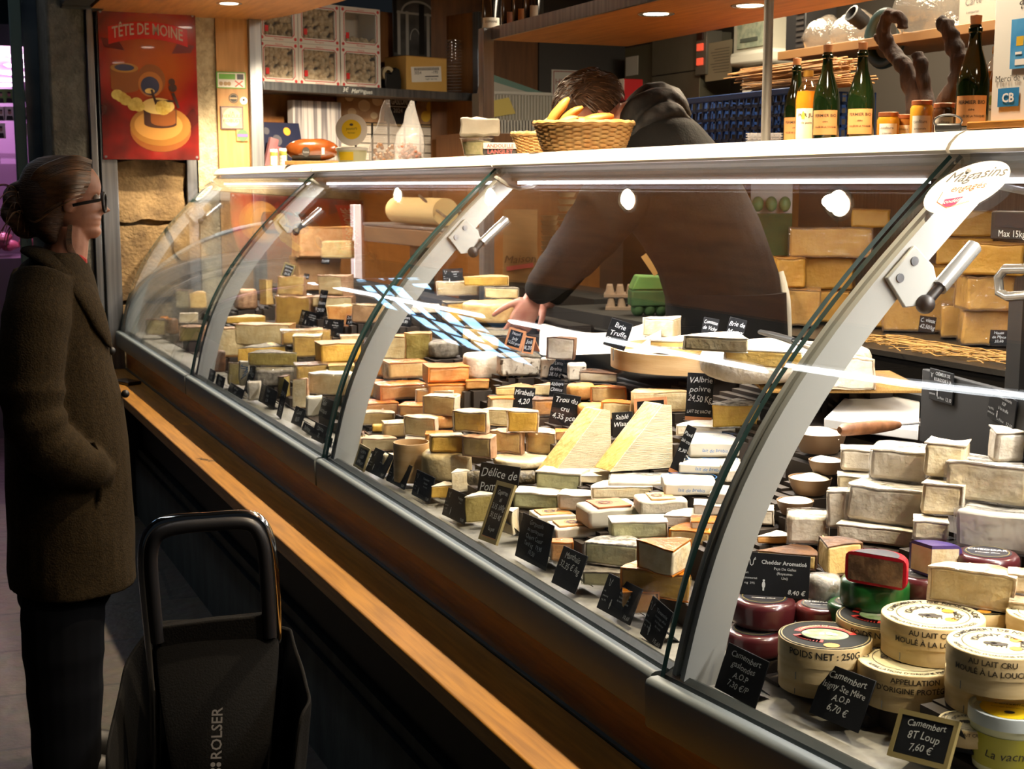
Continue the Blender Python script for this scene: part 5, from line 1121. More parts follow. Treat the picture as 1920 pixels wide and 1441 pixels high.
# ================================================================== stepped black stand under the cheeses
def riser():
    x0,x1,y0,y1,c=1.155,1.965,.55,7.0,.02
    nx=int((x1-x0)/c); ny=int((y1-y0)/c); H=[[None]*ny for _ in range(nx)]
    for (cx,cy,hw,hd,rz,z) in BASES:
        r=math.hypot(hw,hd); ca,sa=cos(-rz),sin(-rz)
        for i in range(max(0,int((cx-r-x0)/c)),min(nx,int((cx+r-x0)/c)+1)):
            for j in range(max(0,int((cy-r-y0)/c)),min(ny,int((cy+r-y0)/c)+1)):
                X=x0+(i+.5)*c-cx; Y=y0+(j+.5)*c-cy; u=X*ca-Y*sa; v=X*sa+Y*ca
                if abs(u)<=hw+.012 and abs(v)<=hd+.012:
                    h=min(z-.0025,RZ0+RK*(x0+(i+.5)*c-RX0)+.006); H[i][j]=h if H[i][j] is None else min(H[i][j],h)
    for i in range(nx):
        for j in range(ny):
            if H[i][j] is None: H[i][j]=max(.872,RZ0+RK*(x0+(i//4)*4*c-RX0)-.03)
            H[i][j]=max(.870,H[i][j])
    for i in range(nx):
        for j in range(ny):
            if x0+i*c<gx(.846,y0+j*c)+.145: H[i][j]=-1
    mb=MB()
    for i in range(nx):
        for j in range(ny):
            h=H[i][j]
            if h<0: continue
            xa,xb,ya,yb=x0+i*c,x0+(i+1)*c,y0+j*c,y0+(j+1)*c
            mb.f([mb.v(p) for p in ((xa,ya,h),(xb,ya,h),(xb,yb,h),(xa,yb,h))])
            lo=max(.869,H[i-1][j]) if i else .869
            if abs(lo-h)>1e-5: mb.f([mb.v(p) for p in ((xa,ya,lo),(xa,ya,h),(xa,yb,h),(xa,yb,lo))])
            lo=max(.869,H[i][j-1]) if j else .869
            if abs(lo-h)>1e-5: mb.f([mb.v(p) for p in ((xa,ya,lo),(xb,ya,lo),(xb,ya,h),(xa,ya,h))])
    for j in range(ny): mb.f([mb.v(p) for p in ((x1,y0+j*c,.869),(x1,y0+(j+1)*c,.869),(x1,y0+(j+1)*c,H[-1][j]),(x1,y0+j*c,H[-1][j]))])
    return mb
tag(riser().build('display_stand',M('stand_brown','#32281f',.7),smooth=0,weld=.0001,recalc=True),'dark brown stepped stand under the heaped cheeses inside the counter','display stand')
# ================================================================== things on the ledge
LZ=1.6865
def LP(px,X=1.66,Z=LZ):
    py=280.0
    for _ in range(8): p=at(px,py,X=X); py+=(p.z-Z)/(depth(p)/FPX)
    return at(px,py,X=X)
def face(p,yaw=0): return math.atan2(p.y,p.x)-pi/2+R(yaw)
cap=M('jar_cap_white','#e3dfd4',.4); copper=M('cap_copper','#a8623c',.35,.6)
def jar(p,r,h,label,body,capm,lab=True,group=None,lidh=.012,name='glass_jar'):
    t=thing(name,label,'jar',p,rz=face(p),group=group)
    MB().lathe([(0,0),(r*.95,0),(r,.004),(r,h-.022),(r*.86,h-.012),(r*.86,h-lidh),(0,h-lidh)],seg=24).build('jar_body',body,t)
    MB().lathe([(r*.9,h-lidh),(r*.9,h-.001),(r*.86,h),(0,h)],seg=24).build('lid',capm,t)
    if lab:
        mb=MB(); n=8; A=[(-pi/2-.85+1.7*i/n) for i in range(n+1)]
        mb.loft([[Vector(((r+.0006)*cos(a),(r+.0006)*sin(a),z)) for a in A] for z in (h*.12,h*.62)],close=False); l=mb.build('paper_label',M('label_white','#e9e4d6',.6),t,recalc=False)
        mb=MB(); cyl_text(mb,'confiture',r+.0012,h*.44,h*.12,a_mid=-pi/2-.1,width=r*1.2); cyl_text(mb,'artisanale',r+.0012,h*.28,h*.08,a_mid=-pi/2-.1,width=r*1.2); mb.build('lettering',ink,l,smooth=0,recalc=False)
    return t
for px,l in ((514,'small white-capped jar behind its neighbour near the wooden panel'),(531,'small white-capped jar beside the brown glossy loaf')):
    jar(LP(px,1.70),.019,.085,l,M('pickle_green','#6d6a2e',.25),cap)
# brown loaf on a board
p=LP(586,1.64); t=tag(MB().box((-.115,-.045,0),(.115,.045,.016)).build('wooden_board',wood_pale,bevel=.002,loc=p,rz=face(p)),'thick pale wooden board under the brown glossy loaf','board')
q=p+Vector((0,0,.0165)); rings=[]
for i in range(13):
    u=-1+2*i/12; k=max(.12,(1-abs(u)**3.2))**.5; rings.append([Vector((u*.108,.045*k*cos(a),.045+.047*k*sin(a)-.0*u)) for a in [2*pi*j/18 for j in range(18)]])
o=MB().loft(rings).jitter(.003,25,2).build('smoked_loaf',M('loaf_brown','#8a4a1e',.2,0,'#6a3212',ns=12,coat=.6),smooth=80,loc=q,rz=face(p)); tag(o,'brown glossy loaf with black label on the wooden board','loaf')
mb=MB(); rows=[[Vector((x,.0465*cos(a)*1.0,.045+.0485*sin(a))) for a in [R(-150)+R(80)*j/8 for j in range(9)]] for x in (-.085,-.05,-.01,.035)]
mb.loft(rows,close=False); l=mb.build('paper_label',inkblk,o,recalc=False)
mb=MB(); T=frame_T(Vector((-.026,-.0475,.036)),(1,0,0),(0,0,1)); disc(mb,T,(0,0),.016,20,ry=.02); mb.build('emblem',M('label_grey','#3a3632',.5),l,smooth=0,recalc=False)
mb=MB(); put_text(mb,'fumé',T@Matrix.Translation((0,-.004,.001)),.012); mb.build('lettering',printw,l,smooth=0,recalc=False)
mb=MB(); T=frame_T(Vector((.045,-.0475,.040)),(1,0,0),(0,0,1)); rect(mb,T,-.006,-.014,.006,.014); mb.build('price_sticker',M('label_white','#e9e4d6',.6),o,smooth=0,recalc=False)
# two plastic tubs
def tub(p,r,h,label,rot,name='plastic_tub'):
    t=thing(name,label,'tub',p,rot=rot)
    MB().lathe([(0,0),(r*.82,0),(r*.94,h-.012),(0,h-.012)],seg=32).build('tub_body',M('tub_cream','#d5d6ae',.4),t)
    l=MB().lathe([(0,h),(r*.9,h),(r,h-.002),(r,h-.012),(r*.95,h-.012)],seg=36).build('lid',M('tub_lid_white','#eceae2',.35),t)
    mb=MB(); disc(mb,Matrix.Translation((0,0,h+.0006)),(0,0),r*.62,30); lb=mb.build('lid_label',M('label_yellow','#e8c417',.5),l,smooth=0,recalc=False)
    mb=MB(); disc(mb,Matrix.Translation((0,r*.3,h+.0012)),(0,0),r*.12,12,ry=r*.08); put_text(mb,'yaourt',Matrix.Translation((0,-r*.02,h+.0012)),r*.26,hand=.6); put_text(mb,'fermier',Matrix.Translation((0,-r*.26,h+.0012)),r*.16); mb.build('lettering',ink,lb,smooth=0,recalc=False)
    return t
p=LP(660,1.63); t=tub(p,.062,.058,'upright plastic tub with yellow band beside the brown loaf',(0,0,face(p)))
mb=MB(); n=10; A=[-pi/2-1.0+1.1*i/n for i in range(n+1)]; mb.loft([[Vector((r*cos(a),r*sin(a),z)) for a in A] for z,r in ((.008,.0535),(.040,.0578))],close=False); mb.build('body_label',M('label_yellow','#e8c417',.5),t,recalc=False)
p2=p+Vector((0,0,.0585)); up=Vector((-p.x,-p.y,0)).normalized(); 
tub(p2+Vector((0,0,.059))-up*.02,.060,.062,'plastic tub lying on its side on the upright tub, yellow lid label outward',(R(84),0,face(p)))
# clear bags with nuts
def bag(px,w,h,label,nutc,sd,X=1.72):
    p=LP(px,X); s=depth(p)/FPX; W_=w*s/2; H_=h*s; rings=[]
    for z,k,kk in ((0,.9,.7),(.02,1,.8),(.25,1,.75),(.45,.85,.5),(.65,.55,.3),(.82,.32,.18),(1,.12,.05)): rings.append(ell((W_*.15*z,0),W_*k,W_*.6*kk,H_*z,18))
    t=MB().loft(rings).jitter(.012,22,sd).jitter(.004,70,sd).build('plastic_bag',WRAPW,smooth=80,loc=p,rz=face(p)); tag(t,label,'bag')
    mb=MB(); rr=random.Random(sd)
    for k in range(46): a=rr.uniform(0,6.28); q=rr.uniform(0,.8)**.5; mb.ball((W_*.85*q*cos(a),W_*.4*q*sin(a),.01+rr.uniform(0,H_*.24)),(.008,.008,.007),7,5)
    n=mb.build('nuts',nutc,t); n['kind']='stuff'
bag(722,58,118,'clear plastic bag of pale nuts behind the two tubs',M('nut_pale','#a8794e',.5),4)
bag(768,56,112,'clear plastic bag of reddish nuts beside the calendar',M('nut_red','#8f5238',.5),7)
# clear tub of salad, white paper parcel, striped packet
p=LP(893,1.60); t=thing('salad_container','clear plastic container of pale salad on the ledge','container',p,rz=face(p))
MB().lathe([(0,.001),(.036,.001),(.046,.05),(.052,.052),(.046,.054)],seg=28).build('container',clear_mat('clear_plastic',f0=.06,rough=.03,haze=.06),t); MB().lathe([(0,.004),(.034,.004),(.041,.04),(0,.046)],seg=24).jitter(.004,60,3).build('salad',M('salad','#c9bd8c',.6,0,'#a5a066',ns=90),t)['kind']='stuff'
o=MB().box((-.058,-.03,0),(.058,.03,.05),n=5).jitter(.007,24,6).jitter(.003,70,2).build('paper_parcel',paperw,bevel=.006,smooth=60,loc=LP(900,1.60)+Vector((.0,.0,.058)),rz=face(p)); tag(o,'crumpled white paper parcel lying on the clear salad container','parcel')
p=LP(938,1.60); o=MB().box((-.048,-.02,0),(.048,.02,.032),n=5).jitter(.004,30,8).build('foil_packet',M('packet_dark','#4a4644',.3,.2),bevel=.004,smooth=60,loc=p,rz=face(p)); tag(o,'silvery packet with red capitals beside the small basket','packet')
mb=MB(); T=frame_T(Vector((0,-.0235,.0)),(1,0,0),(0,0,1)); rect(mb,T,-.048,.017,.048,.034); mb.build('top_band',M('packet_white','#dcd6cc',.4),o,smooth=0,recalc=False)
mb=MB(); T=frame_T(Vector((0,-.0245,.0)),(1,0,0),(0,0,1)); put_text(mb,'ANDOUILLE',T@Matrix.Translation((0,.020,0)),.014,width=.09,bold=.02); put_text(mb,'LANGLET',T@Matrix.Translation((0,.003,0)),.017,width=.09,bold=.02); mb.build('lettering',M('ink_red','#b05a58',.5),o,smooth=0,recalc=False)
# baskets
wick=M('wicker','#e0b97a',.5,0,'#c9985a',ns=40)
def basket(px,wt,wb,h,label,X,ry=.62,rows=13,Z=LZ):
    p=LP(px,X); s=depth(p)/FPX; a1=wb*s/2; a2=wt*s/2; H_=h*s; seg=96; rings=[]
    def ring(i,out):
        u=i/(rows*2); A=a1+(a2-a1)*u**.8; z=H_*u; R_=[]
        for k in range(seg):
            a=2*pi*k/seg; o=.0022*(1 if ((k//3)+(i//2))%2 else -1)+(.0012 if i%2 else 0)
            R_.append(Vector(((A+o)*cos(a)*(1-.0*out),(A*ry+o)*sin(a),z)) if not out else Vector(((A-.008)*cos(a),(A*ry-.008)*sin(a),max(.006,z))))
        return R_
    rings=[ring(i,0) for i in range(rows*2+1)]+[ring(i,1) for i in range(rows*2,-1,-2)]
    t=thing('wicker_basket',label,'basket',p,rz=face(p)); MB().loft(rings).build('woven_shell',wick,t,smooth=60)
    MB().tube([Vector(((a2)*cos(2*pi*k/40),(a2*ry)*sin(2*pi*k/40),H_+.002*(k%2))) for k in range(40)],.0065,8,closed=True).build('rim',wick,t)
    return p,H_,a2,a2*ry
pB,hB,aB,bB=basket(1094,185,148,52,'larger wicker basket heaped with golden rolls on the ledge',1.66)
pA,hA,aA,bA=basket(1012,104,84,38,'smaller wicker basket tucked behind the larger one on the ledge',1.70)
crust=M('bread_crust','#d9a14e',.5,0,'#b8752e',ns=9,bump=.15,bs=30); crustp=M('bread_pale','#e0bd7c',.55,0,'#c99550',ns=9,bump=.15,bs=30)
def roll(c,l,r,ax,label,mt,sd,up=Vector((0,0,1))):
    ax=Vector(ax).normalized(); rings=[]; sd_=ax.cross(up).normalized(); u2=sd_.cross(ax)
    for i in range(11):
        t=-1+2*i/10; k=max(.10,1-abs(t)**2.4)**.5; bend=u2*(-.25*r*t*t)
        R_=[]
        for j in range(16):
            a=2*pi*j/16; q=1+.10*cos(2*a+.6)-.16*max(0,1-abs((a-pi/2)/.35))*(1 if abs(t)<.75 else 0); R_.append(c+ax*t*l+bend+(sd_*cos(a)+u2*sin(a))*r*k*q)
        rings.append(R_)
    tag(MB().loft(rings).jitter(.002,40,sd).build('bread_roll',mt,smooth=80),label,'bread',group=None)
v=Matrix.Rotation(face(pB),3,'Z'); X_=v@Vector((1,0,0)); Y_=v@Vector((0,1,0)); U=Vector((0,0,1)); c0=pB+U*(hB-.004)
roll(c0-X_*.072+U*.030,.052,.015,X_*.55+U*.75,'upright finger roll leaning out of the larger basket, tallest of the heap',crust,1)
roll(c0-X_*.040+U*.024+Y_*.0,.045,.014,X_*.75+U*.55,'finger roll with a split top next to the tallest one',crust,2)
roll(c0-X_*.052-Y_*.03+U*.006,.04,.013,X_*.8+U*.35,'short roll half sunk at the basket rim below the tallest ones',crustp,3)
roll(c0-X_*.008+U*.010-Y_*.02,.03,.012,X_+U*.1,'small roll lying in the middle of the larger basket',crust,4)
roll(c0+X_*.028+U*.016+Y_*.01,.05,.016,X_+U*.22,'long golden roll resting before the ear of the bent seller',crust,5)
roll(c0+X_*.082+U*.004,.038,.014,X_-U*.05,'darker roll at the outer end of the larger basket',crust,6)
roll(c0+X_*.045-Y_*.035+U*.0,.04,.013,X_+U*.05,'roll lying flat along the near rim of the larger basket',crust,7)
v=Matrix.Rotation(face(pA),3,'Z'); Xa=v@Vector((1,0,0)); c1=pA+U*(hA-.006)
roll(c1+U*.022+Xa*.005,.055,.013,Xa*.6+U*.65,'pale roll poking up from the smaller basket',crustp,8); roll(c1+U*.004-Xa*.005,.035,.013,Xa+U*.1,'pale roll lying in the smaller basket',crustp,9)
# keys on the ledge, card sign
p=LP(1781,1.60); t=thing('key_bunch','bunch of keys with black fob lying on the ledge before the card sign','keys',p,rz=face(p))
MB().box((-.024,-.014,0),(.018,.014,.014)).build('fob',black,t,bevel=.004); MB().tube([Vector((.022*cos(a)-.004,.008,.018+.011*sin(a))) for a in [2*pi*k/20 for k in range(20)]],.0016,6,closed=True).build('key_ring',steel,t)
for k in range(2): MB().box((.012+.004*k,-.01+.012*k,.002+.004*k),(.05,-.002+.012*k,.005+.004*k)).build('key',steel,t)
p=at(1838,236,X=1.58); z0=LZ
t=thing('card_sign','white card payment sign with blue bank card in a wooden foot at the photo edge','sign',Vector((p.x,p.y,z0)))
e=at(1990,236,X=1.58); dY=Vector((.06,-1,0)).normalized(); b=MB(); b.X=frame_T(Vector((0,0,0)),dY,Vector((0,0,1))); b.box((0,0,-.03),(.40,.012,.03)); b.build('wooden_foot',wood,t,bevel=.002)
TS=frame_T(Vector((0,0,.012))+dY*.02,dY,Vector((0,0,1))); b=MB(); b.X=TS; b.box((0,0,-.003),(.36,.34,0)); b.build('panel',M('sign_white','#f1efea',.4),t,bevel=.001)
mb=MB(); Z_=TS@Matrix.Translation((0,0,.0008)); put_text(mb,'Carte bancaire',Z_@Matrix.Translation((.03,.205,0)),.026,align='L'); put_text(mb,'à partir de 10 €',Z_@Matrix.Translation((.048,.172,0)),.026,align='L'); put_text(mb,'Merci de votre compréhension',Z_@Matrix.Translation((.008,.060,0)),.014,align='L'); mb.build('lettering',M('ink_grey','#4b4a49',.6),t,smooth=0,recalc=False)
mb=MB(); rect(mb,Z_,.035,.078,.16,.152); mb.build('card_picture',M('card_blue','#2f86c9',.5,0,'#59a5dc',ns=20),t,smooth=0,recalc=False)
mb=MB(); rect(mb,Z_@Matrix.Translation((0,0,.0006)),.046,.112,.060,.126); mb.build('card_chip',M('chip_gold','#d8b23c',.4),t,smooth=0,recalc=False)
mb=MB(); rect(mb,Z_@Matrix.Translation((0,0,.0006)),.045,.083,.065,.092); [rect(mb,Z_@Matrix.Translation((0,0,.0006)),.045+.018*k,.099,.058+.018*k,.103) for k in range(4)]; mb.build('card_numbers',M('ink_white','#f4f1ee',.6),t,smooth=0,recalc=False)
for i,(c1_,c2_) in enumerate((('#2a7fc0','#1f9a8a'),('#d3322a','#e8962a'))):
    mb=MB(); x=.014+.062*i; rect(mb,Z_,x,.022,x+.042,.050); lg=mb.build('bank_logo',M('logo'+c1_[1:],c1_,.5),t,smooth=0,recalc=False)
    mb=MB(); Zq=Z_@Matrix.Translation((0,0,.0006))
    if i: disc(mb,Zq,(x+.026,.036),.011,16)
    else: put_text(mb,'CB',Zq@Matrix.Translation((x+.021,.029,0)),.019,bold=.03)
    mb.build('bank_mark',M('logo'+c2_[1:],c2_ if i else '#f4f6f8',.5),lg,smooth=0,recalc=False)
# ================================================================== bottles, jars, vine roots on the shelf behind the seller
SZ=1.720
def SP_(px,X=2.67): return LP(px,X,SZ)
bg=clear_mat('x',f0=.04) if 0 else M('bottle_green','#12200c',.06,spec=.7); bj=M('juice_amber','#b06a18',.08,spec=.6); cork=M('cork','#c08a5c',.7)
def bottle(px,kind,label,X=2.67,hs=1.0):
    p=SP_(px,X); t=thing('cider_bottle' if kind=='cider' else 'juice_bottle',label,'bottle',p,rz=face(p)); t.scale=(.95*hs,.95*hs,.915*hs)
    if kind=='cider':
        r=.042; pr=[(0,0),(r*.9,0),(r,.006),(r,.145),(r*.93,.17),(r*.70,.205),(r*.45,.24),(r*.36,.275),(r*.36,.283),(r*.42,.285),(r*.42,.295),(r*.36,.297),(r*.34,.304),(0,.304)]
        MB().lathe(pr,seg=28).build('glass_body',bg,t); MB().lathe([(0,.304),(r*.30,.304),(r*.34,.314),(r*.36,.328),(0,.331)],seg=16).build('cork_stopper',cork,t)
        lm=M('label_kraft','#c98f54',.6); txt=['FERMIER BIO','cidre','VALLÉE DE LA TOUQUES']; z0,z1=.035,.115
    else:
        r=.040; pr=[(0,0),(r*.94,0),(r,.006),(r,.165),(r*.9,.195),(r*.55,.222),(r*.38,.236),(r*.38,.250),(0,.25)]
        MB().lathe([(a,b) for a,b in pr if b<.2]+[(0,.197)],seg=28).build('juice',bj,t); MB().lathe([(r*1.004,.15),(r*.905,.196),(r*.56,.223),(r*.385,.237),(r*.385,.252)],seg=28).build('glass_neck',clear_mat('clear_glass',f0=.06),t,recalc=False)
        MB().lathe([(0,.266),(r*.40,.266),(r*.42,.25),(r*.40,.245)],seg=18).build('cap',M('cap_gold','#b98a3a',.35,.6),t); lm=M('label_cream','#e2d8b8',.6); txt=['PUR JUS','de poire','']; z0,z1=.03,.135
    mb=MB(); n=12; A=[-pi/2-1.15+2.1*i/n for i in range(n+1)]; mb.loft([[Vector(((r+.0006)*cos(a),(r+.0006)*sin(a),z)) for a in A] for z in (z0,z1)],close=False); l=mb.build('paper_label',lm,t,recalc=False)
    mb=MB(); hh=z1-z0
    for i,x in enumerate(txt):
        if x: cyl_text(mb,x,r+.0012,z0+hh*(.72-.22*i),hh*(.17 if i==0 else .1),a_mid=-pi/2-.05,width=r*1.75,bold=.02)
    mb.build('lettering',M('ink_brown','#5a4a34',.6),l,smooth=0,recalc=False)
    if kind=='juice':
        mb=MB(); Q=Matrix.Translation((0,0,0)); 
        for a0 in (-pi/2-.35,): mb.loft([[Vector(((r+.0014)*cos(a),(r+.0014)*sin(a),z)) for a in (a0-w_,a0,a0+w_)] for z,w_ in ((.098,.12),(.108,.16),(.120,.09),(.126,.02))],close=False)
        mb.build('pear_picture',M('pear_green','#9aa83c',.6),l,smooth=0,recalc=False)
bottle(1490,'cider','dark green cork-topped bottle partly behind the amber juice bottle',X=2.80)
bottle(1512,'juice','clear bottle of cloudy amber juice between two green bottles',X=2.71)
bottle(1547,'cider','dark green cork-topped bottle in front of the amber juice',X=2.62)
bottle(1612,'cider','dark green cork-topped bottle standing alone next to the small jars')
bottle(1820,'cider','dark green cork-topped bottle beside the vine root and card sign',X=2.60,hs=1.05)
bottle(1864,'juice','bottle of amber pear juice half hidden by the card sign',X=2.70)
for px,h,l,bm in ((1664,.075,'copper-lidded honey jar with white label nearest the lone green bottle','#a8741e'),(1692,.070,'small copper-lidded jar squeezed behind the honey jars','#7a4a1c'),(1726,.100,'taller copper-lidded jar of amber jam','#b5822a'),(1768,.088,'copper-lidded jar of brown jam behind the keys','#4a2c18')):
    jar(SP_(px,2.60 if px!=1692 else 2.66),.031,h+.01,l,M('jam_'+bm[1:],bm,.15),copper)
root=M('vine_bark','#38200f',.9,0,'#1e1008',ns=25,nstretch=(1,1,.3),bump=.9,bs=50)
def rootthing(parts,label,sd,X=2.78):
    mb=MB()
    for pts,r0,r1 in parts:
        P=[at(x,y,X=X+dx) for x,y,dx in pts]; Q=[]
        for i in range(len(P)-1):
            for k in range(4): Q.append(P[i].lerp(P[i+1],k/4))
        Q.append(P[-1]); n=len(Q); mb.tube(Q,[r0+(r1-r0)*i/(n-1)+.003*sin(i*2.3) for i in range(n)],12)
    tag(mb.jitter(.008,26,sd).jitter(.003,80,sd).build('vine_root',root,smooth=80,remesh=.006),label,'vine root')
rootthing([([(1725,262,0),(1715,190,0),(1700,130,0),(1670,95,.02),(1655,60,0),(1668,25,0),(1690,35,0),(1692,55,0)],.028,.016),([(1660,90,0),(1650,72,.02),(1640,68,0)],.016,.012)],'gnarled vine root curling over like a hook behind the jars',3)
rootthing([([(1755,264,0),(1765,205,0),(1792,160,0),(1800,110,.01),(1785,75,0),(1775,45,0),(1762,42,0)],.032,.020),([(1757,240,0),(1735,180,.02),(1728,120,0),(1718,100,0)],.026,.017)],'gnarled vine root with two stubby arms beside the cork-topped bottle',5)
# clear plastic trays, blue crate with straw
for k in range(6):
    p=LP(1433,2.66,SZ+.0085*k)
    o=MB().box((-.055,-.04,0),(.055,.04,.007)).box((-.06,-.045,.006),(.06,.045,.008)).build('clear_tray',clear_mat('clear_tray',f0=.08,rough=.05,haze=.18),loc=p,rz=face(p)); tag(o,'clear plastic trays stacked behind the steel pole','tray',group='clear trays in the stack by the pole')
blue=M('crate_blue','#0d2c5c',.5)
def crate():
    X0=3.15; a=at(1292,262,X=X0); b=at(1492,262,X=X0); zt=at(1360,183,X=X0).z; z0=zt-.26; ya,yb=a.y,b.y
    t=thing('blue_crate','blue plastic lattice crate holding straw behind the seller','crate',(X0,(ya+yb)/2,z0)); L=(ya-yb)/2; H=zt-z0; Dp=.36
    def lattice(f,w,n):
        mb=MB()
        for i in range(n+1):
            u=-w+2*w*i/n; mb.box(*f(u-.005,u+.005,0,H))
        for k in range(7): z=H*k/6; mb.box(*f(-w,w,max(0,z-.006),min(H,z+.006)))
        return mb
    lattice(lambda a,b,z0,z1:((0,a,z0),(.012,b,z1)),L,15).build('front_lattice',blue,t,smooth=0)
    for s in (-1,1): lattice(lambda a,b,z0,z1:((Dp/2+a,s*L-.006,z0),(Dp/2+b,s*L+.006,z1)),Dp/2,9).build('side_lattice',blue,t,smooth=0)
    lattice(lambda a,b,z0,z1:((Dp-.012,a,z0),(Dp,b,z1)),L,15).build('back_lattice',blue,t,smooth=0)
    mb=MB().box((0,-L,0),(Dp,L,.01)).build('base_board',blue,t,smooth=0)
    MB().box((-.01,-L-.01,H-.012),(.012,L+.01,H+.012)).build('rim',blue,t,bevel=.003)
    tag(MB().box((X0-.05,yb-.04,.0),(X0+.5,ya+.2,z0)).build('work_table',steel_dark),'dark steel work table under the blue crate','table')
    return X0,ya,yb,zt
X0,ya,yb,zt=crate()
strawb=M('straw_sheaf','#a87a3e',.7,0,'#7d5526',ns=20,nstretch=(8,1,8),bump=.2)
def sheaf(z,yc,l,label,sd,n=70):
    mb=MB(); rr=random.Random(sd)
    for k in range(n):
        a=rr.uniform(0,6.28); q=rr.uniform(0,1)**.5; x=.09*q*cos(a); zz=.026*q*sin(a)+.026; dy=rr.uniform(-.05,.05); mb.cyl((x,-l/2+dy,zz+rr.uniform(-.006,.006)),(x+rr.uniform(-.02,.02),l/2+dy,zz+rr.uniform(-.008,.008)),.0028,seg=5)
    tag(mb.build('straw_sheaf',strawb,loc=(X0+.16,yc,z),smooth=0),label,'straw sheaf')
sheaf(zt+.012,yb+.17,.62,'lower straw sheaf lying across the blue crate',3); sheaf(zt+.068,yb+.26,.66,'upper straw sheaf lying across the blue crate',4)
# ================================================================== niche of the end wall
WN=NP-NN*.0
def nrect(l,r,t,b,back):
    P=np_(l,b,back); w=(np_(r,b,back)-P).dot(NE); h=np_(l,t,back).z-P.z; return P,w,h
NRZ=math.atan2(NE.y,NE.x)
white_card=M('white_card','#e8e2d8',.6); redink=M('ink_box_red','#c43a3a',.5); mering=M('meringue','#d9c6a6',.8,0,'#bfa682',ns=50,bump=.4,bs=90)
top=NZ+.005
def mbox(l,r,b,base,full,label,sd):
    P,w,_=nrect(l,r,0,150,.05); h=.215; o=Vector((P.x,P.y,base)); t=thing('meringue_box',label,'box',o,rz=NRZ,group=None)
    d=.20; f=.030
    MB().box((0,.012,0),(w,d,.003)).box((0,.012,h-.003),(w,d,h)).box((0,.012,0),(.003,d,h)).box((w-.003,.012,0),(w,d,h)).box((0,d-.003,0),(w,d,h)).build('carton',white_card,t,smooth=0)
    MB().box((0,0,0),(w,.012,f)).box((0,0,h-f),(w,.012,h)).box((0,0,f),(f,.012,h-f)).box((w-f,0,f),(w,.012,h-f)).build('window_frame',white_card,t,smooth=0)
    mb=MB(); Q=frame_T(Vector((w/2,-.0008,h/2)),(1,0,0),(0,0,1)); a,b_=w/2-f*.75,h/2-f*.75; c=.016
    strokes(mb,Q,[(-a+c,-b_),(a-c,-b_),(a,-b_+c),(a,b_-c),(a-c,b_),(-a+c,b_),(-a,b_-c),(-a,-b_+c)],.004,True)
    for sx in(-1,1):
        for sz in(-1,1): disc(mb,Q,(sx*(w/2-.016),sz*(h/2-.016)),.009,10)
    put_text(mb,'Meringues',Q@Matrix.Translation((0,-h/2+.008,0)),.014,hand=.8); put_text(mb,'Pâtisserie',Q@Matrix.Translation((0,h/2-.017,0)),.012,hand=.8)
    mb.build('printing',redink,t,smooth=0,recalc=False)
    MB().box((f,.006,f),(w-f,.0068,h-f)).build('window_film',clear_mat('box_film',f0=.05,rough=.02,haze=.03),t,smooth=0)
    mb=MB(); rr=random.Random(sd); rows=5 if full else 1
    for i in range(rows):
        for j in range(3):
            x=f*.7+(w-f*1.4)*(j+.5)/3; z=.02+(h-.03)*(i+.5)/5; r_=(w-f)/6.4
            for k in range(6):
                u=k/5; mb.ball((x+(u-.5)*r_*2.0,.045+.01*sin(k*2+j),z+.012*sin(u*5+i*1.7+j)+rr.uniform(-.004,.004)),(r_*.42,.026,.017+.003*(k%2)),9,6)
    m=mb.build('meringues',mering,t,smooth=80); m['kind']='stuff'
    mb=MB(); rect(mb,frame_T(Vector((f+.004,-.0012,f+.016)),(1,0,0),(0,0,1)),0,0,.022,.032); mb.build('price_sticker',M('sticker_red','#cf2a2a',.5),t,smooth=0,recalc=False)
for i,(l,r) in enumerate(((488,560),(561,638),(640,714))):
    w_=('next to the steel upright','in the middle column','next to the cardboard box column')[i]
    mbox(l,r,150,top,True,'lower meringue box with clear window, '+w_,i+1)
    mbox(l,r,60,top+.2165,i<2,('upper meringue box full of twisted meringues, '+w_) if i<2 else 'upper meringue box nearly empty, beside the black and white print',i+11)
# black and white print at the back
P,w,h=nrect(738,832,-8,98,.30); w-=.014; t=thing('framed_print','black and white print of a columned hall behind the cardboard box','picture',P,rz=NRZ)
MB().box((0,0,-.02),(w,.008,h)).build('backing',M('print_grey','#5d5d5c',.5,0,'#2c2c2d',ns=7),t,smooth=0)
mb=MB(); Q=frame_T(Vector((w/2,-.0008,0)),(1,0,0),(0,0,1))
for x in (-.42,-.25,.18,.36): rect(mb,Q,x*w,-.01,(x+.06)*w,h*.75)
strokes(mb,Q,circ((0,h*.72),w*.33,20,0,pi,ry=h*.22),.012); rect(mb,Q,-.5*w,h*.70,.5*w,h*.74); strokes(mb,Q,circ((-.06*w,h*.25),w*.10,14,0,pi,ry=h*.2),.006)
mb.build('columns',M('print_light','#a9a8a4',.5),t,smooth=0,recalc=False)
mb=MB(); rect(mb,frame_T(Vector((w/2,-.0012,0)),(1,0,0),(0,0,1)),.02*w,0,.13*w,h*.9); mb.build('shadow_column',black,t,smooth=0,recalc=False); mb=MB(); rect(mb,frame_T(Vector((w/2,-.0012,0)),(1,0,0),(0,0,1)),-.5*w,0,-.43*w,h); mb.build('shadow_column',black,t,smooth=0,recalc=False)
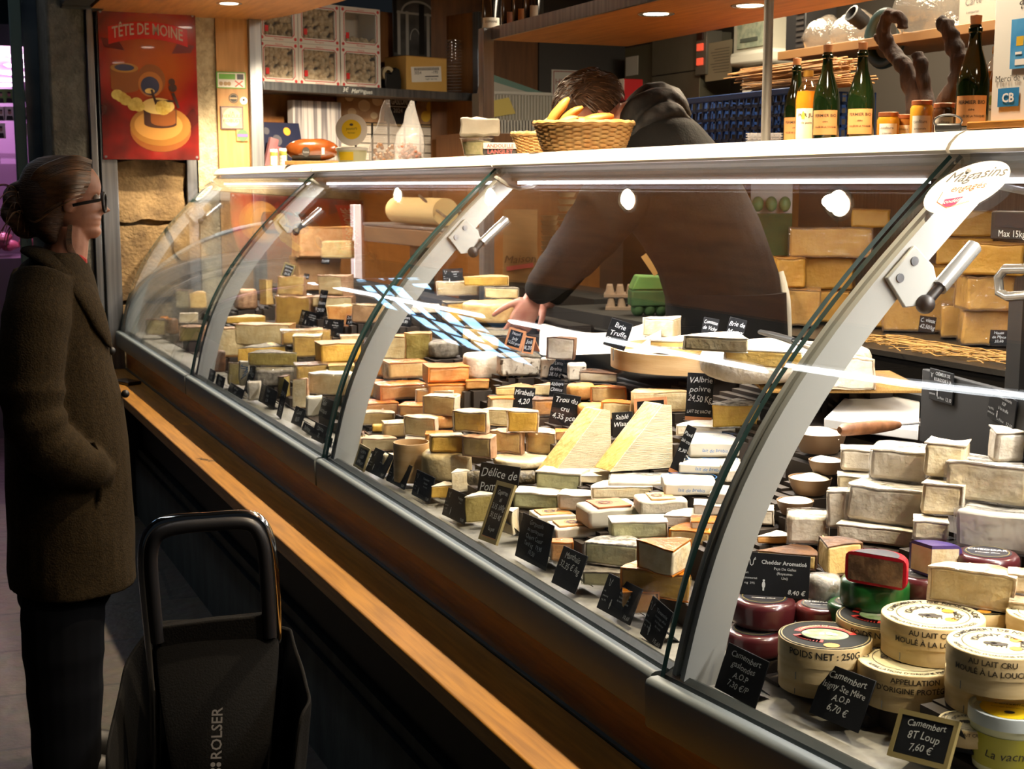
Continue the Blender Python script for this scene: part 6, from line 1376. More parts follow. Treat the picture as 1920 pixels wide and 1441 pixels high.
# carton box with address label, tape dispenser, stacked cups
P,w,h=nrect(762,838,94,160,.06); o=Vector((P.x,P.y,top)); t=thing('cardboard_box','yellowish cardboard box with white address label on the shelf','box',o,rz=NRZ)
w*=1.0; MB().box((0,0,0),(w,.2,h)).build('carton',M('cardboard','#d9ae62',.6,0,'#cfa254',ns=6),t,bevel=.003)
MB().box((0,.0,h),(w,.2,h+.003)).build('lid',M('cardboard_top','#b98a45',.6),t)
mb=MB(); Q=frame_T(Vector((w*.5,-.0008,h*.5)),(1,0,0),(0,0,1))@Matrix.Rotation(R(4),4,'Z'); rect(mb,Q,-.38*w,-.2*h,.36*w,.24*h); l=mb.build('address_label',white_card,t,smooth=0,recalc=False)
mb=MB(); Q=Q@Matrix.Translation((0,0,.0006)); rr=random.Random(2); x=-.3*w
while x<.3*w: k=rr.uniform(.002,.005); rect(mb,Q,x,.13*h,x+k,.21*h); x+=k*2
put_text(mb,'3054',Q@Matrix.Translation((-.22*w,.02*h,0)),.026); put_text(mb,'-190',Q@Matrix.Translation((.2*w,.03*h,0)),.026); rect(mb,Q,-.05*w,-.06*h,.28*w,-.03*h); put_text(mb,'fragile  haut  bas',Q@Matrix.Translation((.1*w,-.14*h,0)),.013); mb.build('printing',inkblk,l,smooth=0,recalc=False)
P=np_(740,156,.06); t=thing('tape_dispenser','black tape dispenser beside the cardboard box','tape dispenser',Vector((P.x,P.y,top)),rz=NRZ)
MB().prism([(-.05,0),(.055,0),(.06,.06),(.045,.12),(.02,.13),(-.02,.09),(-.055,.1),(-.06,.03)],-.02,.02,T=Matrix(((1,0,0,0),(0,0,1,.03),(0,1,0,0),(0,0,0,1)))).build('body',black,t,bevel=.006); b=MB(); b.X=Matrix.Translation((-.03,.03,.09))@Matrix.Rotation(pi/2,4,'X'); b.lathe([(.022,-.014),(.042,-.014),(.042,.014),(.022,.014),(.022,-.014)],seg=24); b.build('tape_roll',M('tape_clear','#b8a888',.3),t)
P=np_(851,160,.10); t=thing('cup_stack','tall stack of clear plastic cups on the shelf','cup',Vector((P.x,P.y,top)),rz=NRZ); tall=(np_(850,72,.1).z-top)
for i in range(18): MB().lathe([(.040,0),(.047,.001),(.047,.004),(.040,.0045)],seg=20).build('cup',clear_mat('cup_clear',f0=.1,rough=.05,haze=.2,body=(.6,.6,.6)),t,loc=(0,0,tall*i/18),recalc=False)
# under the shelf: calendar, binders, striped papers
P,w,h=nrect(633,853,172,302,.32); t=thing('wall_calendar','yearly calendar with cheese photos under the shelf, headed Le Gaslonde','calendar',P,rz=NRZ)
MB().box((0,0,0),(w,.006,h)).build('backing',black,t,smooth=0); F=frame_T(Vector((0,-.0008,0)),(1,0,0),(0,0,1))
PHM=None
for q_ in ((.0,.40),(.62,.97)): mb=MB(); rect(mb,F,w*q_[0],h*.58,w*q_[1],h); ph=mb.build('photo',M('photo_brown','#7f5a3a',.5,0,'#b99a78',ns=9),t,smooth=0,recalc=False)
F2=F@Matrix.Translation((0,0,.0006)); mb=MB()
for x,y,r in ((.1,.93,.035),(.22,.82,.05),(.12,.72,.035),(.33,.9,.045),(.30,.68,.03)): disc(mb,F2,(w*x,h*y),w*r,18,ry=w*r*.75)
mb.build('cheese_picture',M('pic_cream','#e3d3b0',.5),ph,smooth=0,recalc=False); mb=MB()
for x,y,r in ((.80,.84,.055),(.74,.70,.042)): disc(mb,F2,(w*x,h*y),w*r,18,ry=w*r*.9)
mb.build('cheese_picture',M('pic_yellow','#d9b23f',.5),ph,smooth=0,recalc=False)
mb=MB(); mb.f([mb.v(F2@Vector(p)) for p in ((w*.40,h*1.0,0),(w*.68,h*1.0,0),(w*.60,h*.60,0),(w*.38,h*.60,0))]); bk=mb.build('title_block',black,t,smooth=0,recalc=False)
mb=MB(); F3=F@Matrix.Translation((0,0,.0014)); put_text(mb,'LE GASLONDE',F3@Matrix.Translation((w*.51,h*.86,0)),.055,width=w*.22,bold=.02); put_text(mb,'2024',F3@Matrix.Translation((w*.5,h*.74,0)),.035); rect(mb,F3,w*.42,h*.82,w*.6,h*.835); mb.build('lettering',printw,bk,smooth=0,recalc=False)
mb=MB()
for c in range(7):
    x=w*(.02+.136*c)
    for r_ in range(4): rect(mb,F,x,h*(.02+.13*r_),x+w*.118,h*(.02+.13*r_+.115))
pg=mb.build('month_columns',white_card,t,smooth=0,recalc=False); mb=MB()
for c in range(7):
    x=w*(.02+.136*c); rect(mb,F2,x,h*.535,x+w*.118,h*.565)
    for r_ in range(16): rect(mb,F2,x+.004,h*(.03+.032*r_),x+w*.10,h*(.033+.032*r_))
mb.build('day_lines',M('line_tan','#a08a68',.6),pg,smooth=0,recalc=False)
P,w,h=nrect(550,640,196,262,.20); P.z=np_(590,300,.2).z
zb=LZ-.02
tag(MB().box((0,.0,0),(w,.05,h*1.7)).build('paper_bundle',M('paper_stripes','#b9b5b4',.7,0,'#6e6b70',ns=60,nstretch=(1,.02,.02),lo=.42,hi=.58),loc=P,rz=NRZ,smooth=0),'bundle of crinkled grey striped paper standing under the shelf','paper bundle')
P,w,h=nrect(492,566,232,290,.10); P.z=np_(520,312,.1).z; t=thing('binder','dark blue binder with orange seal leaning under the shelf','binder',P,rot=(R(-14),0,NRZ)); MB().box((0,0,0),(w*1.1,.05,h*1.5)).build('cover',M('binder_navy','#151a33',.4),t,bevel=.002)
mb=MB(); F=frame_T(Vector((w*.75,-.0008,h*1.2)),(1,0,0),(0,0,1)); disc(mb,F,(0,0),.022,20); mb.build('seal',gold,t,smooth=0,recalc=False); mb=MB(); disc(mb,F,(-.07,-.05),.03,20); disc(mb,F,(-.13,.0),.02,20); mb.build('cover_picture',M('cover_grey','#4a4a52',.4),t,smooth=0,recalc=False)
P=np_(496,312,.06); tag(MB().box((0,0,0),(.05,.02,.16)).box((.03,.022,0),(.10,.05,.13)).build('magazine',M('mag_grey','#6a6468',.5,0,'#9a4448',ns=8),loc=P,rot=(0,R(16),NRZ)),'leaning magazines beside the steel upright under the shelf','magazine')
st(MB().box((.0,-.02,0),(NL,.36,.04)).build('trim_12',nb,smooth=0)).matrix_world=Matrix.Translation((0,0,np_(600,312,.1).z-.041))@NR
# stickers on the wooden panel and the poster
def wallplate(name,l,r,t_,b,Y,mat,label,cat,th=.003):
    P=at(l,b,Y=Y); w=at(r,b,Y=Y).x-P.x; h=at(l,t_,Y=Y).z-P.z; t=thing(name,label,cat,P); MB().box((0,-th,0),(w,0,h)).build('plate',mat,t,smooth=0); return t,w,h,frame_T(Vector((0,-th-.0006,0)),(1,0,0),(0,0,1))
YP=7.198
t,w,h,F=wallplate('notice_sticker',406,461,134,165,YP,M('sticker_green','#5f9a3a',.5),'green-bordered sticker with a red cross on the wooden panel','sticker')
mb=MB(); rect(mb,F,w*.04,h*.06,w*.96,h*.94); wl=mb.build('white_field',white_card,t,smooth=0,recalc=False); mb=MB(); F2=F@Matrix.Translation((0,0,.0006)); rect(mb,F2,w*.08,h*.55,w*.64,h*.88); mb.build('green_field',M('sticker_green','#5f9a3a',.5),wl,smooth=0,recalc=False)
mb=MB(); rect(mb,F2,w*.70,h*.55,w*.92,h*.88); mb.build('navy_field',M('label_navy','#1e2230',.45),wl,smooth=0,recalc=False); mb=MB(); strokes(mb,F2,[(w*.64,h*.12),(w*.88,h*.46)],.006); strokes(mb,F2,[(w*.64,h*.46),(w*.88,h*.12)],.006); mb.build('red_cross',M('ink_cross','#c8442c',.5),wl,smooth=0,recalc=False)
mb=MB(); [disc(mb,F2,(w*x,h*.28),h*.13,10) for x in (.15,.3,.42)]; mb.build('picture_dots',M('dots_tan','#a88a60',.5),wl,smooth=0,recalc=False)
t,w,h,F=wallplate('round_sticker',429,447,175,193,YP,wood_pale,'small black round sticker on the wooden panel','sticker',.0006)
mb=MB(); disc(mb,F,(w/2,h/2),w*.5,24); b_=mb.build('disc',inkblk,t,smooth=0,recalc=False); mb=MB(); rect(mb,F@Matrix.Translation((0,0,.0006)),w*.12,h*.42,w*.88,h*.58); strokes(mb,F@Matrix.Translation((w/2,h/2,.0006)),circ((0,0),w*.4,20),.0018,True); mb.build('lettering',M('dots_tan','#a88a60',.5),b_,smooth=0,recalc=False)
t,w,h,F=wallplate('round_sticker',450,464,181,196,YP,wood_pale,'tiny white round sticker on the wooden panel','sticker',.0006); mb=MB(); disc(mb,F,(w/2,h/2),w*.5,20); b_=mb.build('disc',white_card,t,smooth=0,recalc=False); mb=MB(); disc(mb,F@Matrix.Translation((0,0,.0006)),(w/2,h*.6),w*.16,10); mb.build('emblem',inkblk,b_,smooth=0,recalc=False)
t,w,h,F=wallplate('framed_plaque',414,456,199,242,YP,M('plaque_edge','#3d2e33',.4),'square plaque with a pale lettered disc on the wooden panel','plaque',.008)
mb=MB(); rect(mb,F,w*.05,h*.05,w*.95,h*.95); b_=mb.build('plate_field',M('plaque_field','#8e7a68',.4),t,smooth=0,recalc=False); mb=MB(); disc(mb,F@Matrix.Translation((0,0,.0006)),(w/2,h*.52),w*.40,28); d_=mb.build('disc',M('plaque_disc','#c9b98c',.4),b_,smooth=0,recalc=False); mb=MB(); Q=F@Matrix.Translation((0,0,.0014)); put_text(mb,'LA',Q@Matrix.Translation((w/2,h*.66,0)),.020); put_text(mb,'HERCULE',Q@Matrix.Translation((w/2,h*.50,0)),.024); put_text(mb,'ROBUST',Q@Matrix.Translation((w/2,h*.30,0)),.024); mb.build('lettering',ink,d_,smooth=0,recalc=False)
t,w,h,F=wallplate('round_sticker',444,466,243,264,YP-.009,wood_pale,'round purple and green sticker overlapping the plaque corner','sticker',.0006); mb=MB(); disc(mb,F,(w/2,h/2),w*.5,24); b_=mb.build('disc',M('sticker_green2','#3c5a34',.5),t,smooth=0,recalc=False); mb=MB(); rect(mb,F@Matrix.Translation((0,0,.0006)),w*.06,h*.36,w*.94,h*.62); mb.build('band',M('sticker_purple','#54407a',.5),b_,smooth=0,recalc=False)
# the red enamel poster
P=at(193,299,Y=7.15); pw=.475; phh=.725; t=poster_=thing('enamel_poster','red enamel poster lettered TÊTE DE MOINE on the stone end wall','poster',P)
def red_mat():
    m=D.materials.new('poster_red'); m.use_nodes=True; nt=m.node_tree; N=nt.nodes; L=nt.links; b=N['Principled BSDF']; b.inputs['Roughness'].default_value=.22; b.inputs['Coat Weight'].default_value=.5
    tc=N.new('ShaderNodeTexCoord'); gr=N.new('ShaderNodeTexGradient'); gr.gradient_type='SPHERICAL'; mp=N.new('ShaderNodeMapping'); mp.inputs['Location'].default_value=(-.9,0,-1.45); mp.inputs['Scale'].default_value=(3.6,1,3.0); L.new(tc.outputs['Object'],mp.inputs[0]); L.new(mp.outputs[0],gr.inputs[0])
    nz=N.new('ShaderNodeTexNoise'); nz.inputs['Scale'].default_value=6; L.new(tc.outputs['Object'],nz.inputs['Vector']); ad=N.new('ShaderNodeMath'); ad.operation='MULTIPLY_ADD'; ad.inputs[1].default_value=.5; L.new(nz.outputs['Fac'],ad.inputs[0]); L.new(gr.outputs['Fac'],ad.inputs[2])
    cr=N.new('ShaderNodeValToRGB'); e=cr.color_ramp.elements; e[0].position=.18; e[0].color=lin('#3d0a08'); e[1].position=.95; e[1].color=lin('#a04a12'); k=e.new(.42); k.color=lin('#86140f'); L.new(ad.outputs[0],cr.inputs[0]); L.new(cr.outputs[0],b.inputs['Base Color']); return m
MB().box((0,-.006,0),(pw,0,phh)).build('plate',red_mat(),t,bevel=.004)
F=frame_T(Vector((0,-.0068,0)),(1,0,0),(0,0,1)); S=lambda x,y:(pw*x,phh*(1-y))
def layer(name,mat,fn,z=0,parent=t):
    mb=MB(); fn(mb,F@Matrix.Translation((0,0,z))); return mb.build(name,mat,parent,smooth=0,recalc=False)
def band(mb,T,x0,x1,yc,th,arc,n=14):
    for i in range(n):
        a,b=i/n,(i+1)/n; f=lambda u:(pw*(x0+(x1-x0)*u),phh*(1-yc)+phh*arc*(1-(2*u-1)**2)); (xa,ya_),(xb,yb_)=f(a),f(b)
        mb.f([mb.v(T@Vector(p)) for p in ((xa,ya_-phh*th/2,0),(xb,yb_-phh*th/2,0),(xb,yb_+phh*th/2,0),(xa,ya_+phh*th/2,0))])
for q in (((.02,.19),(.2,.2),(.26,.27),(.06,.25)),((.98,.22),(.8,.21),(.74,.28),(.94,.27))): layer('ribbon_tail',M('ribbon_dark','#5a1210',.3),lambda mb,T:mb.f([mb.v(T@Vector((*S(*p),0))) for p in q]),.0003)
layer('ribbon',M('ribbon_red','#c42420',.25),lambda mb,T:band(mb,T,.10,.91,.175,.115,.045),.0006)
mb=MB(); Tt=F@Matrix.Translation((pw*.5,phh*(1-.19),.0012)); put_text(mb,'TÊTE DE MOINE',Matrix.Identity(4),.078,width=pw*.72,bold=.012,fn=lambda x,y:Tt@Vector((x,y+phh*.045*(1-(x/(pw*.405))**2)-phh*.012,0))); mb.build('lettering',M('poster_white','#d9d2c4',.4),t,smooth=0,recalc=False)
brn=M('poster_brown','#7d4518',.3); brd=M('poster_dark','#33180f',.3); pal=M('poster_cream','#dbbd72',.3); yel=M('poster_flower','#dcc46a',.3,0,'#b8963c',ns=40); nav=M('poster_navy','#2a2f4a',.3); wd=M('poster_wood','#8a5c22',.3); wdl=M('poster_wood_light','#a87838',.3)
E_=lambda c,rx,ry:(lambda mb,T:disc(mb,T@Matrix.Translation((*S(*c),0)),(0,0),pw*rx,30,ry=phh*ry))
def drum(mb,T,c,rx,hgt):
    x,y=S(*c); mb.f([mb.v(T@Vector((x+pw*rx*cos(a),(y-phh*hgt if a<0 else y)+(phh*.03*sin(a) if a<0 else 0),0))) for a in [-pi+pi*k/16 for k in range(17)]]+[mb.v(T@Vector((x+pw*rx,y,0))),mb.v(T@Vector((x-pw*rx,y,0)))])
layer('cheese_drum_picture',brn,lambda mb,T:drum(mb,T,(.25,.39),.14,.13),.0004); layer('cheese_top_picture',wdl,E_((.25,.385),.14,.032),.0008); layer('cheese_label_picture',nav,E_((.25,.383),.10,.022),.0012)
layer('cheese_drum_picture',brn,E_((.52,.46),.145,.105),.0010); layer('cheese_face_picture',M('poster_orange','#a5652a',.3),E_((.51,.49),.125,.085),.0014); layer('cheese_label_picture',nav,E_((.505,.50),.095,.062),.0018); layer('cheese_emblem_picture',pal,E_((.50,.535),.05,.018),.0022)
for i_,c in enumerate(((.21,.58),(.17,.565),(.25,.60),(.36,.615),(.33,.635),(.38,.64))): layer('flower_picture',yel,E_(c,.062,.035),.0016+.0003*i_)
layer('plate_rim_picture',brn,E_((.60,.80),.315,.145),.0010); layer('plate_picture',wd,E_((.60,.77),.315,.135),.0014); layer('plate_inner_picture',wdl,E_((.58,.765),.25,.10),.0018)
layer('half_cheese_picture',brd,lambda mb,T:drum(mb,T,(.60,.655),.17,.10),.0022); layer('half_cheese_side',brn,lambda mb,T:drum(mb,T,(.63,.66),.13,.08),.0024); layer('half_cheese_top',pal,E_((.58,.635),.17,.055),.0026); layer('flower_picture',yel,E_((.63,.645),.08,.05),.0030)
layer('crank_picture',brd,lambda mb,T:(strokes(mb,T,[S(.52,.53),S(.56,.62)],.012),strokes(mb,T,[S(.56,.60),S(.74,.60)],.010),strokes(mb,T,[S(.74,.55),S(.79,.64)],.014),disc(mb,T@Matrix.Translation((*S(.73,.47),0)),(0,0),pw*.035,14),disc(mb,T@Matrix.Translation((*S(.74,.51),0)),(0,0),pw*.042,14)),.0034)
for x in (.03,.97):
    for y in (.02,.98): b=MB(); b.X=F@Matrix.Translation((*S(x,y),0)); b.prism(circ((0,0),.006,12),0,.003); b.build('screw',steel,t)
# ================================================================== work room behind
def wbox(name,l,r,t_,b,X,d,mat,label,cat,parts=None,bevel=.003):
    A=at(l,(t_+b)/2,X=X); B=at(r,(t_+b)/2,X=X); m=(l+r)/2; zt=at(m,t_,X=X).z; zb=at(m,b,X=X).z
    t=thing(name,label,cat,(X,(A.y+B.y)/2,zb)); hw=(A.y-B.y)/2; h=zt-zb
    MB().box((0,-hw,0),(d,hw,h)).build('body',mat,t,bevel=bevel); return t,hw,h
inox=M('cabinet_inox','#8a8677',.35,.5,'#77735f',ns=2); offw=M('machine_white','#cfcbbb',.4)
WX=4.1
def wl(t,x0,x1,z0,z1,hw,h,name,mat,d=.006,x=0): MB().box((x-d,hw-2*hw*x1,h*z0),(x+.001,hw-2*hw*x0,h*z1)).build(name,mat,t,smooth=0)
t,hw,h=wbox('steel_cabinet',1222,1312,66,210,WX,.2,inox,'tall stainless cabinet behind the bent seller','cabinet'); wl(t,0,1,.50,.515,hw,h,'door_gap',black,.001)
t,hw,h=wbox('switch_box',1304,1324,58,140,WX-.02,.1,M('switch_grey','#6a675c',.4),'narrow switch box with red lit switches','switch box')
for z in (.55,.22): wl(t,.25,.75,z,z+.16,hw,h,'switch',M('switch_red','#c02a1a',.3,emit=(1,.12,.05),es=.8),.01)
wl(t,.25,.75,.8,.95,hw,h,'switch',M('switch_off','#3a1f16',.3),.01)
t,hw,h=wbox('paper_note',1323,1372,78,150,WX-.005,.002,M('note_cream','#a79b80',.7),'handwritten paper note taped beside the switch box','note',bevel=0)
mb=MB(); 
for k in range(9): mb.box((-.001,-hw*.8,h*(.2+.075*k)),(0,hw*(.3+.1*(k%4)),h*(.2+.075*k)+.003))
mb.build('handwriting',M('note_ink','#5a5548',.7),t,smooth=0)
t,hw,h=wbox('label_printer',1366,1440,94,122,WX-.25,.3,offw,'white machine with rounded lower edge on the work room wall','machine',bevel=.02)
t,hw,h=wbox('meter_box',1376,1440,36,96,WX-.2,.25,M('meter_grey','#b5b1a0',.4),'white meter box with framed display on the work room wall','meter box'); wl(t,.14,.9,.12,.88,hw,h,'display',M('meter_panel','#7d8a78',.4,0,'#a8ac94',ns=30),.008); wl(t,.25,.75,.30,.42,hw,h,'keys',M('meter_dark','#4a5148',.5),.012)
t,hw,h=wbox('price_printer',1392,1440,122,172,WX-.22,.25,offw,'white cabinet with a small notice below the white machine','cabinet'); wl(t,.15,.55,.2,.8,hw,h,'notice',M('notice_white','#e2dfd6',.6),.002)
t,hw,h=wbox('steel_cabinet',1171,1222,86,205,WX+.03,.15,M('cabinet_olive','#6d6853',.4,.3),'darker steel cabinet half hidden behind the seller head','cabinet'); wl(t,.05,.5,.55,.85,hw,h,'notice',M('notice_white','#e2dfd6',.6),.002); wl(t,.1,.5,.1,.4,hw,h,'panel',M('cabinet_inset','#8d8870',.4),.004)
# folder rack, notice, red tin on the far wall
def fplate(l,r,t_,b,Y): P=at(l,b,Y=Y); return P,at(r,b,Y=Y).x-P.x,at(l,t_,Y=Y).z-P.z
P,w,h=fplate(908,1036,164,250,7.4); t=thing('folder_rack','white wire magazine file stuffed with papers beside the steel upright','folder',P)
mb=MB(); 
for k in range(22): mb.box((w*k/22,0,h*.02),(w*k/22+.006,.004,h*.88))
mb.box((0,0,0),(w,.005,h*.30)).box((0,0,h*.86),(w,.005,h*.93)); mb.build('wire_front',M('rack_white','#b9b5aa',.5),t,smooth=0); MB().box((0,.006,0),(w,.18,h*.9)).build('papers',M('papers_grey','#8f8a7c',.7),t,smooth=0)
MB().prism([(w*.1,h*.35),(w*.45,h*.45),(w*.35,h*.8),(w*.12,h*.72)],.001,.004,T=Matrix(((1,0,0,0),(0,0,-1,.0),(0,1,0,0),(0,0,0,1)))).build('yellow_note',M('note_yellow','#c2ae58',.6),t,smooth=0)
mb=MB(); mb.X=Matrix.Translation((w*.02,.08,h*.88))@Matrix.Rotation(R(14),4,'Y'); mb.box((0,0,0),(w*.75,.05,h*.35)); mb.build('sheet_stack',M('sheets_pale','#a8a498',.7),t,smooth=0)
mb=MB(); mb.X=Matrix.Translation((w*.18,.10,h*1.05))@Matrix.Rotation(R(16),4,'Y'); mb.box((0,0,0),(w*.8,.05,h*.28)); mb.build('green_folder',M('folder_green','#5d7d72',.6),t,smooth=0)
tag(MB().box((3.0,7.36,.3),(3.85,7.85,P.z)).build('work_shelf',nb,smooth=0),'brown wooden cabinet under the wire magazine file','cabinet')
P,w,h=fplate(1034,1103,130,170,7.89); t=thing('wall_notice','white printed notice on the grey work room wall','notice',P); MB().box((0,0,-.06),(w,.004,h)).build('sheet',M('notice_white','#d8d5cc',.6),t,smooth=0); mb=MB(); F=frame_T(Vector((0,-.0008,0)),(1,0,0),(0,0,1)); strokes(mb,F,[(w*.06,-.04),(w*.06,h*.92),(w*.94,h*.92),(w*.94,-.04)],.005); put_text(mb,'HYGIÈNE',F@Matrix.Translation((w*.5,h*.3,0)),.05); mb.build('printing',M('notice_red','#a8544a',.6),t,smooth=0,recalc=False)
t,hw,h=wbox('red_box',1134,1170,150,190,WX-.3,.12,M('box_red','#b01c20',.4),'red and white carton showing behind the seller head','box'); MB().prism([(-hw,0),(-hw*.2,h),(-hw,h)],.0005,.002,T=Matrix(((0,0,-1,0),(1,0,0,0),(0,1,0,0),(0,0,0,1)))).build('white_corner',white_card,t,smooth=0)
# shelf with bags at the back of the photo edge
X0s=3.45; za=at(1460,97,X=X0s).z; yA=at(1458,97,X=X0s).y
tag(MB().box((X0s,1.2,za-.035),(X0s+.35,yA,za)).build('wall_shelf',M('shelf_brown','#7d5a30',.6),bevel=.002),'pale wooden wall shelf above the vine roots','shelf')
def sx(px,X=X0s+.1): return LP(px,X,za+.001)
p=sx(1490); t=thing('black_crate','black slatted box at the end of the pale wall shelf','box',p); MB().box((0,-.07,0),(.16,.07,.19)).build('body',black,t,bevel=.004)
mb=MB(); 
for k in range(7): mb.box((-.004,-.06,.02+.023*k),(0,-.01,.032+.023*k))
mb.build('slat',M('slat_dark','#26221f',.5),t,smooth=0)
def softbag(px,w,h,label,mt,sd,X=X0s+.12):
    p=sx(px,X); o=MB().loft([ell((0,0),w*.8,w*.5,0,18),ell((0,0),w,w*.6,h*.3,18),ell((0,0),w*.8,w*.5,h*.7,18),ell((.02,0),w*.3,w*.2,h,18)]).jitter(.03,10,sd).jitter(.008,40,sd).build('plastic_bag',mt,smooth=80,loc=p); tag(o,label,'bag')
bagm=clear_mat('bag_film',f0=.10,rough=.12,bump=.7,bs=40,haze=.16,body=(.45,.4,.33))
softbag(1545,.11,.13,'crumpled clear bag next to the black slatted box',bagm,3); softbag(1600,.12,.14,'puffed clear bag with a blue glow inside on the wall shelf',bagm,4); softbag(1760,.20,.24,'big folded clear plastic sheet on the wall shelf',bagm,5)
p=sx(1640,X0s+.02); b=MB(); b.X=Matrix.Translation(p+Vector((.05,0,.0))); rings=[]
tag(b.tube([Vector((0,.095*cos(2*pi*k/36),.0+.095*sin(2*pi*k/36))) for k in range(36)],.022,10,closed=True,flat=.8).build('teal_ring',M('teal_plastic','#06201f',.5)),'teal plastic ring hanging at the shelf behind the vine root','ring')
b=MB(); b.X=Matrix.Translation(sx(1625,X0s-.02)+Vector((0,.02,.055)))@Matrix.Rotation(R(-60),4,'Y'); tag(b.lathe([(0,0),(.03,0),(.034,.07),(.026,.072),(.02,.03)],seg=20).build('black_cup',black),'black cup lying beside the teal ring','cup')
p=sx(1842,X0s+.05); t=thing('white_carton','white lettered carton on the wall shelf by the card sign','box',p); MB().box((0,-.10,0),(.15,.12,.16)).build('carton',M('carton_grey','#8f897c',.7),t,bevel=.002); mb=MB(); F=frame_T(Vector((-.0008,.05,.07)),(0,-1,0),(0,0,1)); put_text(mb,'Carte',F,.035,hand=.8); put_text(mb,'à emporter',F@Matrix.Translation((0,-.03,0)),.014); mb.build('lettering',M('ink_grey','#4b4a49',.6),t,smooth=0,recalc=False)
# bottles standing on the hanging shelf
for i,(px,c,l) in enumerate(((921,'#e2ded2','dark bottle with white label standing at the far end of the hanging shelf'),(958,'#b98a7a','dark bottle with narrow pink label on the hanging shelf'),(979,'#c08a5a','dark bottle with small orange label on the hanging shelf'),(1001,'#8f8a80','dark bottle with white lettering on the hanging shelf'))):
    p=LP(px,2.24,SOFFIT_Z+.0355); t=thing('wine_bottle',l,'bottle',p,rz=face(p)); r=.038
    MB().lathe([(0,0),(r,0),(r,.18),(r*.8,.21),(r*.38,.24),(r*.38,.30),(0,.30)],seg=24).build('glass_body',M('bottle_black','#0d0b08',.1,spec=.6),t)
    k=1.0 if i==0 else .4; mb=MB(); A=[-pi/2-k+2*k*j/10 for j in range(11)]; mb.loft([[Vector(((r+.0006)*cos(a),(r+.0006)*sin(a),z)) for a in A] for z in (.012,.075)],close=False); lb=mb.build('paper_label',M('wl'+c[1:],c,.6),t,recalc=False)
    if i==0: mb=MB(); cyl_text(mb,'DOMAINE',r+.0012,.055,.012,width=r*1.4); cyl_text(mb,'rouge',r+.0012,.03,.010); mb.build('lettering',ink,lb,smooth=0,recalc=False)
# display screen and card terminal rail near the photo edge (scale of the customer end)
t=thing('counter_scale','electronic scale with dark customer screen behind the customer-end glass','scale',at(1905,560,X=2.14)); 
A=at(1858,395,X=2.14)-t.location; B=at(1990,455,X=2.14)-t.location
MB().box((0,B.y,B.z),(.03,A.y,A.z)).build('screen_case',black,t,bevel=.004); a=at(1868,398,X=2.14)-t.location; b=at(1990,430,X=2.14)-t.location
MB().box((-.002,b.y,b.z),(.0,a.y,a.z)).build('screen',M('screen_dark','#2a2c33',.15),t,smooth=0)
mb=MB(); put_text(mb,'Max 15kg Min 100g e=5g',frame_T(at(1872,443,X=2.136)-t.location,(0,-1,0),(0,0,1)),.020,align='L'); mb.build('lettering',printw,t,smooth=0,recalc=False)
P=[at(1985,503,X=2.06)-t.location,at(1885,504,X=2.06)-t.location,at(1872,520,X=2.06)-t.location,at(1874,548,X=2.06)-t.location,at(1890,556,X=2.06)-t.location,at(1985,550,X=2.06)-t.location]
MB().tube(P,.010,10).build('steel_bracket',M('strut_steel','#9a9a96',.25,.7),t); MB().box((.0,-.02,-t.location.z),(.04,.02,.0)).build('scale_post',black,t); MB().box((-.05,-.1,-t.location.z),(.12,.1,-t.location.z+.02)).build('scale_base',black,t)
# slicer / scale at the far work side
p=at(760,470,X=2.12); t=thing('paper_scale','cream and steel scale with paper roll behind the second glass arm','scale',p); 
A=at(682,430,X=2.12)-p; B=at(842,470,X=2.12)-p
MB().box((0,B.y,B.z),(.16,A.y,A.z+.02)).build('body',M('scale_bronze','#6e5b48',.3,.5),t,bevel=.006); MB().box((.0,B.y-.02,A.z+.02),(.2,A.y+.02,A.z+.035)).build('steel_tray',steel,t,bevel=.004)
mb=MB(); mb.cyl((.07,A.y*.5,A.z+.10),(.07,B.y*.6,A.z+.10),.06,seg=28); mb.build('paper_roll',M('roll_cream','#d6bf8c',.5),t); MB().tube([Vector((.03,B.y*.2,A.z+.17)),Vector((.03,B.y*.5,A.z+.12)),Vector((.03,B.y*.8,A.z+.08)),Vector((.03,B.y*1.1,A.z+.11))],.006,8).build('tear_bar',steel,t)
MB().box((.04,-.05,-p.z),(.12,.05,B.z)).build('pedestal',black,t); MB().box((-.02,-.2,-p.z),(.22,.2,-p.z+.02)).build('scale_base',black,t)
p=at(668,470,X=2.12); tag(MB().box((-.02,-.03,-p.z),(.02,.03,.23)).build('scale_column',M('column_white','#c4bccc',.4),loc=p,bevel=.004),'pale upright column beside the tan hard cheese blocks','column')
# egg cartons, cups, paper bag behind the seller (on a low bench)
bz=at(1200,580,X=2.75).z; tag(MB().box((2.5,4.27,.0),(2.95,5.2,bz)).build('low_bench',dark,smooth=0),'dark low bench carrying the egg cartons','bench')
p=LP(1220,2.64,bz+.001); t=thing('egg_carton','green closed egg carton hanging label, beside the seller arm','egg carton',p,rz=face(p,10)); gm=M('pulp_green','#2c4a25',.85,0,'#23401e',ns=30)
mb=MB()
for k in range(3): mb.ball((-.045+.045*k,.03,.03),(.028,.03,.035),10,8)
mb.box((-.075,0,.035),(.075,.1,.10)); mb.build('carton_base',gm,t,bevel=.008,smooth=60); MB().prism([(-.075,.10),(.075,.10),(.06,.15),(-.05,.155)],-.0,.1,T=Matrix(((1,0,0,0),(0,0,1,0),(0,1,0,0),(0,0,0,1)))).build('carton_lid',M('pulp_light','#4d7538',.85),t,bevel=.006)
mb=MB(); mb.X=Matrix.Translation((.02,-.005,.16))@Matrix.Rotation(R(-35),4,'Y'); mb.box((-.012,0,0),(.012,.002,.09)); mb.build('paper_tie',M('kraft_tag','#a8834e',.6),t,smooth=0)
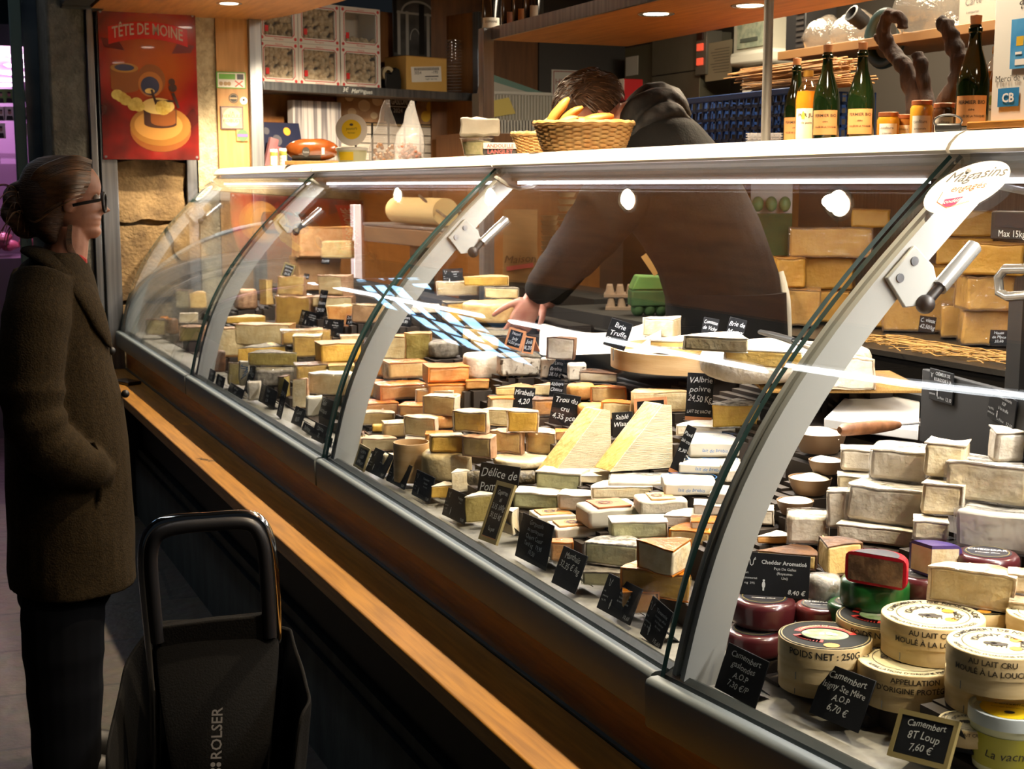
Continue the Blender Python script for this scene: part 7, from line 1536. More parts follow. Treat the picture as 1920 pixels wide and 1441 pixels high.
for k,(px,z) in enumerate(((1175,0),(1172,.05))):
    p=LP(px,2.68,bz+.001+z); mb=MB(); mb.box((-.085,0,0),(.085,.14,.012))
    for i in range(4):
        for j in range(3): mb.lathe([(.018,.012),(.012,.046),(0,.046)],(-.063+.042*i,.025+.042*j,0),8)
    tag(mb.build('egg_tray',M('pulp_grey','#7d6a58',.85),loc=p,rz=face(p),smooth=50),('lower' if k==0 else 'upper')+' grey pulp egg tray next to the green carton','egg tray')
p=at(1444,470,X=REG['k4']['p'].x+.02); p.z=REG['k4']['top']+.162; t=thing('egg_box','white open box of green eggs behind the seller back','box',p,rz=face(p)); MB().box((-.07,.08,-.16),(.07,.085,.085)).build('carton_lid',white_card,t,smooth=0); MB().box((-.07,0,-.16),(.07,.08,-.02)).build('carton_base',gm,t,smooth=0)
mb=MB(); 
for k in range(3): MB().ball((-.045+.045*k,.03,.012),(.02,.02,.026),12,8).build('egg',M('egg_green','#6f8f5c',.5),t)
for k,(px,h,l) in enumerate(((1030,.34,'tall stack of paper cups behind the seller arm'),(1062,.46,'taller pale roll of cups behind the seller shoulder'))):
    p=LP(px,2.9,1.12); t=thing('cup_stack',l,'cup',p); n=14
    for i in range(n): MB().lathe([(.032,0),(.042,.02),(.044,.022),(.04,.022)],seg=16).build('cup',M('cup_paper','#b9a684',.7),t,loc=(0,0,h*i/n),recalc=False)
tag(MB().box((2.72,5.25,.0),(3.05,6.8,1.12)).build('cup_bench',dark,smooth=0),'dark bench under the stacked paper cups','bench')
p=LP(975,2.85,1.121); t=thing('paper_bag','brown paper bag lettered in script behind the glass','bag',p,rz=face(p)); MB().box((-.085,0,0),(.085,.09,.36),n=4).jitter(.006,14,3).build('bag_body',M('kraft_bag','#8f6f48',.7),t); mb=MB(); F=frame_T(Vector((0,-.008,.10)),(1,0,0),(0,0,1)); put_text(mb,'Maison',F,.055,hand=1); mb.build('lettering',ink,t,smooth=0,recalc=False); mb=MB(); strokes(mb,F,[(-.06,-.03),(.06,-.012)],.022); mb.build('red_band',M('band_pink','#b0464a',.6),t,smooth=0,recalc=False)
# butcher stall things
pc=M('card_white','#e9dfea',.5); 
for i,(px,py,w,h,gcol) in enumerate(((17,180,18,26,'#6fae5c'),(2,180,14,26,'#6fae5c'),(18,213,20,26,'#e7dfe6'),(2,213,14,26,'#e7dfe6'),(2,245,16,28,'#e7dfe6'),(50,180,12,22,'#6fae5c'),(52,213,12,24,'#e7dfe6'),(56,243,12,22,'#e7dfe6'))):
    P=at(px,py,Y=9.0); s=depth(P)/FPX; t=thing('portrait_card','small printed portrait card hung in the pink-lit stall, '+('green-backed' if i in(0,1,5) else 'white-backed'),'card',P,group='portrait cards of the pink stall' if i in(0,1,5) else 'white portrait cards of the pink stall')
    W_,H_=w*s/2,h*s/2; MB().box((-W_,0,-H_),(W_,.003,H_)).build('card',M('cardbg'+gcol[1:],gcol,.5),t,smooth=0); mb=MB(); F=frame_T(Vector((0,-.0008,0)),(1,0,0),(0,0,1)); disc(mb,F,(0,H_*.2),W_*.32,14,ry=H_*.30); mb.build('face_print',M('face_pr','#b08a86',.6),t,smooth=0,recalc=False); mb=MB(); mb.f([mb.v(F@Vector(q)) for q in ((-W_*.65,-H_*.95,0),(W_*.65,-H_*.95,0),(W_*.5,-H_*.3,0),(-W_*.5,-H_*.3,0))]); mb.build('dark_print',M('dark_pr','#2c2730',.6),t,smooth=0,recalc=False); mb=MB(); disc(mb,F,(0,H_*.48),W_*.34,12,ry=H_*.14,z=.0006); mb.build('dark_print',M('dark_pr','#2c2730',.6),t,smooth=0,recalc=False)
meat=M('meat_red','#a84a5a',.35,0,'#d68a96',ns=16,coat=.3)
A=at(-40,470,Y=9.3); B=at(62,520,Y=9.3)
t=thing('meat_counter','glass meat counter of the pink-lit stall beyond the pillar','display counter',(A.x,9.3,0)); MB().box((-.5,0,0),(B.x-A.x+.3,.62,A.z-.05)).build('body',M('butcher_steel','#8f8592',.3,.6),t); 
rr=random.Random(4)
for k in range(26):
    x=A.x-.3+rr.uniform(0,.75); y=9.36+rr.uniform(0,.45); o=MB().ball((0,0,.03),(.06,.045,.032),10,7).jitter(.012,20,k).build('meat_piece',meat,loc=(x,y,A.z-.049+.03*(k%4)),rz=rr.uniform(0,3)); tag(o,'piece of fresh meat heaped on the pink-lit counter','meat',group='meat pieces on the pink-lit counter')
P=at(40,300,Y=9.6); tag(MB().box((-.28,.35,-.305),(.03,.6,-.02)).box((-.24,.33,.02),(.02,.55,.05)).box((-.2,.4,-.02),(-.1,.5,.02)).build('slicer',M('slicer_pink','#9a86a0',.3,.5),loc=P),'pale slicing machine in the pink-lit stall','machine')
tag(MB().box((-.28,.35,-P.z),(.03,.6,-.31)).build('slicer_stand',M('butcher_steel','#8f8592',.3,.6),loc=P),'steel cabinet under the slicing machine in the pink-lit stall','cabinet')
# ================================================================== people
UP=Vector((0,0,1))
def axes(ref):
    global RV,FV,TV
    FV=Vector((ref.x,ref.y,0)).normalized(); RV=Vector((FV.y,-FV.x,0)); TV=-FV
def plane(px,py,ref):
    n=FV.copy(); q=TV.copy(); return lambda x,y,t=0.0: at_plane(x,y,ref,n)+q*t
def vring(Wf,l,r,y,b,t=0,n=28,pw=1.0,wob=0,sd=0):
    A=Wf(l,y);B=Wf(r,y); c=(A+B)/2; a=(B-A).length/2; R_=[]
    for i in range(n):
        th=2*pi*i/n; ca,sa=cos(th),sin(th); e=lambda v:math.copysign(abs(v)**pw,v)
        k=1+wob*sin(5*th+sd+y*.03)
        R_.append(c+RV*a*e(ca)*k+TV*(b*e(sa)*k+t))
    return R_
def path(Wf,pts): return [Wf(*p) for p in pts]
def fine(P,r,k=4):
    Q=[];S=[]; n=len(P)
    for i in range(n-1):
        p0,p1,p2,p3=P[max(0,i-1)],P[i],P[i+1],P[min(n-1,i+2)]
        for j in range(k):
            t=j/k; Q.append(.5*((2*p1)+(p2-p0)*t+(2*p0-5*p1+4*p2-p3)*t*t+(3*p1-p0-3*p2+p3)*t**3)); S.append(r[i]+(r[i+1]-r[i])*t)
    Q.append(P[-1]); S.append(r[-1]); return Q,S
FZ=[(0,.066),(.012,.079),(.024,.081),(.034,.073),(.043,.080),(.051,.077),(.058,.084),(.066,.077),(.080,.079),(.10,.078),(.116,.074),(.130,.082),(.15,.085),(.175,.080),(.20,.064),(.218,.038),(.228,.012),(.232,0)]
BZ=[(0,.0),(.03,.030),(.06,.068),(.09,.088),(.13,.102),(.17,.101),(.20,.082),(.22,.045),(.232,0)]
SZW=[(0,.030),(.02,.044),(.05,.056),(.08,.064),(.12,.070),(.16,.075),(.19,.068),(.21,.050),(.226,.024),(.232,.004)]
def ip(T,z):
    for (a,b),(c,d) in zip(T,T[1:]):
        if z<=c: return b+(d-b)*(z-a)/(c-a)
    return T[-1][1]
def head(mb,T,s=1.0,n=40):
    rings=[]
    for i in range(44):
        z=.232*i/43; R_=[]
        for k in range(n):
            a=2*pi*k/n; c_,s_=cos(a),sin(a)   # a=0 is the face
            y=c_*(ip(FZ,z) if c_>0 else ip(BZ,z)); x=s_*ip(SZW,z)
            d=(a+pi)%(2*pi)-pi
            if abs(d)<.6:
                if .066<z<.120: h=(z-.066)/.012 if z<.078 else max(0,1-(z-.080)/.040)**1.1; y+=.032*max(0,min(1,h))*math.exp(-(d/.24)**2)
            y-=.009*math.exp(-((abs(d)-.42)/.16)**2-((z-.117)/.010)**2)
            R_.append(T@(Vector((x,y,z))*s))
        rings.append(R_)
    mb.loft(rings)
    for sd in (-1,1): # ears
        e=MB; mb.X=Matrix.Identity(4)
        Te=T@Matrix.Scale(s,4)@Matrix.Translation((sd*.073,-.008,.105))@Matrix.Rotation(R(-12),4,'X')@Matrix.Rotation(R(18*sd),4,'Z')
        mb.ball((0,0,0),(.008,.019,.031),12,10,T=Te); mb.ball((sd*.004,-.006,.006),(.007,.012,.020),10,8,T=Te)
    return mb
def hand(mb,T,side=1,curl=(25,35,25),thumb=40,s=1.0):
    """palm along +y from the wrist, fingers at its end, palm facing -z, thumb on +x*side"""
    S=T@Matrix.Scale(s,4)
    mb.loft([[S@Vector((side*x*w,y,z*h)) for x,z in ((-1,-.6),(-1,.6),(-.4,1),(.4,1),(1,.6),(1,-.6),(.4,-1),(-.4,-1))] for y,w,h in ((-.03,.026,.019),(0,.029,.018),(.035,.040,.016),(.07,.043,.014),(.092,.040,.011))])
    for i,(x,L,r) in enumerate(((.033,.072,.0085),(.011,.080,.0088),(-.011,.075,.0085),(-.032,.058,.0076))):
        p=Vector((side*x,.082,0)); a=R(4); pts=[p]; rs=[r*1.08]
        for k,fr in enumerate((.46,.30,.24)):
            a+=R(curl[k]); p=p+Vector((side*x*.03,cos(a),-sin(a)))*L*fr; pts.append(p); rs.append(r*(1-.1*(k+1)))
        Q,Rr=fine(pts,rs,3); mb.tube([S@q for q in Q],Rr,10); mb.ball(Q[-1],(rs[-1],)*3,8,6,T=S)
    p=Vector((side*.030,.012,-.004)); pts=[p]; a=R(thumb)
    for k,l in enumerate((.038,.032,.024)): p=p+Vector((side*sin(a),cos(a),-.30-.1*k))*l; a-=R(14); pts.append(p)
    Q,Rr=fine(pts,[.013,.0105,.0095,.0075],3); mb.tube([S@q for q in Q],Rr,10); mb.ball(Q[-1],(.0075,)*3,8,6,T=S)
    return mb
skin=M('skin','#a06e54',.55,0,'#8f5f47',ns=30,sss=.08,bump=.03,bs=90); skin2=M('skin_rosy','#c08a72',.5,0,'#b0705c',ns=25,sss=.08)
hairb=M('hair_brown','#4a311b',.55,0,'#2c1b10',ns=18,nstretch=(1,1,9),lo=.3,hi=.7,bump=.5,bs=60,spec=.25); hairl=M('hair_light','#7a5430',.5,0,'#44301a',ns=20,nstretch=(1,1,6))
# ---------------------------------------------------------------- woman
WR=Vector((.415,3.80,0)); axes(WR); Wp=plane(0,0,WR)
t=thing('person','person in a long olive-brown coat and dark glasses looking at the cheeses','person',(WR.x,WR.y,0)); base=-Vector((WR.x,WR.y,0))
def B(mb): mb.X=Matrix.Identity(4); return mb
def loc(o): o.matrix_parent_inverse=Matrix.Translation(base); return o
mb=MB(); HW=Wp(137,447); TH=frame_T(HW,TV,RV); TH=Matrix((TV,RV,UP)).transposed().to_4x4(); TH.translation=HW
head(mb,TH,.90)
Q,r=fine(path(Wp,[(112,560),(116,500),(125,462),(128,425)]),[.075,.062,.055,.052],3); mb.tube(Q,r,16)
mb.loft([vring(Wp,l,r_,y,b) for l,r_,y,b in ((85,150,478,.06),(40,160,505,.13),(28,170,540,.165),(25,185,600,.165),(28,200,700,.15),(30,210,800,.16),(35,212,900,.165),(40,200,1000,.16),(45,195,1060,.15))])
for sg in (1,-1):
    Q,r=fine([Wp(118+4*sg,1040,sg*.085),Wp(122,1180,sg*.09),Wp(124,1300,sg*.09),Wp(118,1430,sg*.09)],[.080,.066,.052,.040],3); mb.tube(Q,r,14)
    mb.loft([[Wp(x,1438,sg*.09)+TV*yy+UP*zz for x,yy,zz in ((100,-.03,.0),(150,-.035,.0),(180,0,0),(150,.035,0),(100,.03,0))],[Wp(x,1420,sg*.09)+TV*yy for x,yy in ((102,-.025),(140,-.03),(165,0),(140,.03),(102,.025))]])
Q,r=fine([Wp(66,548,.16),Wp(62,680,.19),Wp(72,780,.20),Wp(125,845,.165),Wp(142,858,.08)],[.045,.042,.038,.034,.028],3); mb.tube(Q,r,12)
Th=frame_T(Wp(172,872,.165),Vector((0,0,0))+TV.cross(UP)*0+UP.cross(RV),RV-UP*.35); Th=Matrix((UP.cross(RV-UP*.3).normalized(),(RV-UP*.3).normalized(),-(UP.cross(RV-UP*.3)).normalized().cross((RV-UP*.3).normalized())*-1)).transposed().to_4x4(); Th.translation=Wp(140,858,.07)
hand(mb,Th,1,(75,85,60),10,.85)
Q,r=fine([Wp(66,548,-.16),Wp(62,680,-.19),Wp(80,790,-.19),Wp(150,850,-.17)],[.045,.042,.038,.03],3); mb.tube(Q,r,12)
body=mb.build('body',skin,None,remesh=.0036,smooth_it=2); body.parent=t; loc(body)
coat=M('coat_wool','#2f2515',.95,0,'#231b0f',ns=120,bump=.35,bs=220,spec=.1)
mb=MB(); mb.loft([vring(Wp,l,r_,y,b,pw=p,wob=w,sd=s) for l,r_,y,b,p,w,s in ((70,150,472,.085,1,0,0),(40,166,492,.12,1,0,0),(22,178,520,.155,1,0,0),(9,190,570,.165,1,.0,0),(6,203,630,.165,1,.01,1),(6,214,690,.165,1,.012,2),(7,230,750,.17,1,.014,3),(8,241,820,.18,1,.016,4),(9,247,900,.195,1,.018,4),(11,252,990,.21,1,.02,4),(14,256,1060,.215,1,.022,4),(18,257,1088,.215,1,.022,4))])
Q,r=fine([Wp(84,524,.10),Wp(70,590,.165),Wp(62,680,.195),Wp(68,760,.21),Wp(98,818,.205),Wp(142,846,.185),Wp(184,872,.115)],[.078,.084,.080,.076,.074,.068,.050],5)
r=[x*(1+.07*sin(i*1.7)*(1 if i>10 else .2)) for i,x in enumerate(r)]; mb.tube(Q,r,20)
Q,r=fine([Wp(78,528,-.12),Wp(66,590,-.155),Wp(62,690,-.175),Wp(80,790,-.19),Wp(150,850,-.18)],[.082,.084,.076,.07,.06],4); mb.tube(Q,r,16)
co=mb.build('coat',coat,None,remesh=.007,smooth_it=4); co.parent=t; loc(co)
# collar and lapel, both sides
mb=MB()
for sg in (1,-1):
    P=[Wp(58,468,sg*.02),Wp(84,478,sg*.075),Wp(124,504,sg*.10),Wp(160,548,sg*.10),Wp(186,598,sg*.085),Wp(208,648,sg*.05)]; Q,r=fine(P,[.034,.042,.050,.050,.040,.010],4); mb.tube(Q,r,14,flat=.34)
cl=mb.build('collar',coat,None,remesh=.006,smooth_it=2); cl.parent=t; loc(cl)
# pocket flap, seam, buttons
mb=MB(); Q,r=fine([Wp(170,806,.188),Wp(186,850,.182),Wp(182,912,.182)],[.008,.010,.008],4); mb.tube(Q,r,8,flat=.5); o=mb.build('pocket_welt',coat,None); o.parent=t; loc(o)
for x,y in ((211,655),(237,735)): o=MB().ball(Wp(x-3,y,.03),(.011,.011,.011),12,8).build('button',black,None); o.parent=t; loc(o)
mb=MB(); Q,r=fine([Wp(128,482,.03),Wp(148,492,.03),Wp(150,520,.02)],[.022,.022,.014],4); mb.tube(Q,r,10); o=mb.jitter(.006,60,2).build('scarf',M('scarf_red','#8f1c12',.85),None); o.parent=t; loc(o)
# trousers, shoes
trm=M('trousers_navy','#08090d',.9,spec=.1)
mb=MB(); mb.loft([vring(Wp,l,r_,y,b) for l,r_,y,b in ((30,222,1000,.17),(30,215,1075,.17),(32,210,1120,.165))])
for sg in (1,-1):
    Q,r=fine([Wp(120,1060,sg*.075),Wp(118,1160,sg*.09),Wp(122,1270,sg*.095),Wp(126,1425,sg*.095)],[.105,.108,.098,.085],5); mb.tube(Q,[x*(1+.02*sin(i*1.9+sg)) for i,x in enumerate(r)],18)
o=mb.build('trousers',trm,None,remesh=.007,smooth_it=2); o.parent=t; loc(o)
for sg in (1,-1):
    c=Wp(124,1440,sg*.095); c.z=0; mb=MB(); mb.loft([[c+RV*x*k+TV*y*k2+UP*z for x,y in [(.05+.13*cos(a),.045*sin(a)) for a in [2*pi*j/20 for j in range(20)]]] for z,k,k2 in ((.002,1,1),(.03,1,1.02),(.06,.8,.9),(.085,.55,.8))]); o=mb.build('shoe',black,None,smooth=60,sub=1); o.parent=t; loc(o)
# hair: cap swept back into a loose bun
mb=MB()
HR=((291,92,132,.018),(296,70,152,.045),(306,52,166,.064),(318,43,173,.075),(332,37,175,.080),(346,34,170,.082),(360,33,160,.083),(374,34,150,.082),(388,36,143,.080),(402,40,134,.078),(416,46,126,.074),(430,55,122,.068),(444,70,120,.058),(458,88,122,.044),(466,98,120,.03))
mb.loft([vring(Wp,l,r_,y,b) for y,l,r_,b in HR])
for cx,cy,rr,rt,tt in ((42,372,.030,.020,.0),(34,398,.026,.018,.01),(50,420,.024,.018,-.01)):
    c=Wp(cx,cy,tt); mb.tube([c+RV*rr*cos(a)+UP*rr*.9*sin(a)+TV*.012*sin(2*a) for a in [2*pi*k/22 for k in range(22)]],rt,10,closed=True)
o=mb.build('hair',hairb,None,remesh=.005,smooth_it=3); o.parent=t; loc(o)
rr=random.Random(9); mb=MB()
for k in range(110):   # strands drawn back over the cap
    u=rr.uniform(0,1); tt=rr.uniform(.0,1); y0=300+70*u; x0=172-6*u-30*max(0,u-.6); b=.03+.055*min(1,u*1.6)
    P=[Wp(x0,y0,b*.75),Wp(140-8*u,y0-8+14*u,b+.022),Wp(100,y0+2+20*u,min(.086,b+.028)),Wp(66,y0+22+24*u,.065),Wp(44,372+28*u,.03)]
    Q,r=fine(P,[.0009,.0017,.0019,.0018,.0010],4); mb.tube(Q,r,5)
for k in range(46):    # loose ends round the bun and nape
    c=Wp(44+rr.uniform(-14,16),385+rr.uniform(-34,44),rr.uniform(-.02,.035)); d=(RV*rr.uniform(-1,.2)+UP*rr.uniform(-1,.7)+TV*rr.uniform(-.3,.5))
    Q,r=fine([c,c+d*.025+UP*.012,c+d*.05,c+d*.062-UP*.022],[.0016,.0015,.0012,.0006],4); mb.tube(Q,r,5)
for k in range(8):
    Q,r=fine([Wp(128+k,420,.062),Wp(124+k*1.5,455,.06),Wp(132+k*2,480,.055)],[.0012,.001,.0005],4); mb.tube(Q,r,5)
o=mb.build('hair_strands',hairl,None,smooth=80); o.parent=t; loc(o)
# glasses
mb=MB(); mb.tube([Wp(136,384,.074),Wp(160,379,.078),Wp(188,374,.066)],.0042,8,flat=1.0)
mb.tube([Wp(188,375,-.062),Wp(160,380,-.074)],.0042,8)
for s_ in (.034,-.034):
    c=Wp(195,379,s_); ax=(RV*.40+TV*(.9 if s_>0 else .9)).normalized(); ax2=(TV*.92-RV*.16).normalized(); mb.tube([c+ax2*.026*cos(a)+UP*.024*sin(a) for a in [2*pi*k/26 for k in range(26)]],.0038,8,closed=True)
mb.tube([Wp(198,372,.012),Wp(200,371,0),Wp(198,372,-.012)],.003,6)
o=mb.build('glasses',black,None); o.parent=t; loc(o)
for s_ in (.034,-.034):
    c=Wp(195,379,s_); ax2=(TV*.92-RV*.16).normalized(); mb=MB(); mb.f([mb.v(c+ax2*.025*cos(a)+UP*.023*sin(a)) for a in [2*pi*k/24 for k in range(24)]]); l_=mb.build('lens',clear_mat('lens_clear',f0=.06),None,smooth=0,recalc=False); l_.parent=o; 
# eyes
for s_ in (1,-1): e_=MB().ball(TH@(Vector((s_*.031,.066,.117))*.90),(.011,.011,.011),12,8).build('eye',M('eye_white','#b9b1a6',.2),None); e_.parent=t; loc(e_)
# small dark wallet on the rail
p=at(238,700,Z=.6915); p=Vector((.96,at(238,700,X=.96).y,.6912)); o=tag(MB().box((-.035,-.07,0),(.035,.07,.016)).build('leather_wallet',M('leather_dark','#1c1714',.25,coat=.3),bevel=.004,loc=p,rz=R(20)),'small dark glossy wallet lying on the oak rail by the coat','wallet')
# ---------------------------------------------------------------- seller bent over the counter
SR=at(1300,400,X=2.24); axes(SR); Sp=plane(0,0,SR); t2=thing('person','person in a black hooded jacket bending over the counter, reaching into the display','person',(SR.x,SR.y,0)); base=-Vector((SR.x,SR.y,0))
def loc2(o): o.parent=t2; o.matrix_parent_inverse=Matrix.Translation(base); return o
mb=MB()
# head bowed: crown to the customers, face down
fw=(-RV*.80-UP*.58+TV*.15).normalized(); upv=(-RV*.50+UP*.80+TV*.34); upv=(upv-fw*upv.dot(fw)).normalized(); sx_=fw.cross(upv)
TH2=Matrix((sx_,fw,upv)).transposed().to_4x4(); HC=Sp(1112,212,.10); TH2.translation=HC-upv*.115; head(mb,TH2,.98)
neck0=HC-upv*.075-fw*.02
Q,r=fine([neck0,neck0.lerp(Sp(1195,225,.06),.5),Sp(1215,235,.04),Sp(1250,290,.0)],[.056,.060,.075,.10],3); mb.tube(Q,r,14)
mb.loft([vring(Sp,l,r_,y,b) for l,r_,y,b in ((1180,1280,215,.10),(1140,1315,265,.15),(1125,1370,345,.17),(1200,1415,430,.165),(1255,1440,520,.155),(1265,1450,640,.16),(1270,1450,760,.155))])
for sg in (1,-1):
    hp=Sp(1360,760,sg*.09); kz=Vector((hp.x,hp.y,.45)); ft=Vector((hp.x,hp.y,.06)); Q,r=fine([hp,hp.lerp(kz,.5),kz,kz.lerp(ft,.6),ft],[.085,.075,.058,.05,.042],3); mb.tube(Q,r,12)
    mb.loft([[Vector((ft.x,ft.y,z))+(-RV)*x*k+TV*y*k for x,y in [(.05+.12*cos(a),.042*sin(a)) for a in [2*pi*j/16 for j in range(16)]]] for z,k in ((.0,1),(.04,1),(.075,.6))])
wr=at(1003,552,X=1.82); el=Sp(1092,462,.20); sh=Sp(1165,350,.15)
Q,r=fine([sh,el,wr],[.05,.042,.030],4); mb.tube(Q,r,12)
sh2=Sp(1150,345,-.15); el2=Sp(1080,470,-.10); wr2=at(1022,568,X=1.90)
Q,r=fine([sh2,el2,wr2],[.05,.042,.030],4); mb.tube(Q,r,12)
dn=(-UP*.86-RV*.42+TV*.10).normalized(); pz=(TV*.8+RV*.6); pz=(pz-dn*pz.dot(dn)).normalized(); Th=Matrix((dn.cross(pz),dn,pz)).transposed().to_4x4(); Th.translation=wr+dn*.022
hand(mb,Th,1,(14,22,18),42,1.0)
dn2=(-RV*.55-UP*.45+TV*.5).normalized(); pz=(UP*.9-RV*.3); pz=(pz-dn2*pz.dot(dn2)).normalized(); Th=Matrix((dn2.cross(pz),dn2,pz)).transposed().to_4x4(); Th.translation=wr2+dn2*.02
hand(mb,Th,-1,(20,30,25),40,.95)
loc2(mb.build('body',skin2,None,remesh=.0042,smooth_it=3))
jk=M('jacket_black','#0b0908',.85,0,'#070605',ns=60,bump=.2,bs=140,spec=.2)
mb=MB(); mb.loft([vring(Sp,l,r_,y,b,t=tt,wob=w,sd=s) for l,r_,y,b,tt,w,s in ((1195,1275,205,.09,.03,0,0),(1160,1312,235,.15,.02,0,0),(1128,1345,272,.185,.01,.0,0),(1108,1376,315,.20,.0,.01,1),(1108,1400,360,.205,.0,.012,2),(1165,1424,410,.20,0,.014,3),(1205,1444,460,.19,0,.016,4),(1232,1460,510,.185,0,.016,4),(1246,1468,560,.185,0,.014,4),(1250,1472,600,.185,0,.012,4),(1252,1474,680,.18,0,.01,4))])
Q,r=fine([Sp(1185,330,.13),Sp(1140,400,.19),el,el.lerp(wr,.55),wr+(el-wr)*.06],[.105,.098,.082,.064,.046],5); mb.tube(Q,[x*(1+.03*sin(i*1.9)) for i,x in enumerate(r)],18)
Q,r=fine([Sp(1175,330,-.13),Sp(1120,400,-.16),el2,el2.lerp(wr2,.6),wr2+(el2-wr2)*.08],[.10,.09,.075,.058,.042],5); mb.tube(Q,r,16)
loc2(mb.build('jacket',jk,None,remesh=.007,smooth_it=4))
# hood lying on the neck in soft folds
mb=MB()
for P,rr_ in (([(1175,262,.12),(1190,215,.12),(1222,190,.09),(1262,192,.05),(1285,222,.0)],.034),([(1172,250,.02),(1192,200,.03),(1228,176,.02),(1262,186,-.02),(1280,205,-.06)],.036),([(1190,262,.14),(1225,226,.14),(1262,214,.10),(1290,236,.06)],.030),([(1180,240,-.06),(1210,195,-.06),(1250,185,-.08)],.04)):
    Q,r=fine([Sp(*q) for q in P],[rr_*.7]+[rr_]*(len(P)-2)+[rr_*.6],4); mb.tube(Q,r,12)
loc2(mb.jitter(.006,30,3).build('hood',M('hood_black','#0c0b0a',.7,0,'#080706',ns=40,bump=.3,bs=60),None,remesh=.006,smooth_it=2))
# dark apron skirt and trousers
apm=M('apron_black','#060608',.8,spec=.2); mb=MB(); mb.loft([vring(Sp,l,r_,y,b) for l,r_,y,b in ((1246,1476,545,.192),(1250,1480,640,.192),(1252,1484,760,.20),(1256,1486,880,.205))]); loc2(mb.build('apron',apm,None,smooth=60))
mb=MB()
for sg in (1,-1):
    hp=Sp(1360,770,sg*.085); ft=Vector((hp.x,hp.y,.05)); Q,r=fine([hp,hp.lerp(ft,.5),ft],[.105,.085,.07],4); mb.tube(Q,r,14)
loc2(mb.build('trousers',trm,None,remesh=.008))
mb=MB(); Q,r=fine([Sp(1462,508,.03),Sp(1472,560,.04),Sp(1476,640,.04)],[.01,.014,.012],4); mb.tube(Q,r,8,flat=.4); loc2(mb.build('apron_string',M('cloth_white','#b9b3a4',.8),None))
# short hair
mb=MB(); S_=.98
def hs(x,y,z): return TH2@(Vector((x,y,z))*S_)
rings=[]
for i in range(18):
    z=.10+.140*i/17; R_=[]
    for k in range(32):
        a=2*pi*k/32; c_,s_=cos(a),sin(a); zz=min(z,.232); g=.011*max(.0,1-((z-.232)/.008)**2) if z>.232 else .011
        f=ip(FZ,zz)*(1.0 if z>.165 else max(.0,.45-.0)) ; y=c_*((f if z>.165 else .012) if c_>0 else ip(BZ,zz)); x=s_*ip(SZW,zz); l_=math.hypot(x,y) or 1e-6
        R_.append(hs(x*(1+g/l_),y*(1+g/l_),z))
    rings.append(R_)
mb.loft(rings); rr=random.Random(5)
loc2(mb.build('hair',hairb,None,remesh=.005,smooth_it=2)); mb=MB()
for k in range(420):
    a=rr.uniform(0,2*pi); z=rr.uniform(.12,.226); c_,s_=cos(a),sin(a)
    if c_>.15 and z<.17: continue
    n=Vector((s_*ip(SZW,z),c_*(ip(FZ,z) if c_>0 else ip(BZ,z)),z)); o_=Vector((n.x,n.y,(z-.13)*1.2)).normalized(); d=(Vector((rr.uniform(-.4,.4),.9,-.35-.0*z)) if z>.19 else Vector((n.x*2,n.y*3-.2,-1))); d=(d-o_*d.dot(o_)).normalized()
    p=n+o_*.009; Q=[hs(*p),hs(*(p+d*.014+o_*.006)),hs(*(p+d*.030+o_*.004))]; mb.tube(Q,[.0015,.0013,.0005],4)
loc2(mb.build('hair_strands',M('hair_short','#5d3f25',.45,0,'#3a2514',ns=20),None,smooth=80))
# ---------------------------------------------------------------- shopping trolley
TR=at(390,965,Z=1.0); axes(TR); Tp=plane(0,0,TR); t3=thing('shopping_trolley','black fabric shopping trolley with tubular handle and lettered flap, on the stone floor','shopping trolley',(TR.x,TR.y,0)); base=-Vector((TR.x,TR.y,0))
def loc3(o,par=None): o.parent=par or t3; o.matrix_parent_inverse=Matrix.Identity(4) if par else Matrix.Translation(base); return o
P=[(290,1290),(280,1180),(271,1090),(269,1040),(276,1005),(298,982),(335,973),(390,970),(440,966),(474,968),(494,984),(506,1015),(512,1060),(516,1130),(520,1250)]
Q,r=fine([Tp(x,y) for x,y in P],[.0105]*len(P),4); loc3(MB().tube(Q,r,14).build('handle_tube',M('chrome','#d5d8dc',.12,1.0),None))
P=[(296,1200),(288,1120),(283,1045),(291,1008),(310,993),(345,985),(392,981),(438,978),(468,981),(484,998),(494,1030),(500,1100),(505,1190)]
Q,r=fine([Tp(x,y,.010) for x,y in P],[.0125]*len(P),4); loc3(MB().tube(Q,r,14).build('foam_grip',M('foam_black','#16161a',.45),None))
fab=M('bag_fabric','#12100e',.85,0,'#0d0c0a',ns=160,bump=.2,bs=260,spec=.12); fab2=M('bag_fabric_flap','#0c0b0a',.85,0,'#090807',ns=160,bump=.2,bs=260,spec=.1); lining=M('bag_lining','#1a1614',.4,bump=.3,bs=14)
# pocket strip between the legs
mb=MB(); mb.loft([[Tp(x,y,tt) for x,y in ((298,1172),(400,1158),(503,1148))]+[Tp(x,y,tt) for x,y in ((505,1225),(400,1240),(300,1250))] for tt in (-.012,.014)]); loc3(mb.build('back_strip',fab,None,bevel=.004))
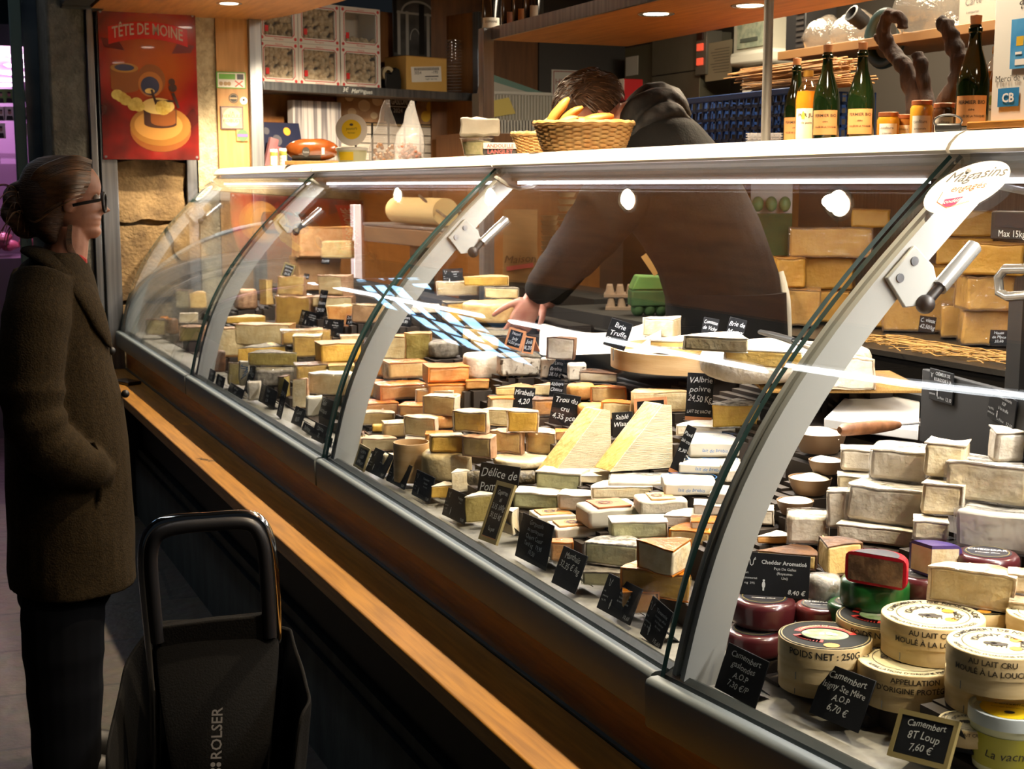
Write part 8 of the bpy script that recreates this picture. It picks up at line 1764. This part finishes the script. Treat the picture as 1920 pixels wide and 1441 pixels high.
# bag: open mouth, back high, front low
mb=MB(); rings=[]; n=40
def bagpt(a,v):
    # a=0 right side, pi/2 back (away), pi left, 3pi/2 front ; v=0 bottom 1 rim
    ca,sa=cos(a),sin(a); e=lambda q:math.copysign(abs(q)**.55,q)
    cx=392; hw=(118+58*v)+(6*sin(a*3+v*4)); x=cx+hw*e(ca); 
    rim=1192 if sa>.3 else (1200+60*((.3-sa)/1.3)+220*max(0,(.3-sa)/1.3-.72)/.28 if ca>0 else 1275+190*((.3-sa)/1.3))
    if sa>.3 and ca<-.55: rim=1275-70*max(0,(ca+1))/.45*1
    y=1900+(rim-1900)*v
    d=.17+.05*v; tt=-sa*d if False else (-e(sa))*d+.10
    return Tp(x,y,tt)
for v in (0,.15,.35,.55,.7,.82,.9,.96,1.0): rings.append([bagpt(2*pi*k/n,v)+Vector((.006*sin(k*1.3+v*9),.006*cos(k*1.7+v*7),0))*(v>.3) for k in range(n)])
inner=[[p.lerp(sum(rg,Vector())/n,.05) for p in rg] for rg in rings[::-1][:-2]]
mb.loft(rings+inner,True,True,True); bag_=loc3(mb.build('bag_body',fab,None,smooth=60,sub=1))
# flap hanging down over the mouth
mb=MB(); rows=[]
for k in range(11):
    u=k/10; y=1200+300*u; l=288+70*u**1.3; r_=526-60*u**1.2; tt=.0+.17*sin(min(1,u*1.3)*pi/2)
    rows.append([Tp(l+(r_-l)*j/8,y-14*(j/8)+8*sin(j*.8+u*3)*u,tt+.012*sin(j*pi/8)) for j in range(9)])
vs=[[mb.v(p) for p in rr2] for rr2 in rows]
for A,B_ in zip(vs,vs[1:]):
    for i in range(8): mb.f([A[i],A[i+1],B_[i+1],B_[i]])
flap=loc3(mb.build('flap',fab2,None,smooth=180,sub=1,solid=.004))
c=Tp(402,1376,.178); T_=Matrix((UP*1.0,-RV,-FV*1.0)).transposed().to_4x4()
xd=(Tp(406,1330,.172)-Tp(404,1405,.182)).normalized(); yd=-RV; zz=xd.cross(yd); T_=frame_T(Tp(411,1352,.215),xd,yd); mb=MB(); put_text(mb,'ROLSER',T_@Matrix.Translation((.016,.0,0)),.026,align='L',bold=.012); 
for dx,dy in ((-.004,.004),(.006,.004),(-.004,.014),(.006,.014)): 
    if not(dx>0 and dy>.01 and False): disc(mb,T_,(dx,dy),.0042,12)
loc3(mb.build('lettering',M('logo_grey','#8f8b88',.6),None,smooth=0,recalc=False),flap)
for sg in (-1,1):
    c=Tp(392+sg*95,1900,-.06); c.z=.085; w_=thing('wheel',None,None,(0,0,0)); D.objects.remove(w_)
    b=MB(); b.X=Matrix.Translation(c)@Matrix.Rotation(math.atan2(RV.y,RV.x),4,'Z')@Matrix.Rotation(pi/2,4,'Y'); b.lathe([(.02,-.015),(.07,-.015),(.084,-.008),(.084,.008),(.07,.015),(.02,.015),(.02,-.015)],seg=28); loc3(b.build('wheel',black,None))
    loc3(MB().cyl(Tp(290 if sg<0 else 520,1270,-.005),c+UP*.02,.0105).build('frame_leg',M('chrome','#d5d8dc',.12,1.0),None))
